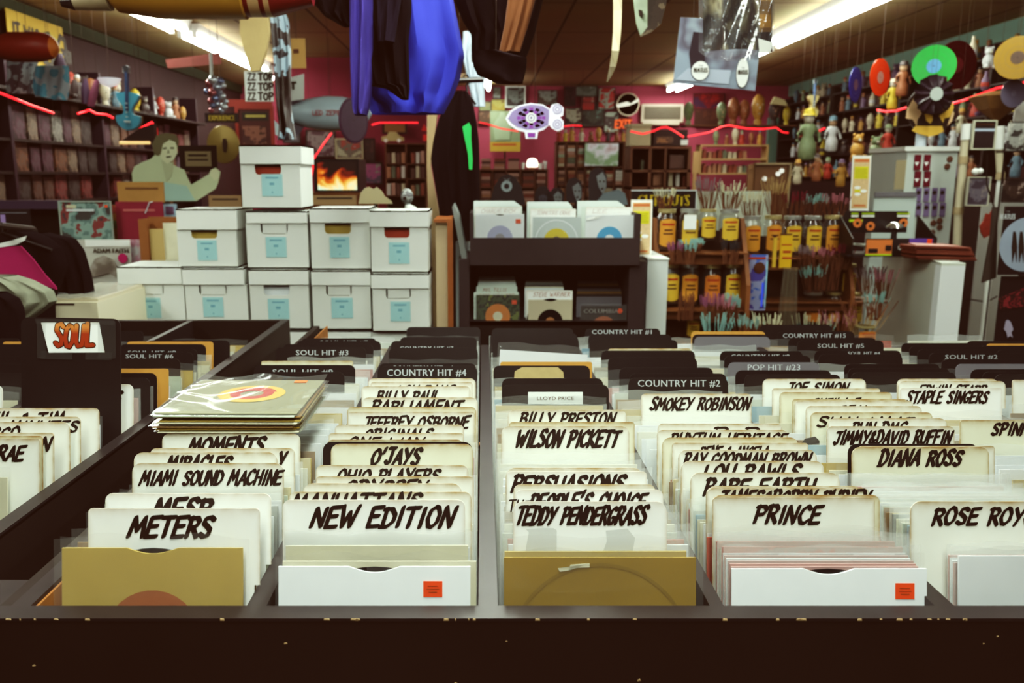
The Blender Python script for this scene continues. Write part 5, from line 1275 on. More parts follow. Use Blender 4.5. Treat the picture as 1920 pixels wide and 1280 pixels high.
part('hook', MB().tube([p(876, 172), p(874, 160), p(880, 152), p(876, 140), p(868, 144)], .004, 6), M_blackcard, hg)
part('shoulder_bar', MB().tube([p(840, 195), p(874, 172), p(892, 196)], .005, 6), M_blackcard, hg)
part('hanging_cord', MB().tube([p(862, 151), (p(862, 151).x, YT, ZC)], .0009, 5), M_cord, hg)
for i, (x0, x1, y0, y1) in enumerate(((868, 888, 60, 148), (880, 912, 118, 200))):
    garment('pale_cloth', ['pale blue and white cloth strip between the sweatshirt and jacket', 'bright white and blue cloth beside the tee shirt hanger'][i], 'cloth', [(y0, x0, x1), ((y0 + y1) / 2, x0 - 2, x1 - 4), (y1, x0 + 8, x1 - 2)], YT + .25 + i * .1, .02, mat('pale_blue_cloth', (.50, .58, .66), .8, noise=.3, nscale=12), 2, .4, 20 + i, cord=((x0 + x1) / 2,))
# post behind the tee shirt
px_plane('wooden_post', 'tan wooden post behind the black tee shirt', 'post', ((801, 200), (820, 210), (807, 310), (828, 430), (830, 1100), (806, 1100), (804, 430), (800, 310)), 3.6, .05, mat('tan_post', (.33, .24, .14), .7, noise=.1))
bpy.data.objects['wooden_post'].location.z += 0
# clothes rail at the left
garment('tee_shirt', 'black tee shirt with magenta panel and white collar on the left rail', 'tee shirt', [(432, -30, 60), (446, -30, 92), (465, -30, 118), (500, -30, 128), (560, -30, 104), (640, -30, 106)], 2.55, .05, M_blackf, 2, .2, 11)
tt = [o for o in bpy.data.objects if o.name.startswith('tee_shirt')][0]
P2 = lambda pts, Y: [(W(x, y, Y).x, W(x, y, Y).z) for x, y in pts]
part('magenta_panel', MB().prism(P2([(-20, 464), (0, 463), (38, 461), (62, 486), (84, 515), (104, 537), (106, 543), (70, 530), (30, 522), (-20, 510)], 2.45), 2.45, 2.456), mat('magenta_cotton', (.34, .02, .11), .9, noise=.15), tt)
part('white_collar', MB().prism(P2([(-20, 462), (0, 456), (24, 450), (50, 442), (46, 451), (30, 459), (0, 464), (-20, 468)], 2.45), 2.448, 2.452), M_boxtop, tt)
garment('hooded_top', 'black hooded top with white cords hanging second on the left rail', 'top', [(436, 20, 90), (448, 40, 142), (470, 70, 158), (520, 96, 172), (556, 104, 178), (580, 106, 170)], 2.72, .05, M_blackf, 3, .25, 12)
ht = [o for o in bpy.data.objects if o.name.startswith('hooded_top')][0]
Yh = 2.62
part('white_piping', MB().tube([W(108, 464, Yh), W(103, 485, Yh), (W(102, 505, Yh)), W(112, 526, Yh)], .004, 6), M_boxtop, ht, True)
part('white_flash', MB().prism(P2([(116, 480), (119, 485), (107, 500), (110, 488)], Yh), Yh, Yh + .003), M_boxtop, ht)
garment('woollen_jumper', 'grey-green fuzzy top low on the left rail', 'top', [(516, -30, 30), (526, -30, 62), (545, -30, 100), (565, -30, 108), (600, -30, 60), (660, -30, 50)], 2.3, .05, mat('grey_green_wool', (.22, .23, .18), 1, noise=.3, nscale=30), 3, .25, 13)
garment('draped_cloth', 'black cloth draped at the lower left edge', 'cloth', [(548, -30, 10), (560, -30, 34), (580, -30, 44), (660, -30, 50)], 2.05, .04, M_blackf, 2, .2, 14)
px_plane('white_cone', 'white paper cone between the clothes and the white boxes', 'cone', ((130, 474), (138, 492), (156, 545), (108, 545)), 2.95, .04, mat('dull_white_paper', (.50, .50, .48), .7))
cr = thing('clothes_rail', 'black clothes rail at the left carrying the tee shirts', 'clothes rail', (-1.5, 2.6, 0))
part('rail', MB().tube([W(-40, 420, 2.3), W(62, 430, 2.95)], .012, 8), M_wood_black, cr)
part('post', MB().tube([W(62, 430, 2.95), Vector((W(62, 430, 2.95).x, 2.95, 0))], .014, 8), M_wood_black, cr)
for i in range(6):
    q = W(4 + i * 10, 436 + i * 1.5, 2.5 + i * .07)
    solo('coat_hanger', MB().tube([q + Vector((-.10, .0, -.03)), q, q + Vector((.14, 0, -.05))], .005, 5).tube([q, q + Vector((0, 0, .03))], .003, 5), M_blackcard, 'black plastic hanger on the left clothes rail, %s along it' % nth(i).replace('frontmost', 'first'), 'hanger', 'hangers on the left rail')
# ---------------------------------------------------------------- hanging things, upper left
def cord(t, px, py, Y):
    q = W(px, py, Y); part('hanging_cord', MB().tube([q, Vector((q.x, Y, ZC))], .0009, 4), M_cord, t)
t = thing('hanging_sign', 'white sign with the same black lettering in three rows, hanging from the ceiling', 'sign', W(485, 192, 4.2))
m_ink2 = mat('sign_black_ink', (.04, .03, .02), .6)
part('board', rect(MB(), 460, 133, 511, 190, 4.2), M_card[2], t)
for k in range(3):
    a = W(464, 150 + 18.5 * k, 4.19); b = W(478, 137 + 18.5 * k, 4.19)
    m = MB(); brush(m, 'ZZ', a.x, b.x, a.z, b.z - a.z, 4.198, pen=.10, slant=0, jit=0, nibr=1)
    c = W(484, 150 + 18.5 * k, 4.19); d = W(511, 137 + 18.5 * k, 4.19)
    brush(m, 'TOP', c.x, d.x, c.z, d.z - c.z, 4.198, pen=.13, slant=0, jit=0, nibr=1)
    part('lettering', m, m_ink2, t)
cord(t, 485, 135, 4.2)
px_plane('hanging_sign', 'second pale sign behind the dark hanging cloth, lettering hidden', 'sign', ((541, 146), (570, 138), (570, 186), (541, 190)), 4.5, .003, mat('sign_grey', (.52, .55, .52), .6))
t = [o for o in bpy.data.objects if o.name.startswith('hanging_sign')][-1]
o = t; part('lettering', MB().box(*(lambda a, b: (a.x, b.x, 4.494, 4.497, a.z, b.z))(W(548, 168, 4.5), W(552, 156, 4.5))).box(*(lambda a, b: (a.x, b.x, 4.494, 4.497, a.z, b.z))(W(545, 157, 4.5), W(556, 153, 4.5))), m_ink2, o)
cord(o, 556, 145, 4.5)
t = flat('hanging_tag', 'tan card tag hanging above the pale sign', 'tag', 542, 72, 572, 128, 4.0, mat('tan_card', (.36, .22, .08), .7), .003, extra=((550, 92, 560, 100, M_stick, 'print'),)); cord(t, 556, 74, 4.0)
mbr = mat('crumpled_kraft', (.42, .32, .16), .6, noise=.25, nscale=8, bump=.6)
o = [W(x, y, 3.4) for x, y in ((450, 25), (501, 25), (504, 60), (498, 95), (486, 132), (470, 134), (458, 95), (449, 60))]
t = thing('paper_bag', 'crumpled tan paper bag hanging over the three-row lettered sign', 'paper bag', W(476, 132, 3.4))
m = MB(); c = sum((p for p in o), Vector()) / 8
m.prism([(p.x, p.z) for p in o], 3.4, 3.43); part('bag', m, mbr, t)
cord(t, 476, 28, 3.41)
garment('hanging_banner', 'dark silvery banner hanging beside the three-row lettered sign', 'banner', [(10, 502, 530), (40, 508, 542), (90, 512, 546), (150, 516, 546), (200, 520, 546), (240, 524, 552), (262, 520, 556)], 3.6, .03, ramp_mat('silver_black_foil', [(.02, .014, .012), (.03, .02, .02), (.28, .36, .42), (.03, .025, .03)], 7, .3), 2, .4, 31, cord=(520,))
px_plane('cardboard_fin', 'pale grey curved card fin behind the dark banner', 'card', ((514, 225), (524, 235), (532, 262), (516, 252)), 3.7, .004, mat('pale_fin', (.40, .48, .50), .6))
cord([o for o in bpy.data.objects if o.name.startswith('cardboard_fin')][-1], 519, 232, 3.702)
# inflatable silver airship
def airship():
    Y = 4.6; c = W(618, 213, Y); s = W(619, 213, Y).x - c.x
    L = 80 * s; r = 32 * s
    t = thing('inflatable_airship', 'silver-grey inflatable airship with dull red lettering hanging from the ceiling', 'inflatable', c)
    prof = [(r * .22, -L), (r * .5, -L * .85), (r * .85, -L * .5), (r, -.1 * L), (r * .97, L * .3), (r * .8, L * .65), (r * .5, L * .88), (.002, L)]
    part('envelope', MB().lathe([(a, b) for a, b in prof], c, 24, 'x'), mat('silver_vinyl', (.40, .50, .55), .28, .1), t, True)
    for k, (dy, dz) in enumerate(((0, 1), (0, -1))):
        m = MB().prism([(c.x - L * .95, c.z + dz * r * .2), (c.x - L * .6, c.z + dz * r * .7), (c.x - L * .75, c.z + dz * r * 1.25), (c.x - L * 1.02, c.z + dz * r * 1.1)], Y - .004, Y + .004)
        part('tail_fin', m, mat('dark_fin', (.06, .05, .07), .5), t)
    part('lettering', brush(MB(), 'LED ZEPPELIN', W(592, 214, Y).x, W(668, 214, Y).x, W(592, 218, Y).z, 8 * s, Y - r * .99 - .004, pen=.09, slant=0, jit=0, nibr=1), mat('dull_red_print', (.30, .06, .07), .5), t)
    part('hanging_cord', MB().tube([c + Vector((0, 0, r)), Vector((c.x, Y, ZC))], .0009, 4), M_cord, t)
airship()
hang_disc(663, 226, 27, 42, 4.1, (.055, .025, .05), (.045, .022, .045), 'purple-brown round drum head hanging below the sweatshirt sleeve', .9)
# long yellow inflatable with stripes at the very top
def tube_toy():
    Y = 2.3
    a, b = W(200, -12, Y), W(545, -22, Y); s = W(300, 0, Y).x - W(299, 0, Y).x
    t = thing('inflatable_bat', 'long yellow-tan inflatable with red and white stripes across the top left', 'inflatable', (a + b) / 2)
    n = 14; L = b.x - a.x
    part('body', MB().lathe([(.02, 0), (34 * s, .03), (46 * s, L * .3), (46 * s, L * .75), (42 * s, L * .76)], (a.x, Y, a.z), 20, 'x'), mat('tan_vinyl', (.33, .18, .035), .35), t, True)
    for i, (q0, q1, c_) in enumerate(((.76, .785, 'r'), (.785, .845, 'w'), (.845, .87, 'r'), (.87, .90, 'w'), (.90, 1.12, 'r'))):
        part('stripe', MB().lathe([(42 * s, L * q0), ((42 if q1 < 1 else 22) * s, L * q1)], (a.x, Y, a.z), 20, 'x'), mat('red_vinyl', (.16, .012, .01), .35) if c_ == 'r' else mat('cream_vinyl', (.45, .30, .16), .4), t, True)
    part('hanging_cord', MB().tube([(a.x + L * .4, Y, a.z + 40 * s), (a.x + L * .4, Y, ZC)], .0009, 4), M_cord, t)
    part('black_cap', MB().lathe([(.012, -.03), (.02, 0)], (W(138, 4, Y).x, Y, W(138, 4, Y).z), 10, 'x'), M_blackcard, t)
    part('pale_neck', MB().tube([W(140, 4, Y), W(204, -6, Y)], [.02, .035], 12), mat('pale_tan_vinyl', (.36, .30, .20), .4), t, True)
tube_toy()
# red balloon
def balloon():
    Y = 4.3; c = W(52, 88, Y); s = W(53, 88, Y).x - c.x
    t = thing('inflatable_cylinder', 'dark red inflatable cylinder with an orange tip at the upper left', 'inflatable', c)
    part('body', MB().lathe([(10 * s, -55 * s), (22 * s, -50 * s), (27 * s, -30 * s), (27 * s, 20 * s), (24 * s, 38 * s), (19 * s, 47 * s)], c, 20, 'x'), mat('dark_red_vinyl', (.20, .018, .008), .45), t, True)
    part('orange_tip', MB().lathe([(19 * s, 47 * s), (11 * s, 54 * s), (3 * s, 57 * s)], c, 20, 'x'), mat('orange_vinyl', (.45, .14, .03), .45), t, True)
    part('hanging_cord', MB().tube([c + Vector((0, 0, 26 * s)), Vector((c.x, Y, ZC))], .0009, 4), M_cord, t)
balloon()
# mirror ball cluster
def cluster():
    Y = 5.2; t = thing('mirror_ball_cluster', 'hanging cluster of small shiny mirrored balls on a white rod', 'ornament', W(405, 140, Y))
    part('hanging_rod', MB().tube([W(395, 100, Y), W(397, 145, Y)], .010, 8), M_boxtop, t)
    part('hanging_cord', MB().tube([W(395, 100, Y), Vector((W(395, 100, Y).x, Y, ZC))], .0009, 4), M_cord, t)
    ch = [mat('mirror_ball_%d' % i, c, .18, .7) for i, c in enumerate(((.65, .7, .75), (.45, .5, .6), (.5, .2, .22), (.25, .3, .45)))]
    for i, (x, y, r_) in enumerate(((400, 150, 9), (413, 152, 8), (394, 157, 9), (408, 163, 9), (418, 160, 7), (388, 172, 6), (398, 174, 8), (411, 172, 7), (416, 180, 8), (404, 184, 7), (395, 190, 6), (408, 195, 7), (420, 200, 8), (399, 198, 6), (396, 207, 5), (416, 208, 6), (424, 190, 5))):
        s = W(x + 1, y, Y).x - W(x, y, Y).x
        part('mirrored_ball', MB().ball(W(x, y, Y + .03 * (i % 3 - 1)), r_ * s, 9), ch[i * 7 % 4], t, True)
cluster()
# blue guitar shape
def guitar(px, pyt, pyb, Y, col, edge, label, tilt=0, wpx=50):
    s = W(px + 1, pyt, Y).x - W(px, pyt, Y).x; H = (pyb - pyt) * s; w = wpx * s / 2
    q = W(px, pyb, Y)
    t = thing('hanging_guitar', label, 'guitar', q, None, (0, tilt, 0))
    out = []
    for i in range(25):                                             # body outline: lower bout, waist, upper bout
        u = i / 24; h = H * .60 * u
        r = w * (1.0 * math.sin(math.pi * min(1, u / .62)) ** .5 if u < .40 else 0)
        r = max(r, w * (.62 + .30 * math.cos((u - .12) * 2 * math.pi * 1.25)) if .25 < u < .97 else 0)
        if u > .9: r = min(r, w * .85 * math.sqrt(max(0, 1 - ((u - .9) / .1) ** 2)) + w * .1)
        out.append((max(r, w * .12), h))
    o = [(a, b) for a, b in out] + [(-a, b) for a, b in out[::-1]]
    part('body', MB().prism(o, 0, .03), col, t, local=True)
    part('body_edge', MB().prism([(a * 1.06 - .004, b) for a, b in o], .031, .05), edge, t, local=True)
    part('neck', MB().box(-w * .10, w * .10, -.012, .018, H * .30, H * .90), mat('neck_dark_blue', (.05, .10, .20), .4), t, local=True)
    part('headstock', MB().prism([(-w * .14, H * .88), (w * .14, H * .88), (w * .24, H * .98), (0, H), (-w * .24, H * .98)], -.01, .015), mat('headstock_dark', (.04, .05, .06), .4), t, local=True)
    for k in range(6):
        part('tuning_peg', MB().box((-1 if k % 2 else 1) * w * .20 - .008, (-1 if k % 2 else 1) * w * .20 + .008, -.004, .006, H * (.89 + .03 * (k // 2)), H * (.90 + .03 * (k // 2))), M_sil, t, local=True)
    part('bridge', MB().box(-w * .25, w * .25, -.012, -.001, H * .12, H * .15), M_boxtop, t, local=True)
    for k in range(4): part('string_mark', MB().box(-w * .10, w * .10, -.016, -.0125, H * (.20 + .07 * k), H * (.215 + .07 * k)), M_boxtop, t, local=True)
    part('hanging_cord', MB().tube([(0, 0, H * .99), (0, 0, ZC - q.z)], .0009, 4), M_cord, t, local=True)
guitar(240, 126, 244, 5.4, mat('sky_blue_gloss', (.10, .42, .56), .35, noise=.15, nscale=6), mat('tan_edge', (.32, .17, .06), .5), 'sky-blue hanging guitar with a dark neck, at the upper left', .05, 46)
guitar(1524, 150, 222, 7.2, mat('pale_wood', (.42, .34, .17), .5), mat('pale_edge', (.25, .18, .08), .5), 'small pale wooden guitar shape hanging by the right wall', 0, 20)
px_plane('hanging_horn', 'black funnel-shaped lamp with a lit cream rim, below the blue guitar', 'lamp', ((224, 267), (262, 240), (288, 232), (290, 266)), 5.0, .05, mat('horn_black', (.022, .012, .014), .5))
o = [o for o in bpy.data.objects if o.name.startswith('hanging_horn')][-1]
cord(o, 270, 242, 5.02)
part('lit_rim', MB().tube([W(225, 267.5, 4.99), W(281, 267.5, 4.99)], .009, 8), mat('lit_cream_rim', (.8, .55, .25), .5, emit=.9), o)
# striped paper streamer, animal skull, clear foil bag, drum poster
t = thing('paper_streamer', 'curling pale paper streamer hanging from the ceiling', 'streamer', W(1150, 150, 2.9))
pts = [(1158, -40, 9), (1158, 20, 8), (1157, 60, 7.5), (1154, 95, 7), (1149, 125, 6), (1143, 142, 4), (1138, 154, 1)]
m = MB(); Y = 2.9
for i, (x, y, w) in enumerate(pts):
    m.v += [W(x - w, y, Y + .02 * math.sin(i)), W(x + w, y, Y - .02 * math.sin(i))]
m.f = [[2 * i, 2 * i + 1, 2 * i + 3, 2 * i + 2] for i in range(len(pts) - 1)]; m.mi = [0] * len(m.f)
part('paper_strip', m, mat('streamer_paper', (.46, .40, .27), .6), t)
cord(t, 1158, -35, 2.9)
t = thing('hanging_plaque', 'pale green and black jagged plaque hanging near the ceiling', 'plaque', W(1210, 70, 2.9))
part('pale_half', MB().prism(P2([(1186, -20), (1218, -20), (1216, 50), (1201, 66), (1194, 45)], 2.9), 2.9, 2.91), mat('plaque_green', (.34, .40, .30), .5, noise=.5, nscale=14), t)
part('black_half', MB().prism(P2([(1216, -20), (1256, -20), (1240, 44), (1222, 60), (1201, 69), (1216, 48)], 2.88), 2.88, 2.90), ramp_mat('plaque_black', [(.02, .014, .01), (.03, .02, .015), (.12, .09, .06)], 12), t)
part('dark_eye', MB().prism(P2([(1198, 18), (1205, 20), (1204, 32), (1199, 28)], 2.89), 2.89, 2.899), M_dark, t)
cord(t, 1215, -15, 2.9)
Y = 3.3
t = thing('drum_poster', 'hanging glossy blue-grey poster showing two round lettered drum heads', 'poster', W(1340, 168, Y))
def quad(pts, y, th=.003): return MB().prism(P2(pts, Y), y, y + th)
part('sheet', quad([(1276, 32), (1430, 40), (1416, 170), (1262, 156)], Y), ramp_mat('poster_bluegrey', [(.20, .24, .30), (.30, .36, .44), (.12, .11, .15), (.38, .45, .52)], 4, .3, 'smooth'), t)
part('dark_figures', quad([(1300, 60), (1318, 62), (1322, 128), (1306, 134), (1296, 140), (1292, 100)], Y - .004), mat('figure_shadow', (.03, .02, .03), .5), t)
part('pale_floor', quad([(1266, 150), (1290, 128), (1370, 132), (1366, 158)], Y - .004), mat('poster_pale', (.42, .48, .58), .4), t)
for x, y, rx, ry in ((1312, 133, 16, 17), (1391, 137, 11, 26)):
    q = W(x, y, Y); s = W(x + 1, y, Y).x - q.x
    d = part('drum_head', MB().lathe([(ry * s, -.010), (ry * s, -.006)], (q.x, Y, q.z), 28, 'y', rx / ry, 1), M_card[2], t)
    part('drum_rim', MB().lathe([(ry * s * 1.07, -.0058), (ry * s * 1.07, -.004)], (q.x, Y, q.z), 28, 'y', rx / ry, 1), mat('drum_rim', (.05, .045, .06), .4), t)
    part('lettering', printed(MB(), 'BEATLES', q.x - rx * s * .8, q.x + rx * s * .8, q.z - 3 * s, 8 * s, Y - .0125, .05), m_ink2, d)
    part('lettering', printed(MB(), 'THE', q.x - rx * s * .25, q.x + rx * s * .25, q.z + 7 * s, 3 * s, Y - .0125), m_ink2, d)
cord(t, 1300, 36, Y + .001); cord(t, 1410, 42, Y + .001)
Y = 2.25
t = thing('foil_package', 'clear-fronted package of dark shiny foil hanging below the ceiling', 'package', W(1380, 115, Y))
part('foil_backing', MB().grid(lambda u, v: W(1318 + 130 * u, -40 + v * (138 - 6 * math.sin(3 * u)), Y + .03 * math.sin(u * 15) + .01 * math.sin(v * 9 + u * 7)), 40, 20), ramp_mat('dark_foil', [(.02, .012, .01), (.04, .025, .02), (.02, .015, .012), (.30, .26, .16), (.02, .015, .01)], 6, .15, 'smooth'), t, True)
part('amber_strip', MB().grid(lambda u, v: W(1424 + 22 * u, -40 + v * 100, Y - .035 + .01 * math.sin(v * 12)), 6, 12), mat('amber_foil', (.26, .13, .02), .25), t, True)
part('clear_wrap', MB().grid(lambda u, v: W(1310 + 142 * u, -40 + v * (154 - 18 * abs(2 * u - 1) ** 4), Y - .05 - .02 * math.sin(math.pi * u) + .006 * math.sin(u * 22 + v * 8)), 30, 20), plastic_mat('wrap', .10, (.6, .65, .7)), t, True)
part('white_corner', MB().prism([(W(x, y, Y - .08).x, W(x, y, Y - .08).z) for x, y in ((1422, 72), (1450, 80), (1444, 98), (1424, 100))], Y - .08, Y - .078), M_boxtop, t)
cord(t, 1330, -36, Y); cord(t, 1440, -36, Y)
# fish-shaped airship cut-out in stained-glass print
def fish():
    Y = 3.6
    t = thing('airship_cutout', 'white and purple stained-glass patterned airship cut-out with two round tail lobes', 'cut-out', W(1003, 260, Y))
    out = [(948, 222), (956, 208), (972, 198), (995, 193), (1018, 196), (1031, 204), (1035, 196), (1047, 194), (1057, 202), (1056, 216), (1050, 220), (1057, 228), (1056, 242), (1045, 246), (1034, 240), (1030, 234), (1020, 243), (1009, 247), (1007, 260), (986, 260), (984, 248), (968, 243), (954, 233)]
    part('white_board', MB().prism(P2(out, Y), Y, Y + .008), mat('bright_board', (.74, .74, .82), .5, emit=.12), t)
    cx, cy = 996, 221
    inner = [(cx + (x - cx) * .93 + 1, cy + (y - cy) * .90) for x, y in out[:6] + [(1031, 222)] + [(1029, 236), (1018, 241), (1007, 245), (985, 245), (968, 240), (955, 231)]]
    part('purple_ground', MB().prism(P2(inner, Y), Y - .002, Y - .0005), mat('purple_ink', (.28, .22, .42), .5), t)
    a, b, c = MB(), MB(), MB()
    def P(x, y): q = W(x, y, Y); return (q.x, q.z)
    for k in range(12):                                             # rays of panes round the rosette
        t0 = 2 * math.pi * k / 12
        for rr0, rr1, mm, wd in ((11, 17, a if k % 2 else c, .21), (18, 24, c if k % 3 == 0 else a, .17), (26, 38, b if k % 2 else c, .14)):
            p = [(cx + 0 + rr * math.cos(t0 + d) * 1.12, cy + rr * math.sin(t0 + d) * .82) for rr, d in ((rr0, -wd), (rr0, wd), (rr1, wd), (rr1, -wd))]
            if all(abs((q[0] - cx) / 44) ** 2 + abs((q[1] - cy) / 24) ** 2 < .95 for q in p): mm.face([(P(*q)[0], Y - .003, P(*q)[1]) for q in p])
    part('white_panes', a, M_boxtop, t); part('magenta_panes', b if b.v else a, mat('magenta_pane', (.45, .04, .20), .5), t); part('violet_panes', c, mat('violet_pane', (.24, .06, .32), .5), t)
    q = P(cx, cy); s = P(cx + 1, cy)[0] - q[0]
    part('rosette', MB().ring(q, 2.5 * s, 5 * s, Y - .004, 20).ring(q, 7 * s, 9.5 * s, Y - .004, 20), M_card[2], t)
    for x, y in ((1045, 205), (1045, 233)):
        q = P(x, y); part('lobe_ring', MB().ring(q, 3 * s, 4.5 * s, Y - .003, 16).ring(q, 7 * s, 8.5 * s, Y - .003, 20), MATS['purple_ink'], t)
    part('gondola_panes', MB().face([(P(*z)[0], Y - .003, P(*z)[1]) for z in ((989, 249), (1004, 249), (1003, 257), (990, 257))]), MATS['violet_pane'], t)
    part('hanging_cord', MB().tube([W(1003, 195, Y), Vector((W(1003, 195, Y).x, Y, ZC))], .0009, 4), M_cord, t)
fish()
# cut-out standing figures
def standee():
    Y = 4.4
    t = thing('cardboard_figure', 'faded green-cream cardboard cut-out of a person in a collared jacket, one arm out', 'cut-out', W(320, 378, Y))
    body = [(252, 378), (249, 350), (247, 325), (252, 312), (266, 304), (282, 298), (296, 285), (304, 296), (318, 304), (330, 312), (345, 318), (352, 335), (358, 346), (372, 338), (392, 326), (395, 318), (404, 314), (413, 322), (409, 342), (404, 354), (385, 366), (368, 377)]
    part('jacket', MB().prism(P2(body, Y), Y, Y + .006), mat('faded_green', (.50, .56, .38), .7, noise=.12, nscale=5), t)
    part('lower_tint', MB().prism(P2([(250, 345), (300, 340), (350, 348), (366, 376), (253, 377)], Y), Y - .002, Y - .0005), mat('faded_teal', (.38, .54, .48), .7, noise=.1, nscale=6), t)
    part('face', MB().prism(P2([(296, 268), (304, 258), (322, 258), (332, 270), (333, 286), (326, 300), (314, 307), (303, 298)], Y), Y - .003, Y - .001), mat('faded_face', (.58, .60, .42), .7, noise=.15, nscale=9), t)
    part('hair', MB().prism(P2([(290, 290), (285, 270), (294, 254), (312, 249), (330, 252), (336, 264), (335, 280), (329, 266), (318, 262), (306, 270), (302, 288), (297, 292)], Y), Y - .005, Y - .003), mat('faded_hair', (.13, .12, .07), .8), t)
    part('eyes', MB().prism(P2([(306, 277), (313, 276), (313, 279), (306, 280)], Y), Y - .006, Y - .004).prism(P2([(320, 276), (327, 276), (327, 279), (320, 279)], Y), Y - .006, Y - .004), mat('faded_dark', (.09, .10, .07), .8), t)
    part('mouth', MB().prism(P2([(312, 293), (322, 292), (321, 295), (313, 296)], Y), Y - .006, Y - .004), MATS['faded_dark'], t)
    part('nose', MB().prism(P2([(316, 279), (319, 287), (314, 288)], Y), Y - .006, Y - .004), mat('faded_shadow', (.25, .28, .18), .8), t)
    part('lapel', MB().prism(P2([(303, 300), (314, 308), (326, 302), (322, 330), (312, 340)], Y), Y - .004, Y - .002), mat('faded_lapel', (.44, .48, .32), .8), t)
    part('hand', MB().prism(P2([(394, 328), (396, 318), (404, 316), (410, 320), (410, 334), (402, 338)], Y), Y - .003, Y - .001), MATS['faded_face'], t)
    part('support_strut', MB().box(W(318, 378, Y).x, W(322, 378, Y).x, Y + .006, Y + .02, 0, W(318, 300, Y).z), M_brownwood, t)
standee()
def head_cut(name, label, pts, face, Y, hair, skin, extra=None):
    t = thing('head_cutout', label, 'cut-out', W(*pts[0], Y))
    part('hair_shape', MB().prism(P2(pts, Y), Y, Y + .005), hair, t)
    part('face', MB().prism(P2(face, Y), Y - .003, Y - .001), skin, t)
    xs = [p[0] for p in face]; ys = [p[1] for p in face]; cx, cy, w, h = sum(xs) / len(xs), sum(ys) / len(ys), max(xs) - min(xs), max(ys) - min(ys)
    e = MB()
    for dx in (-.22, .18): e.prism(P2([(cx + dx * w - w * .08, cy - h * .08), (cx + dx * w + w * .08, cy - h * .08), (cx + dx * w + w * .08, cy), (cx + dx * w - w * .08, cy)], Y), Y - .005, Y - .003)
    part('eyes', e, M_dark, t)
    part('mouth', MB().prism(P2([(cx - w * .15, cy + h * .26), (cx + w * .15, cy + h * .24), (cx + w * .1, cy + h * .32), (cx - w * .1, cy + h * .33)], Y), Y - .005, Y - .003), M_dark, t)
    if extra: part('jacket', MB().prism(P2(extra[0], Y), Y + .001, Y + .006), extra[1], t)
    part('support_strut', MB().box(W(cx, cy, Y).x - .01, W(cx, cy, Y).x + .01, Y + .005, Y + .02, 0, W(cx, cy, Y).z), M_dark, t)
gd, gs = mat('print_black', (.022, .018, .022), .6), mat('print_grey', (.18, .20, .21), .6, noise=.3, nscale=20)
head_cut('', 'black and grey printed head cut-out at the right, above the rack, with grey shoulders', [(1104, 378), (1103, 340), (1106, 322), (1118, 313), (1130, 316), (1138, 330), (1138, 352), (1128, 366), (1118, 378)], [(1118, 330), (1130, 322), (1136, 334), (1137, 350), (1130, 364), (1122, 350)], 4.7, gd, gs, ([(1100, 379), (1118, 366), (1138, 360), (1160, 355), (1172, 362), (1178, 384), (1100, 384)], mat('print_bluegrey', (.14, .18, .20), .7)))
head_cut('', 'grey printed head cut-out, second from right above the rack', [(1062, 380), (1061, 350), (1066, 336), (1078, 332), (1090, 340), (1092, 360), (1090, 380)], [(1073, 350), (1084, 342), (1090, 352), (1090, 370), (1082, 378), (1076, 364)], 4.75, gd, gs)
head_cut('', 'small grey printed head cut-out, third from right above the rack', [(1030, 382), (1030, 362), (1038, 352), (1050, 352), (1058, 362), (1057, 382)], [(1038, 366), (1046, 358), (1054, 364), (1054, 376), (1046, 382), (1040, 378)], 4.8, gd, gs)
head_cut('', 'mostly dark printed head cut-out, fourth from right above the rack', [(1002, 382), (1003, 360), (1010, 350), (1024, 349), (1032, 360), (1032, 382)], [(1010, 368), (1018, 364), (1026, 368), (1026, 378), (1018, 382), (1011, 380)], 4.82, gd, mat('print_dim', (.07, .07, .09), .7))
t = thing('head_cutout', 'black cut-out head with shaggy hair and an open white-lipped mouth', 'cut-out', W(952, 382, 4.6))
part('hair_shape', MB().prism(P2([(918, 384), (926, 350), (938, 332), (952, 326), (966, 332), (978, 350), (986, 384)], 4.6), 4.6, 4.606), gd, t)
q = W(950, 349, 4.6); s = W(951, 349, 4.6).x - q.x
part('pale_mouth', MB().ring((q.x, q.z), 5 * s, 10.5 * s, 4.596, 20), mat('mouth_grey', (.30, .36, .38), .6), t)
part('eye_marks', MB().prism(P2([(943, 333), (950, 337), (957, 333), (951, 341)], 4.6), 4.594, 4.596), gs, t)
part('support_strut', MB().box(q.x - .01, q.x + .01, 4.607, 4.62, 0, q.z), M_dark, t)
# small white mask head and cream cut-out on the boxes
px_plane('cream_cutout', 'cream bell-shaped paper cut-out standing behind the boxes', 'cut-out', ((672, 382), (676, 362), (684, 352), (692, 350), (700, 354), (706, 350), (716, 358), (722, 368), (734, 376), (736, 382)), 3.6, .004, mat('dull_cream', (.38, .33, .21), .7))
t = thing('grey_mask', 'small grey and white mask head on a stalk above the boxes', 'mask', W(764, 392, 3.5))
part('head', MB().ball(W(763, 368, 3.5), .026, 12, (1, .9, 1.25)), ramp_mat('mask_print', [(.35, .37, .36), (.12, .12, .13), (.42, .44, .42), (.06, .06, .07)], 30), t, True)
q = W(759, 372, 3.47)
part('open_mouth', MB().lathe([(.008, -.002), (.006, .001)], q, 10, 'y'), M_dark, t)
part('stalk', MB().tube([W(764, 378, 3.5), W(764, 386, 3.5), W(775, 396, 3.5)], [.010, .014, .022], 10), M_boxtop, t, True)
part('support_strut', MB().tube([W(764, 385, 3.51), Vector((W(764, 385, 3.5).x, 3.51, 0))], .008, 6), M_dark, t)
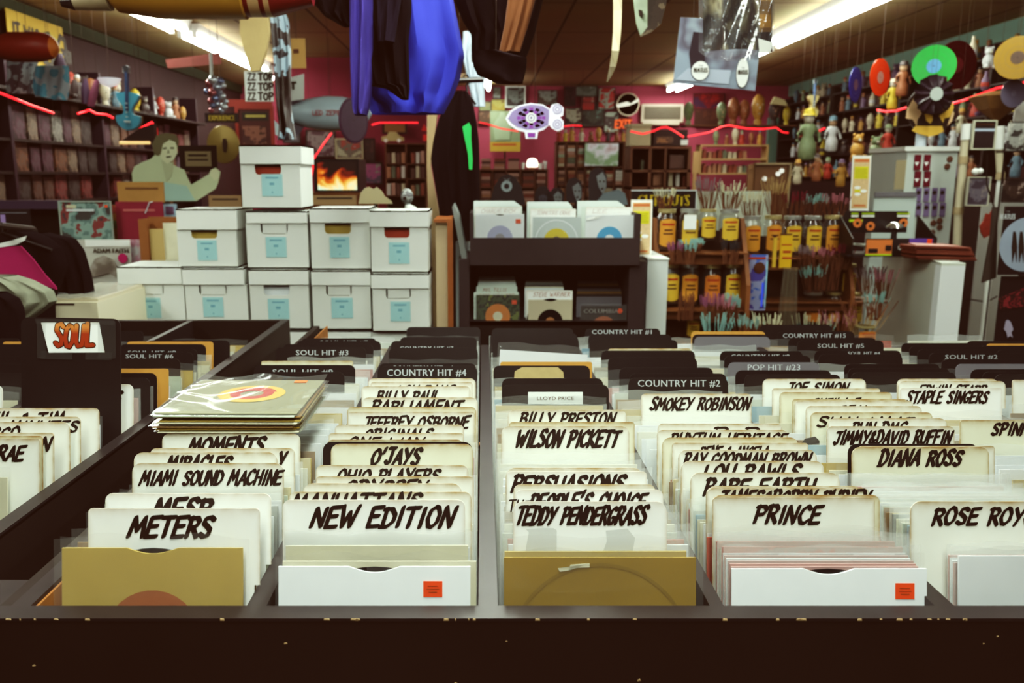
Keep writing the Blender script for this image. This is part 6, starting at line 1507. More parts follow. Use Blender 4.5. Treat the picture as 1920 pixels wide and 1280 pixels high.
for o in bpy.data.objects:
    if o.name.startswith('cream_cutout'): part('support_strut', MB().tube([W(704, 378, 3.61), Vector((W(704, 378, 3.61).x, 3.61, 0))], .008, 6), M_dark, o)
# ---------------------------------------------------------------- album racks, television and shelves at the left
def albums():
    Y = 3.9
    print4 = ramp_mat('album_teal_print', [(.05, .05, .05), (.12, .20, .19), (.22, .33, .30), (.20, .05, .05), (.06, .05, .06)], 9)
    t = flat('record_album', 'LP in shiny teal and dark sleeve with pale edge, left of the crimson LP', 'album', 120, 379, 206, 470, Y, print4, .004, mat('pale_edge_wrap', (.30, .36, .32), .4), .006, extra=((124, 384, 142, 390, mat('cream_print', (.5, .5, .36), .5), 'title'), (124, 392, 176, 396, M_sil, 'subtitle'), (196, 384, 201, 389, M_sticker, 'red_dot')))
    t = flat('record_album', 'crimson LP sleeve in glossy plastic below the tan cardboard one', 'album', 222, 378, 305, 460, Y + .05, mat('crimson_sleeve', (.24, .035, .06), .3, noise=.2, nscale=7), .004, extra=((231, 392, 290, 396, mat('pink_print', (.45, .16, .15), .4), 'title'),))
    part('glare', MB().tube([W(272, 400, Y + .045), W(280, 380, Y + .045), W(286, 378, Y + .045)], .003, 5), M_sil, t)
    t = flat('record_album', 'tan card sleeve standing above the crimson LP', 'album', 222, 341, 306, 380, Y + .08, mat('tan_sleeve', (.36, .20, .07), .7, noise=.12), .006, extra=((235, 351, 296, 355, mat('brown_title', (.16, .08, .03), .6), 'title'),))
    t = flat('record_album', 'white LP sleeve with black capitals, a grey portrait and a pink spot', 'album', 150, 449, 243, 560, 3.55, mat('album_grey', (.46, .46, .42), .4, noise=.2, nscale=5), .004)
    part('white_top', rect(MB(), 160, 449, 243, 462, 3.547), M_boxtop, t)
    ptext(t, 'ADAM FAITH', 175, 466, 240, 474, 3.546, m_ink2, .06)
    part('portrait', MB().prism([(W(u, v, 3.546).x, W(u, v, 3.546).z) for u, v in ((172, 520), (170, 500), (178, 485), (195, 478), (212, 486), (220, 500), (218, 520), (205, 512), (190, 516))], 3.543, 3.546), ramp_mat('portrait_grey', [(.08, .07, .06), (.16, .14, .12), (.3, .28, .25)], 12, .5, 'smooth'), t)
    q = W(230, 484, 3.543); part('pink_spot', MB().disc((q.x, q.z), .020, 3.543), mat('hot_pink', (.45, .02, .14), .5), t)
    t = flat('record_album', 'pale pink and grey LP sleeve half hidden beside the lettered one', 'album', 243, 449, 268, 555, 3.57, ramp_mat('pale_pink_print', [(.45, .48, .50), (.40, .2, .26), (.5, .52, .52)], 12, .4, 'smooth'), .004)
    t = flat('record_album', 'narrow slice of a multicoloured sleeve between teal and crimson LPs', 'album', 207, 384, 220, 470, Y + .1, ramp_mat('slice_print', [(.10, .16, .05), (.30, .14, .03), (.25, .04, .03), (.4, .36, .28)], 12), .004)
    t = flat('picture_card', 'small pale blue picture card with dark centre above the cardboard box', 'picture', 306, 382, 331, 408, Y + .1, mat('ice_card', (.30, .42, .50), .5), .004, extra=((311, 387, 325, 402, mat('plum_print', (.14, .08, .14), .5), 'plum_centre'),))
    rk = thing('record_browser', 'dark wooden LP browser at the left behind the clothes rail', 'browser', W(150, 560, 4.0))
    part('front', MB().box(W(-40, 500, 3.6).x, W(272, 500, 3.6).x, 3.6, 3.62, 0, W(100, 505, 3.6).z), M_wood_black, rk)
    part('step', MB().box(W(-40, 400, 4.05).x, W(335, 400, 4.05).x, 4.05, 4.07, 0, W(100, 385, 4.05).z), M_wood_black, rk)
    part('purple_ledge', MB().box(W(-40, 400, 3.95).x, W(118, 400, 3.95).x, 3.95, 4.05, W(100, 392, 3.95).z, W(100, 376, 3.95).z), mat('purple_ledge', (.045, .03, .055), .5), rk)
    flat('record_album', 'dark album sleeve at the far left with a lilac corner mark', 'album', -20, 392, 56, 470, 3.85, M_blackcard, .005, extra=((2, 402, 9, 420, mat('lilac', (.3, .22, .42), .5), 'lilac_mark'), (0, 398, 50, 400, M_greycard, 'grey_line')))
    # other album tops seen over the boxes
    flat('record_album', 'tan sleeve with dark title line left of the topmost white box', 'album', 392, 366, 452, 392, 4.1, mat('album_tan2', (.26, .17, .09), .6), .004, extra=((398, 372, 446, 375, m_ink2, 'title'),))
    flat('record_album', 'tan sleeve with dark title line under the television', 'album', 584, 366, 668, 384, 4.1, MATS['album_tan2'], .004, extra=((594, 370, 660, 373, m_ink2, 'title'),))
albums()
def television():
    Y = 5.6
    t = thing('television', 'television showing a bright yellow and red fire-like picture', 'television', W(630, 362, Y))
    a, b = W(590, 360, Y), W(672, 298, Y)
    part('casing', MB().box(a.x, b.x, Y, Y + .35, a.z, b.z), mat('tv_black', (.012, .008, .01), .4), t)
    m = bpy.data.materials.new('fire_screen'); m.use_nodes = True; nt = m.node_tree; bs = nt.nodes['Principled BSDF']
    tc = nt.nodes.new('ShaderNodeTexCoord'); ns = nt.nodes.new('ShaderNodeTexNoise'); ns.inputs['Scale'].default_value = 9; ns.inputs['Detail'].default_value = 4; ns.inputs['Distortion'].default_value = .8
    sp = nt.nodes.new('ShaderNodeSeparateXYZ'); nt.links.new(tc.outputs['Generated'], sp.inputs[0]); nt.links.new(tc.outputs['Object'], ns.inputs['Vector'])
    m1 = nt.nodes.new('ShaderNodeMath'); m1.operation = 'MULTIPLY_ADD'; m1.inputs[1].default_value = -.55; m1.inputs[2].default_value = .36; nt.links.new(sp.outputs[2], m1.inputs[0])
    m2 = nt.nodes.new('ShaderNodeMath'); m2.operation = 'ADD'; nt.links.new(ns.outputs['Fac'], m2.inputs[0]); nt.links.new(m1.outputs[0], m2.inputs[1])
    rp = nt.nodes.new('ShaderNodeValToRGB'); e = rp.color_ramp.elements; e[0].position = .45; e[0].color = (.012, .003, .002, 1); e[1].position = .9; e[1].color = (.7, .9, .7, 1)
    for p_, c_ in ((.52, (.25, .02, .005, 1)), (.60, (.7, .16, .01, 1)), (.68, (.9, .55, .12, 1)), (.78, (1, .85, .45, 1))):
        q = e.new(p_); q.color = c_
    nt.links.new(m2.outputs[0], rp.inputs[0]); nt.links.new(rp.outputs[0], bs.inputs['Emission Color']); bs.inputs['Emission Strength'].default_value = 1.0; bs.inputs['Base Color'].default_value = (.01, .01, .01, 1)
    part('screen', rect(MB(), 596, 303, 668, 356, Y - .004), m, t)
    part('maker_strip', rect(MB(), 606, 362, 643, 366, Y - .02), M_greycard, t)
    st = thing('tv_stand', 'brown stand under the television', 'stand', (a.x + .1, Y, 0))
    part('top', MB().box(a.x - .1, b.x + .1, Y - .05, Y + .4, a.z - .03, a.z - .001), M_brownwood, st)
    part('body', MB().box(a.x - .08, b.x + .08, Y - .03, Y + .38, 0, a.z - .03), M_brownwood, st)
television()
# ---------------------------------------------------------------- wall pictures, back and red partition
PR = lambda i, cols, sc=6: ramp_mat('print_%s' % i, cols, sc, .5)
YW = YB - .03
pics = [ # x0,y0,x1,y1, material, label
 (925, 164, 938, 184, PR('a', [(.3, .32, .3), (.12, .12, .1), (.35, .3, .2)]), 'small grey and brown picture high on the back wall'),
 (922, 187, 947, 207, PR('b', [(.40, .30, .06), (.45, .40, .12), (.2, .1, .04)]), 'yellow picture high on the back wall'),
 (899, 191, 920, 207, PR('c', [(.22, .25, .12), (.3, .28, .14), (.12, .1, .05)]), 'olive picture on the back wall left of the yellow one'),
 (950, 164, 983, 199, PR('d', [(.04, .03, .03), (.16, .18, .17), (.05, .04, .04)]), 'dark round-patterned picture in a white frame on the back wall'),
 (1009, 170, 1044, 196, PR('e', [(.1, .07, .06), (.25, .27, .25), (.06, .04, .04)]), 'grey group picture on the pink back wall'),
 (1059, 163, 1079, 198, PR('f', [(.025, .01, .012), (.06, .02, .03)]), 'very dark maroon poster on the back wall'),
 (1080, 162, 1120, 180, PR('g', [(.16, .18, .16), (.10, .12, .10), (.25, .27, .24)]), 'wide grey-green poster touching the ceiling'),
 (1091, 182, 1115, 206, PR('h', [(.35, .03, .03), (.28, .04, .04), (.4, .3, .25)]), 'red poster beneath the wide grey-green one'),
 (1122, 165, 1153, 204, PR('i', [(.35, .03, .03), (.30, .32, .28), (.40, .04, .04), (.06, .03, .03)]), 'red and white round-patterned poster on the back wall'),
 (1060, 203, 1090, 235, PR('j', [(.03, .02, .02), (.3, .28, .22), (.05, .02, .02)]), 'dark poster with a pale upright figure on the back wall'),
 (1090, 192, 1134, 236, PR('k', [(.02, .015, .015), (.05, .05, .04), (.10, .16, .14)]), 'dark poster of two shadowy shapes on the back wall'),
 (1133, 210, 1160, 248, PR('l', [(.34, .38, .32), (.06, .04, .04), (.2, .22, .18)]), 'pale poster with a dark centre left of the EXIT sign'),
 (898, 210, 925, 232, PR('m', [(.10, .05, .03), (.18, .09, .05)]), 'brown picture at the left of the green poster'),
 (1300, 176, 1358, 205, PR('n', [(.05, .015, .05), (.15, .01, .02), (.28, .02, .02), (.04, .02, .06)], 5), 'dark purple and red sunburst poster on the back wall'),
 (1302, 205, 1358, 236, PR('o', [(.06, .02, .015), (.09, .03, .02)]), 'plain dark brown poster beneath the sunburst'),
 (1046, 285, 1080, 300, PR('p', [(.08, .07, .12), (.04, .02, .03)]), 'dark blue poster low in the middle of the back wall'),
]
for i, (x0, y0, x1, y1, m, lab) in enumerate(pics):
    fr = M_boxtop if 'white frame' in lab else mat('thin_dark_frame', (.05, .02, .02), .5)
    flat('wall_picture', lab, 'picture', x0, y0, x1, y1, YW - .002 * (i % 5) - .01, m, .008, fr, .02 if 'white frame' in lab else .008)
t = flat('wall_poster', 'green-toned poster with a standing figure and a yellow title strip', 'poster', 919, 208, 976, 284, YW - .3, mat('poster_sage', (.22, .27, .17), .6, noise=.2, nscale=5), .008, extra=((919, 266, 976, 284, mat('poster_ochre', (.42, .28, .05), .6), 'title_strip'), (924, 269, 968, 273, mat('red_title', (.35, .08, .03), .6), 'title')))
part('figure', MB().prism(P2([(928, 262), (924, 236), (930, 224), (936, 218), (938, 210), (946, 210), (948, 219), (962, 228), (974, 224), (972, 234), (958, 240), (956, 262)], YW - .31), YW - .31, YW - .305), mat('figure_sage', (.30, .36, .25), .6), t)
part('support_post', MB().box(W(945, 284, YW - .28).x, W(948, 284, YW - .28).x, YW - .29, YW - .28, 0, W(945, 283, YW - .28).z), M_dark, t)
# exit sign, round mirror, vent
Y = YW - .02
t = flat('exit_sign', 'orange-lit EXIT sign on the pink back wall', 'sign', 1161, 221, 1185, 244, Y, mat('exit_panel', (.12, .01, .008), .5), .05)
a, b = W(1162, 240, Y), W(1185, 225, Y)
part('lettering', brush(MB(), 'EXIT', a.x - .06, b.x - .01, a.z, b.z - a.z, Y - .004, pen=.10, slant=0, jit=0, nibr=1), mat('exit_red', (.75, .12, .03), .5, emit=.5), t)
q = W(1177, 196, Y); s = W(1178, 196, Y).x - q.x
t = thing('round_wall_clock', 'round white-rimmed wall emblem with a bright diagonal band on the back wall', 'clock', q)
part('face', MB().lathe([(20 * s, -.01), (20 * s, .0)], q, 28, 'y'), mat('clock_face', (.26, .18, .17), .3), t)
part('rim', MB().lathe([(21.5 * s, -.03), (21.5 * s, 0), (19 * s, 0), (19 * s, -.03)], q, 28, 'y'), mat('clock_rim', (.55, .45, .35), .4), t)
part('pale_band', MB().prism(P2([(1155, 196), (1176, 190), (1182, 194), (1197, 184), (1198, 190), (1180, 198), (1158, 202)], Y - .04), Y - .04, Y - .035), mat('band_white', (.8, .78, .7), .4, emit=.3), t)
t = flat('air_vent', 'grey ventilation grille in a pale surround high on the back wall', 'vent', 1207, 200, 1277, 224, Y, mat('vent_grey', (.13, .11, .08), .6), .02, mat('vent_frame', (.50, .42, .34), .6), .035)
for k in range(6): part('louvre', rect(MB(), 1209, 202 + 3.6 * k, 1275, 203.4 + 3.6 * k, Y - .012, .01), mat('louvre', (.2, .17, .13), .5), t)
part('lower_ledge', rect(MB(), 1205, 226, 1274, 234, Y - .03), MATS['vent_frame'], t)
# ---------------------------------------------------------------- shelving with tapes against the back wall
M_shelf = mat('brown_shelf', (.13, .055, .03), .6, noise=.2, nscale=5)
M_pine = mat('pale_pine', (.42, .29, .14), .6, noise=.15, nscale=5)
def shelf_unit(name, label, x0, x1, ys, Y, dpt, m, vert=(), back=True, toground=True, th=3):
    t = thing(name, label, 'shelves', (W((x0 + x1) / 2, 300, Y).x, Y, 0))
    X = lambda px: W(px, 300, Y).x
    Z = lambda py: W(905, py, Y).z
    for y in ys: part('shelf_board', MB().box(X(x0), X(x1), Y, Y + dpt, Z(y + th), Z(y)), m, t)
    zb = 0 if toground else Z(max(ys) + th)
    for x in (x0, x1 - 3) + tuple(vert): part('upright', MB().box(X(x), X(x + 3), Y - .004, Y + dpt, zb, Z(min(ys))), m, t)
    if back: part('back_panel', MB().box(X(x0), X(x1), Y + dpt, Y + dpt + .01, zb, Z(min(ys))), mat('shelf_back', (.05, .02, .016), .7), t)
    return t
TAPE = [mat('tape_%d' % i, c, .5) for i, c in enumerate(((.30, .16, .10), (.42, .38, .28), (.20, .06, .04), (.12, .14, .10), (.36, .22, .18), (.10, .05, .04), (.46, .44, .40), (.24, .30, .22)))]
CN = ['brown', 'cream', 'dark red', 'dark green', 'dusty pink', 'black-brown', 'white', 'pale green']
def stack_tapes(x0, x1, ytop, ybot, Y, n, where, grp, h=None, pal=None):
    X0, X1 = W(x0, ybot, Y).x, W(x1, ybot, Y).x; zb, zt = W(x0, ybot, Y).z, W(x0, ytop, Y).z
    dz = (zt - zb) / n
    for i in range(n):
        k = R.randrange(8) if pal is None else R.choice(pal)
        w = R.uniform(-.004, .004)
        solo('cassette_tape', MB().box(X0 + .004 + w, X1 - .004 + w, Y - .002, Y + .09, zb + i * dz + .0008, zb + (i + 1) * dz - .0012), TAPE[k],
             '%s cassette case, %s up, %s' % (CN[k], nth(i).replace('frontmost', 'first'), where), 'cassette', grp)
YS = 8.6
shelf_unit('tape_shelves', 'brown shelves of cassettes in the middle distance, right bay', 1042, 1190, (265, 312, 346, 384), YS, .15, M_shelf, (1060, 1080, 1096, 1110, 1130, 1150, 1168))
for c_, (x0, x1) in enumerate(((1046, 1059), (1063, 1079), (1083, 1095))):
    stack_tapes(x0, x1, 272, 312, YS, 7, '%s stack of the lit upper shelf' % ['first', 'second', 'third'][c_], 'cassettes on the upper tape shelf')
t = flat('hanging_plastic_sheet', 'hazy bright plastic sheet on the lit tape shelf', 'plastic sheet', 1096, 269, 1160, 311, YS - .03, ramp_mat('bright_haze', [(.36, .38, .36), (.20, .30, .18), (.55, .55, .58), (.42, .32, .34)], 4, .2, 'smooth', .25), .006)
for r_, (y0, y1) in enumerate(((319, 346), (352, 384))):
    for c_, (x0, x1) in enumerate(((1046, 1059), (1064, 1079), (1083, 1095), (1099, 1109), (1113, 1129), (1133, 1149), (1153, 1167), (1171, 1186))):
        stack_tapes(x0, x1, y0, y1, YS, 4, '%s bay, %s tape shelf' % (nth(c_).replace('frontmost', 'first'), ['middle', 'lower'][r_]), 'cassettes on the lower tape shelves', pal=[0, 2, 4, 5, 1] if c_ < 6 else [1, 6, 4])
shelf_unit('tape_shelves', 'brown shelves of cassettes behind the shaggy cut-out head, left bay', 898, 1028, (317, 350, 384), YS, .15, M_shelf, (922, 948, 975, 1002))
for r_, (y0, y1) in enumerate(((297, 317), (324, 350), (357, 384))):
    for c_, (x0, x1) in enumerate(((902, 921), (926, 947), (952, 974), (979, 1001), (1006, 1024))):
        if r_ == 0 and c_ > 2: continue
        stack_tapes(x0, x1, y0, y1, YS, 4, '%s bay, %s left shelf' % (nth(c_).replace('frontmost', 'first'), ['top', 'middle', 'lower'][r_]), 'cassettes on the left bay shelves', pal=[0, 2, 5, 5, 4])
q = W(998, 305, YS + .05)
lm = mat('lamp_glow', (1, .95, .8), .4, emit=2.5)
t = thing('bright_lamp', 'small glowing white lamp on the left tape shelves', 'lamp', (q.x, q.y, W(998, 317, YS).z + .0))
part('lamp_shade', MB().lathe([(.05, .02), (.055, .05), (.045, .09), (.02, .105)], (q.x, q.y, W(998, 317, YS).z), 14), lm, t, True)
part('base', MB().lathe([(.03, 0), (.03, .02)], (q.x, q.y, W(998, 317, YS).z), 10), M_brownwood, t)
for i, (x, w, h) in enumerate(((980, 8, 12), (1013, 9, 11), (1022, 8, 15))):
    q = W(x, 317, YS + .04); s = .0052
    solo('white_cup', MB().lathe([(w * s * .35, 0), (w * s * .5, h * s), (w * s * .4, h * s)], q, 12), M_boxtop, ['pale cup left of the glowing lamp', 'white pot right of the glowing lamp', 'taller pale jar at the shelf end beside the lamp'][i], 'pot', smooth=True)
# pine shelves at the right of back wall
shelf_unit('pine_shelves', 'pale pine shelves on the pink wall, right of the EXIT sign', 1312, 1440, (271, 297, 324), 9.6, .2, M_pine, (), False, False, 3)
pn = thing('pine_side_board', 'pale pine side board left of the pine shelves', 'board', (W(1302, 300, 9.5).x, 9.5, 0))
part('board', rect(MB(), 1298, 284, 1312, 325, 9.5, .03), M_pine, pn)
part('leg', MB().box(W(1300, 325, 9.5).x, W(1306, 325, 9.5).x, 9.5, 9.53, 0, W(1300, 325, 9.5).z), M_pine, pn)
for r_, y in enumerate((297, 324)):
    for i in range(9):
        x = 1318 + i * 9.5 + R.uniform(-1, 1)
        if r_ == 0 and x > 1395: continue
        q = W(x, y, 9.7); k = R.randrange(8); h = R.uniform(.06, .11)
        solo('box_of_goods', MB().prism([(q.x - .022, q.z), (q.x + .022, q.z), (q.x + .02, q.z + h * .9), (q.x + .004, q.z + h), (q.x - .018, q.z + h * .86)], 9.64, 9.74), TAPE[[0, 2, 3, 5, 1][k % 5]], 'small %s packet, %s along the %s pine shelf' % (CN[[0, 2, 3, 5, 1][k % 5]], nth(i).replace('frontmost', 'first'), ['upper', 'lower'][r_]), 'packet', 'packets on the pine shelves')
# boxes and brown display board, white carton, wardrobe-like unit
cb = thing('corner_cabinet', 'dark brown open cabinet right of the tape shelves', 'cabinet', (W(1240, 300, 7.6).x, 7.6, 0))
for (x0, x1) in ((1182, 1186), (1216, 1222), (1246, 1250), (1290, 1296)): part('upright', MB().box(W(x0, 300, 7.6).x, W(x1, 300, 7.6).x, 7.6, 7.9, 0, W(x0, 278, 7.6).z), M_shelf, cb)
for y in (274, 318, 350): part('shelf_board', MB().box(W(1182, 300, 7.6).x, W(1296, 300, 7.6).x, 7.6, 7.9, W(1200, y + 5, 7.6).z, W(1200, y, 7.6).z), M_shelf, cb)
part('back_panel', MB().box(W(1182, 300, 7.6).x, W(1296, 300, 7.6).x, 7.9, 7.91, 0, W(1200, 274, 7.6).z), M_dark, cb)
t = flat('carton', 'cream carton standing on the dark corner cabinet', 'box', 1180, 235, 1221, 273, 7.65, mat('carton_cream', (.45, .41, .27), .6, noise=.1), .2)
part('carton_lid', rect(MB(), 1178, 232, 1223, 238, 7.64, .22), mat('carton_lid', (.36, .33, .22), .6), t)
t = flat('dark_crate', 'dark crate with brown contents beside the cream carton', 'crate', 1225, 243, 1290, 273, 7.65, mat('crate_dark', (.03, .015, .015), .6), .2, extra=((1230, 256, 1262, 268, PR('crate', [(.25, .12, .05), (.1, .05, .03), (.4, .3, .15)], 14), 'contents'), (1276, 262, 1290, 272, M_boxtop, 'white_label')))
for i, (x0, y0, x1, y1, k) in enumerate(((1202, 300, 1208, 318, 3), (1224, 325, 1248, 348, 0), (1253, 322, 1262, 349, 1), (1267, 320, 1275, 349, 6), (1255, 290, 1284, 316, 5), (1280, 330, 1289, 349, 2))):
    flat('boxed_item', '%s item on the corner cabinet shelves, %s of six' % (CN[k], nth(i).replace('frontmost', 'first')), 'item', x0, y0, x1, y1, 7.66, TAPE[k], .1)
def brown_board():
    t = thing('peg_board', 'tall brown display board with three white buttons behind the incense', 'board', (W(1445, 380, 6.0).x, 6.0, 0))
    p = lambda x, y: W(x, y, 6.0)
    part('board', MB().prism([(p(1413, 400).x, 0), (p(1475, 400).x, 0), (p(1480, 307).x, p(1480, 307).z), (p(1416, 307).x, p(1416, 307).z)], 6.0, 6.02), mat('brown_board', (.14, .07, .035), .5, noise=.2, nscale=6), t)
    part('pale_edge', MB().prism([(p(1416, 309).x, p(1416, 309).z), (p(1484, 309).x, p(1484, 309).z), (p(1484, 305).x, p(1484, 305).z), (p(1416, 305).x, p(1416, 305).z)], 5.98, 6.03).prism([(p(1472, 390).x, p(1472, 390).z), (p(1476, 390).x, p(1476, 390).z), (p(1484, 307).x, p(1484, 307).z), (p(1479, 307).x, p(1479, 307).z)], 5.98, 5.998), mat('board_edge', (.28, .21, .13), .6), t)
    part('side_face', MB().prism([(p(1398, 400).x, 0), (p(1413, 400).x, 0), (p(1416, 307).x, p(1416, 307).z), (p(1404, 309).x, p(1404, 309).z)], 6.01, 6.03), mat('board_side', (.22, .12, .06), .6), t)
    for x, y in ((1433, 335), (1458, 326), (1465, 320)):
        q = p(x, y); part('white_button', MB().lathe([(.016, -.012), (.016, -.002)], q, 14, 'y'), mat('button_white', (.8, .8, .78), .4, emit=.4), t)
brown_board()
px_plane('white_board', 'plain pale board behind the tall incense sticks', 'board', ((1290, 358), (1446, 358), (1440, 900), (1288, 900)), 4.6, .01, mat('pale_board', (.46, .50, .42), .6)).name = 'pale_sheet'
# mid-distance clutter behind the television: red framed poster, cymbal, album frames
Y = 6.3
t = flat('framed_poster', 'dark poster in a red frame hanging left of the silver airship', 'poster', 450, 205, 506, 272, Y, mat('poster_maroon', (.07, .02, .02), .5), .01, mat('red_frame', (.26, .04, .03), .5), .025, extra=((454, 210, 502, 226, mat('poster_top_black', (.02, .02, .015), .5), 'title_band'), (460, 215, 498, 220, mat('gold_title', (.40, .33, .10), .5), 'title'), (456, 236, 498, 270, PR('arrow', [(.06, .02, .02), (.22, .10, .07), (.05, .02, .02)], 8), 'picture')))
part('red_header', rect(MB(), 425, 186, 510, 200, Y + .02), MATS['red_frame'], t)
cord(t, 480, 200, Y + .02)
t = thing('gold_disc', 'tarnished gold disc plaque with a dark figure, behind the cut-out person', 'plaque', W(425, 305, 5.4))
q = W(419, 271, 5.4); s = W(420, 271, 5.4).x - q.x
part('disc', MB().lathe([(35 * s, .0), (34 * s, -.008), (4 * s, -.015)], q, 32, 'y', .88, 1), mat('tarnished_gold', (.30, .22, .08), .35, .4, noise=.2, nscale=8), t)
part('dark_figure', MB().prism(P2([(419, 285), (417, 268), (418, 260), (424, 260), (426, 268), (424, 286)], 5.38), 5.375, 5.38), mat('figure_brown', (.04, .02, .012), .5), t)
part('hanging_cord', MB().tube([q + Vector((0, .004, 34 * s)), Vector((q.x, 5.404, ZC))], .0009, 4), M_cord, t)
t = flat('shop_sign', 'black sign with small gold lettering above the gold disc', 'sign', 385, 212, 446, 230, 5.9, M_blackcard, .01)
ptext(t, 'EXPERIENCE', 392, 216, 440, 226, 5.894, mat('gold_letters', (.45, .33, .06), .5), .06); cord(t, 415, 212, 5.905)
t = flat('hand_sign', 'cream card sign with black surround, beside the cut-out person', 'sign', 348, 283, 396, 312, 5.0, mat('sign_tan', (.34, .27, .16), .6), .006, M_dark, .03, extra=((353, 289, 388, 293, m_ink2, 'lettering'), (352, 298, 390, 301, m_ink2, 'lettering')))
part('hanging_cord', MB().tube([W(372, 283, 5.003), Vector((W(372, 283, 5.003).x, 5.003, ZC))], .0009, 4), M_cord, t)
# pink inner wall behind the television with framed pictures
struct('wall_inner', MB().box(W(520, 300, 8.8).x, W(800, 300, 8.8).x, 8.8, 8.9, 0, ZC), mat('crimson_wall', (.20, .025, .05), .8, noise=.15, nscale=2))
Y = 8.7
for i, (x0, y0, x1, y1, m, lab, fr) in enumerate(((577, 246, 626, 292, PR('q', [(.06, .02, .03), (.16, .12, .12), (.05, .02, .03)], 6), 'dark group picture on the crimson wall above the television', M_dark),
    (632, 262, 678, 296, PR('r', [(.3, .28, .2), (.12, .10, .08), (.25, .05, .04), (.2, .24, .28)], 6), 'cream-framed collage picture right of the dark group one', mat('frame_buff', (.34, .30, .20), .5)),
    (679, 306, 714, 343, PR('s', [(.07, .06, .09), (.25, .07, .16), (.2, .2, .17)], 6), 'blue and pink square picture right of the television', M_dark),
    (680, 262, 700, 300, PR('t', [(.02, .01, .01), (.06, .02, .02)], 6), 'almost black narrow picture beside the cream collage', M_dark),
    (720, 232, 760, 248, PR('u', [(.22, .10, .03), (.16, .07, .03)], 6), 'orange-brown strip picture under the red rope light', M_dark),
    (736, 274, 786, 288, PR('v', [(.20, .10, .05), (.26, .14, .07)], 6), 'tan banner over the small dark shelves', M_dark),
    (534, 232, 560, 266, PR('w', [(.05, .04, .05), (.10, .09, .12)], 6), 'grey-black picture left of the silver airship tail', M_dark))):
    flat('wall_picture', lab, 'picture', x0, y0, x1, y1, Y - .01 * (i % 3), m, .01, fr, .015)
su = shelf_unit('dvd_shelves', 'small dark shelves right of the television with rows of cases', 722, 800, (268, 306, 334, 366), 8.2, .15, M_shelf, (760,))
for r_, y in enumerate((306, 334, 366)):
    for i in range(8):
        x = 726 + i * 9; q = W(x, y, 8.2); k = [5, 0, 6, 1, 3, 4, 5, 2][(i * 3 + r_) % 8]
        if abs(x - 760) < 5: continue
        q2 = W(x + 7, y, 8.2); h = R.uniform(.09, .12)
        solo('video_case', MB().box(q.x, q2.x, 8.18, 8.3, q.z + .001, q.z + h), TAPE[k], '%s video case, %s on the %s dark shelf by the television' % (CN[k], nth(i).replace('frontmost', 'first'), ['top', 'middle', 'bottom'][r_]), 'video case', 'video cases beside the television')
t = thing('model_car', 'small cream model car on the dark shelf top, under the red rope light', 'model car', W(738, 267, 8.25))
z0 = W(738, 267, 8.25).z + .012
xa, xb = W(716, 265, 8.25).x, W(757, 265, 8.25).x; L = xb - xa
part('body', MB().prism([(xa, z0), (xb, z0), (xb, z0 + .035), (xb - L * .18, z0 + .05), (xb - L * .35, z0 + .085), (xa + L * .35, z0 + .085), (xa + L * .25, z0 + .05), (xa, z0 + .04)], 8.22, 8.30), mat('car_cream', (.42, .36, .18), .3), t)
for q in (.2, .8): part('wheel', MB().lathe([(.018, 0), (.018, .01)], (xa + L * q, 8.21, z0 + .004), 12, 'y'), M_boxtop, t)
for i, (y0, pts) in enumerate(((0, [(790, 245), (795, 232), (802, 245)]), (1, [(793, 252), (803, 252), (803, 264), (793, 264)]))):
    px_plane('hanging_ornament', ['red triangular ornament by the tan post', 'red square ornament below the triangular one'][i], 'ornament', pts, 8.0, .02, mat('signal_red', (.55, .03, .03), .5, emit=.1))
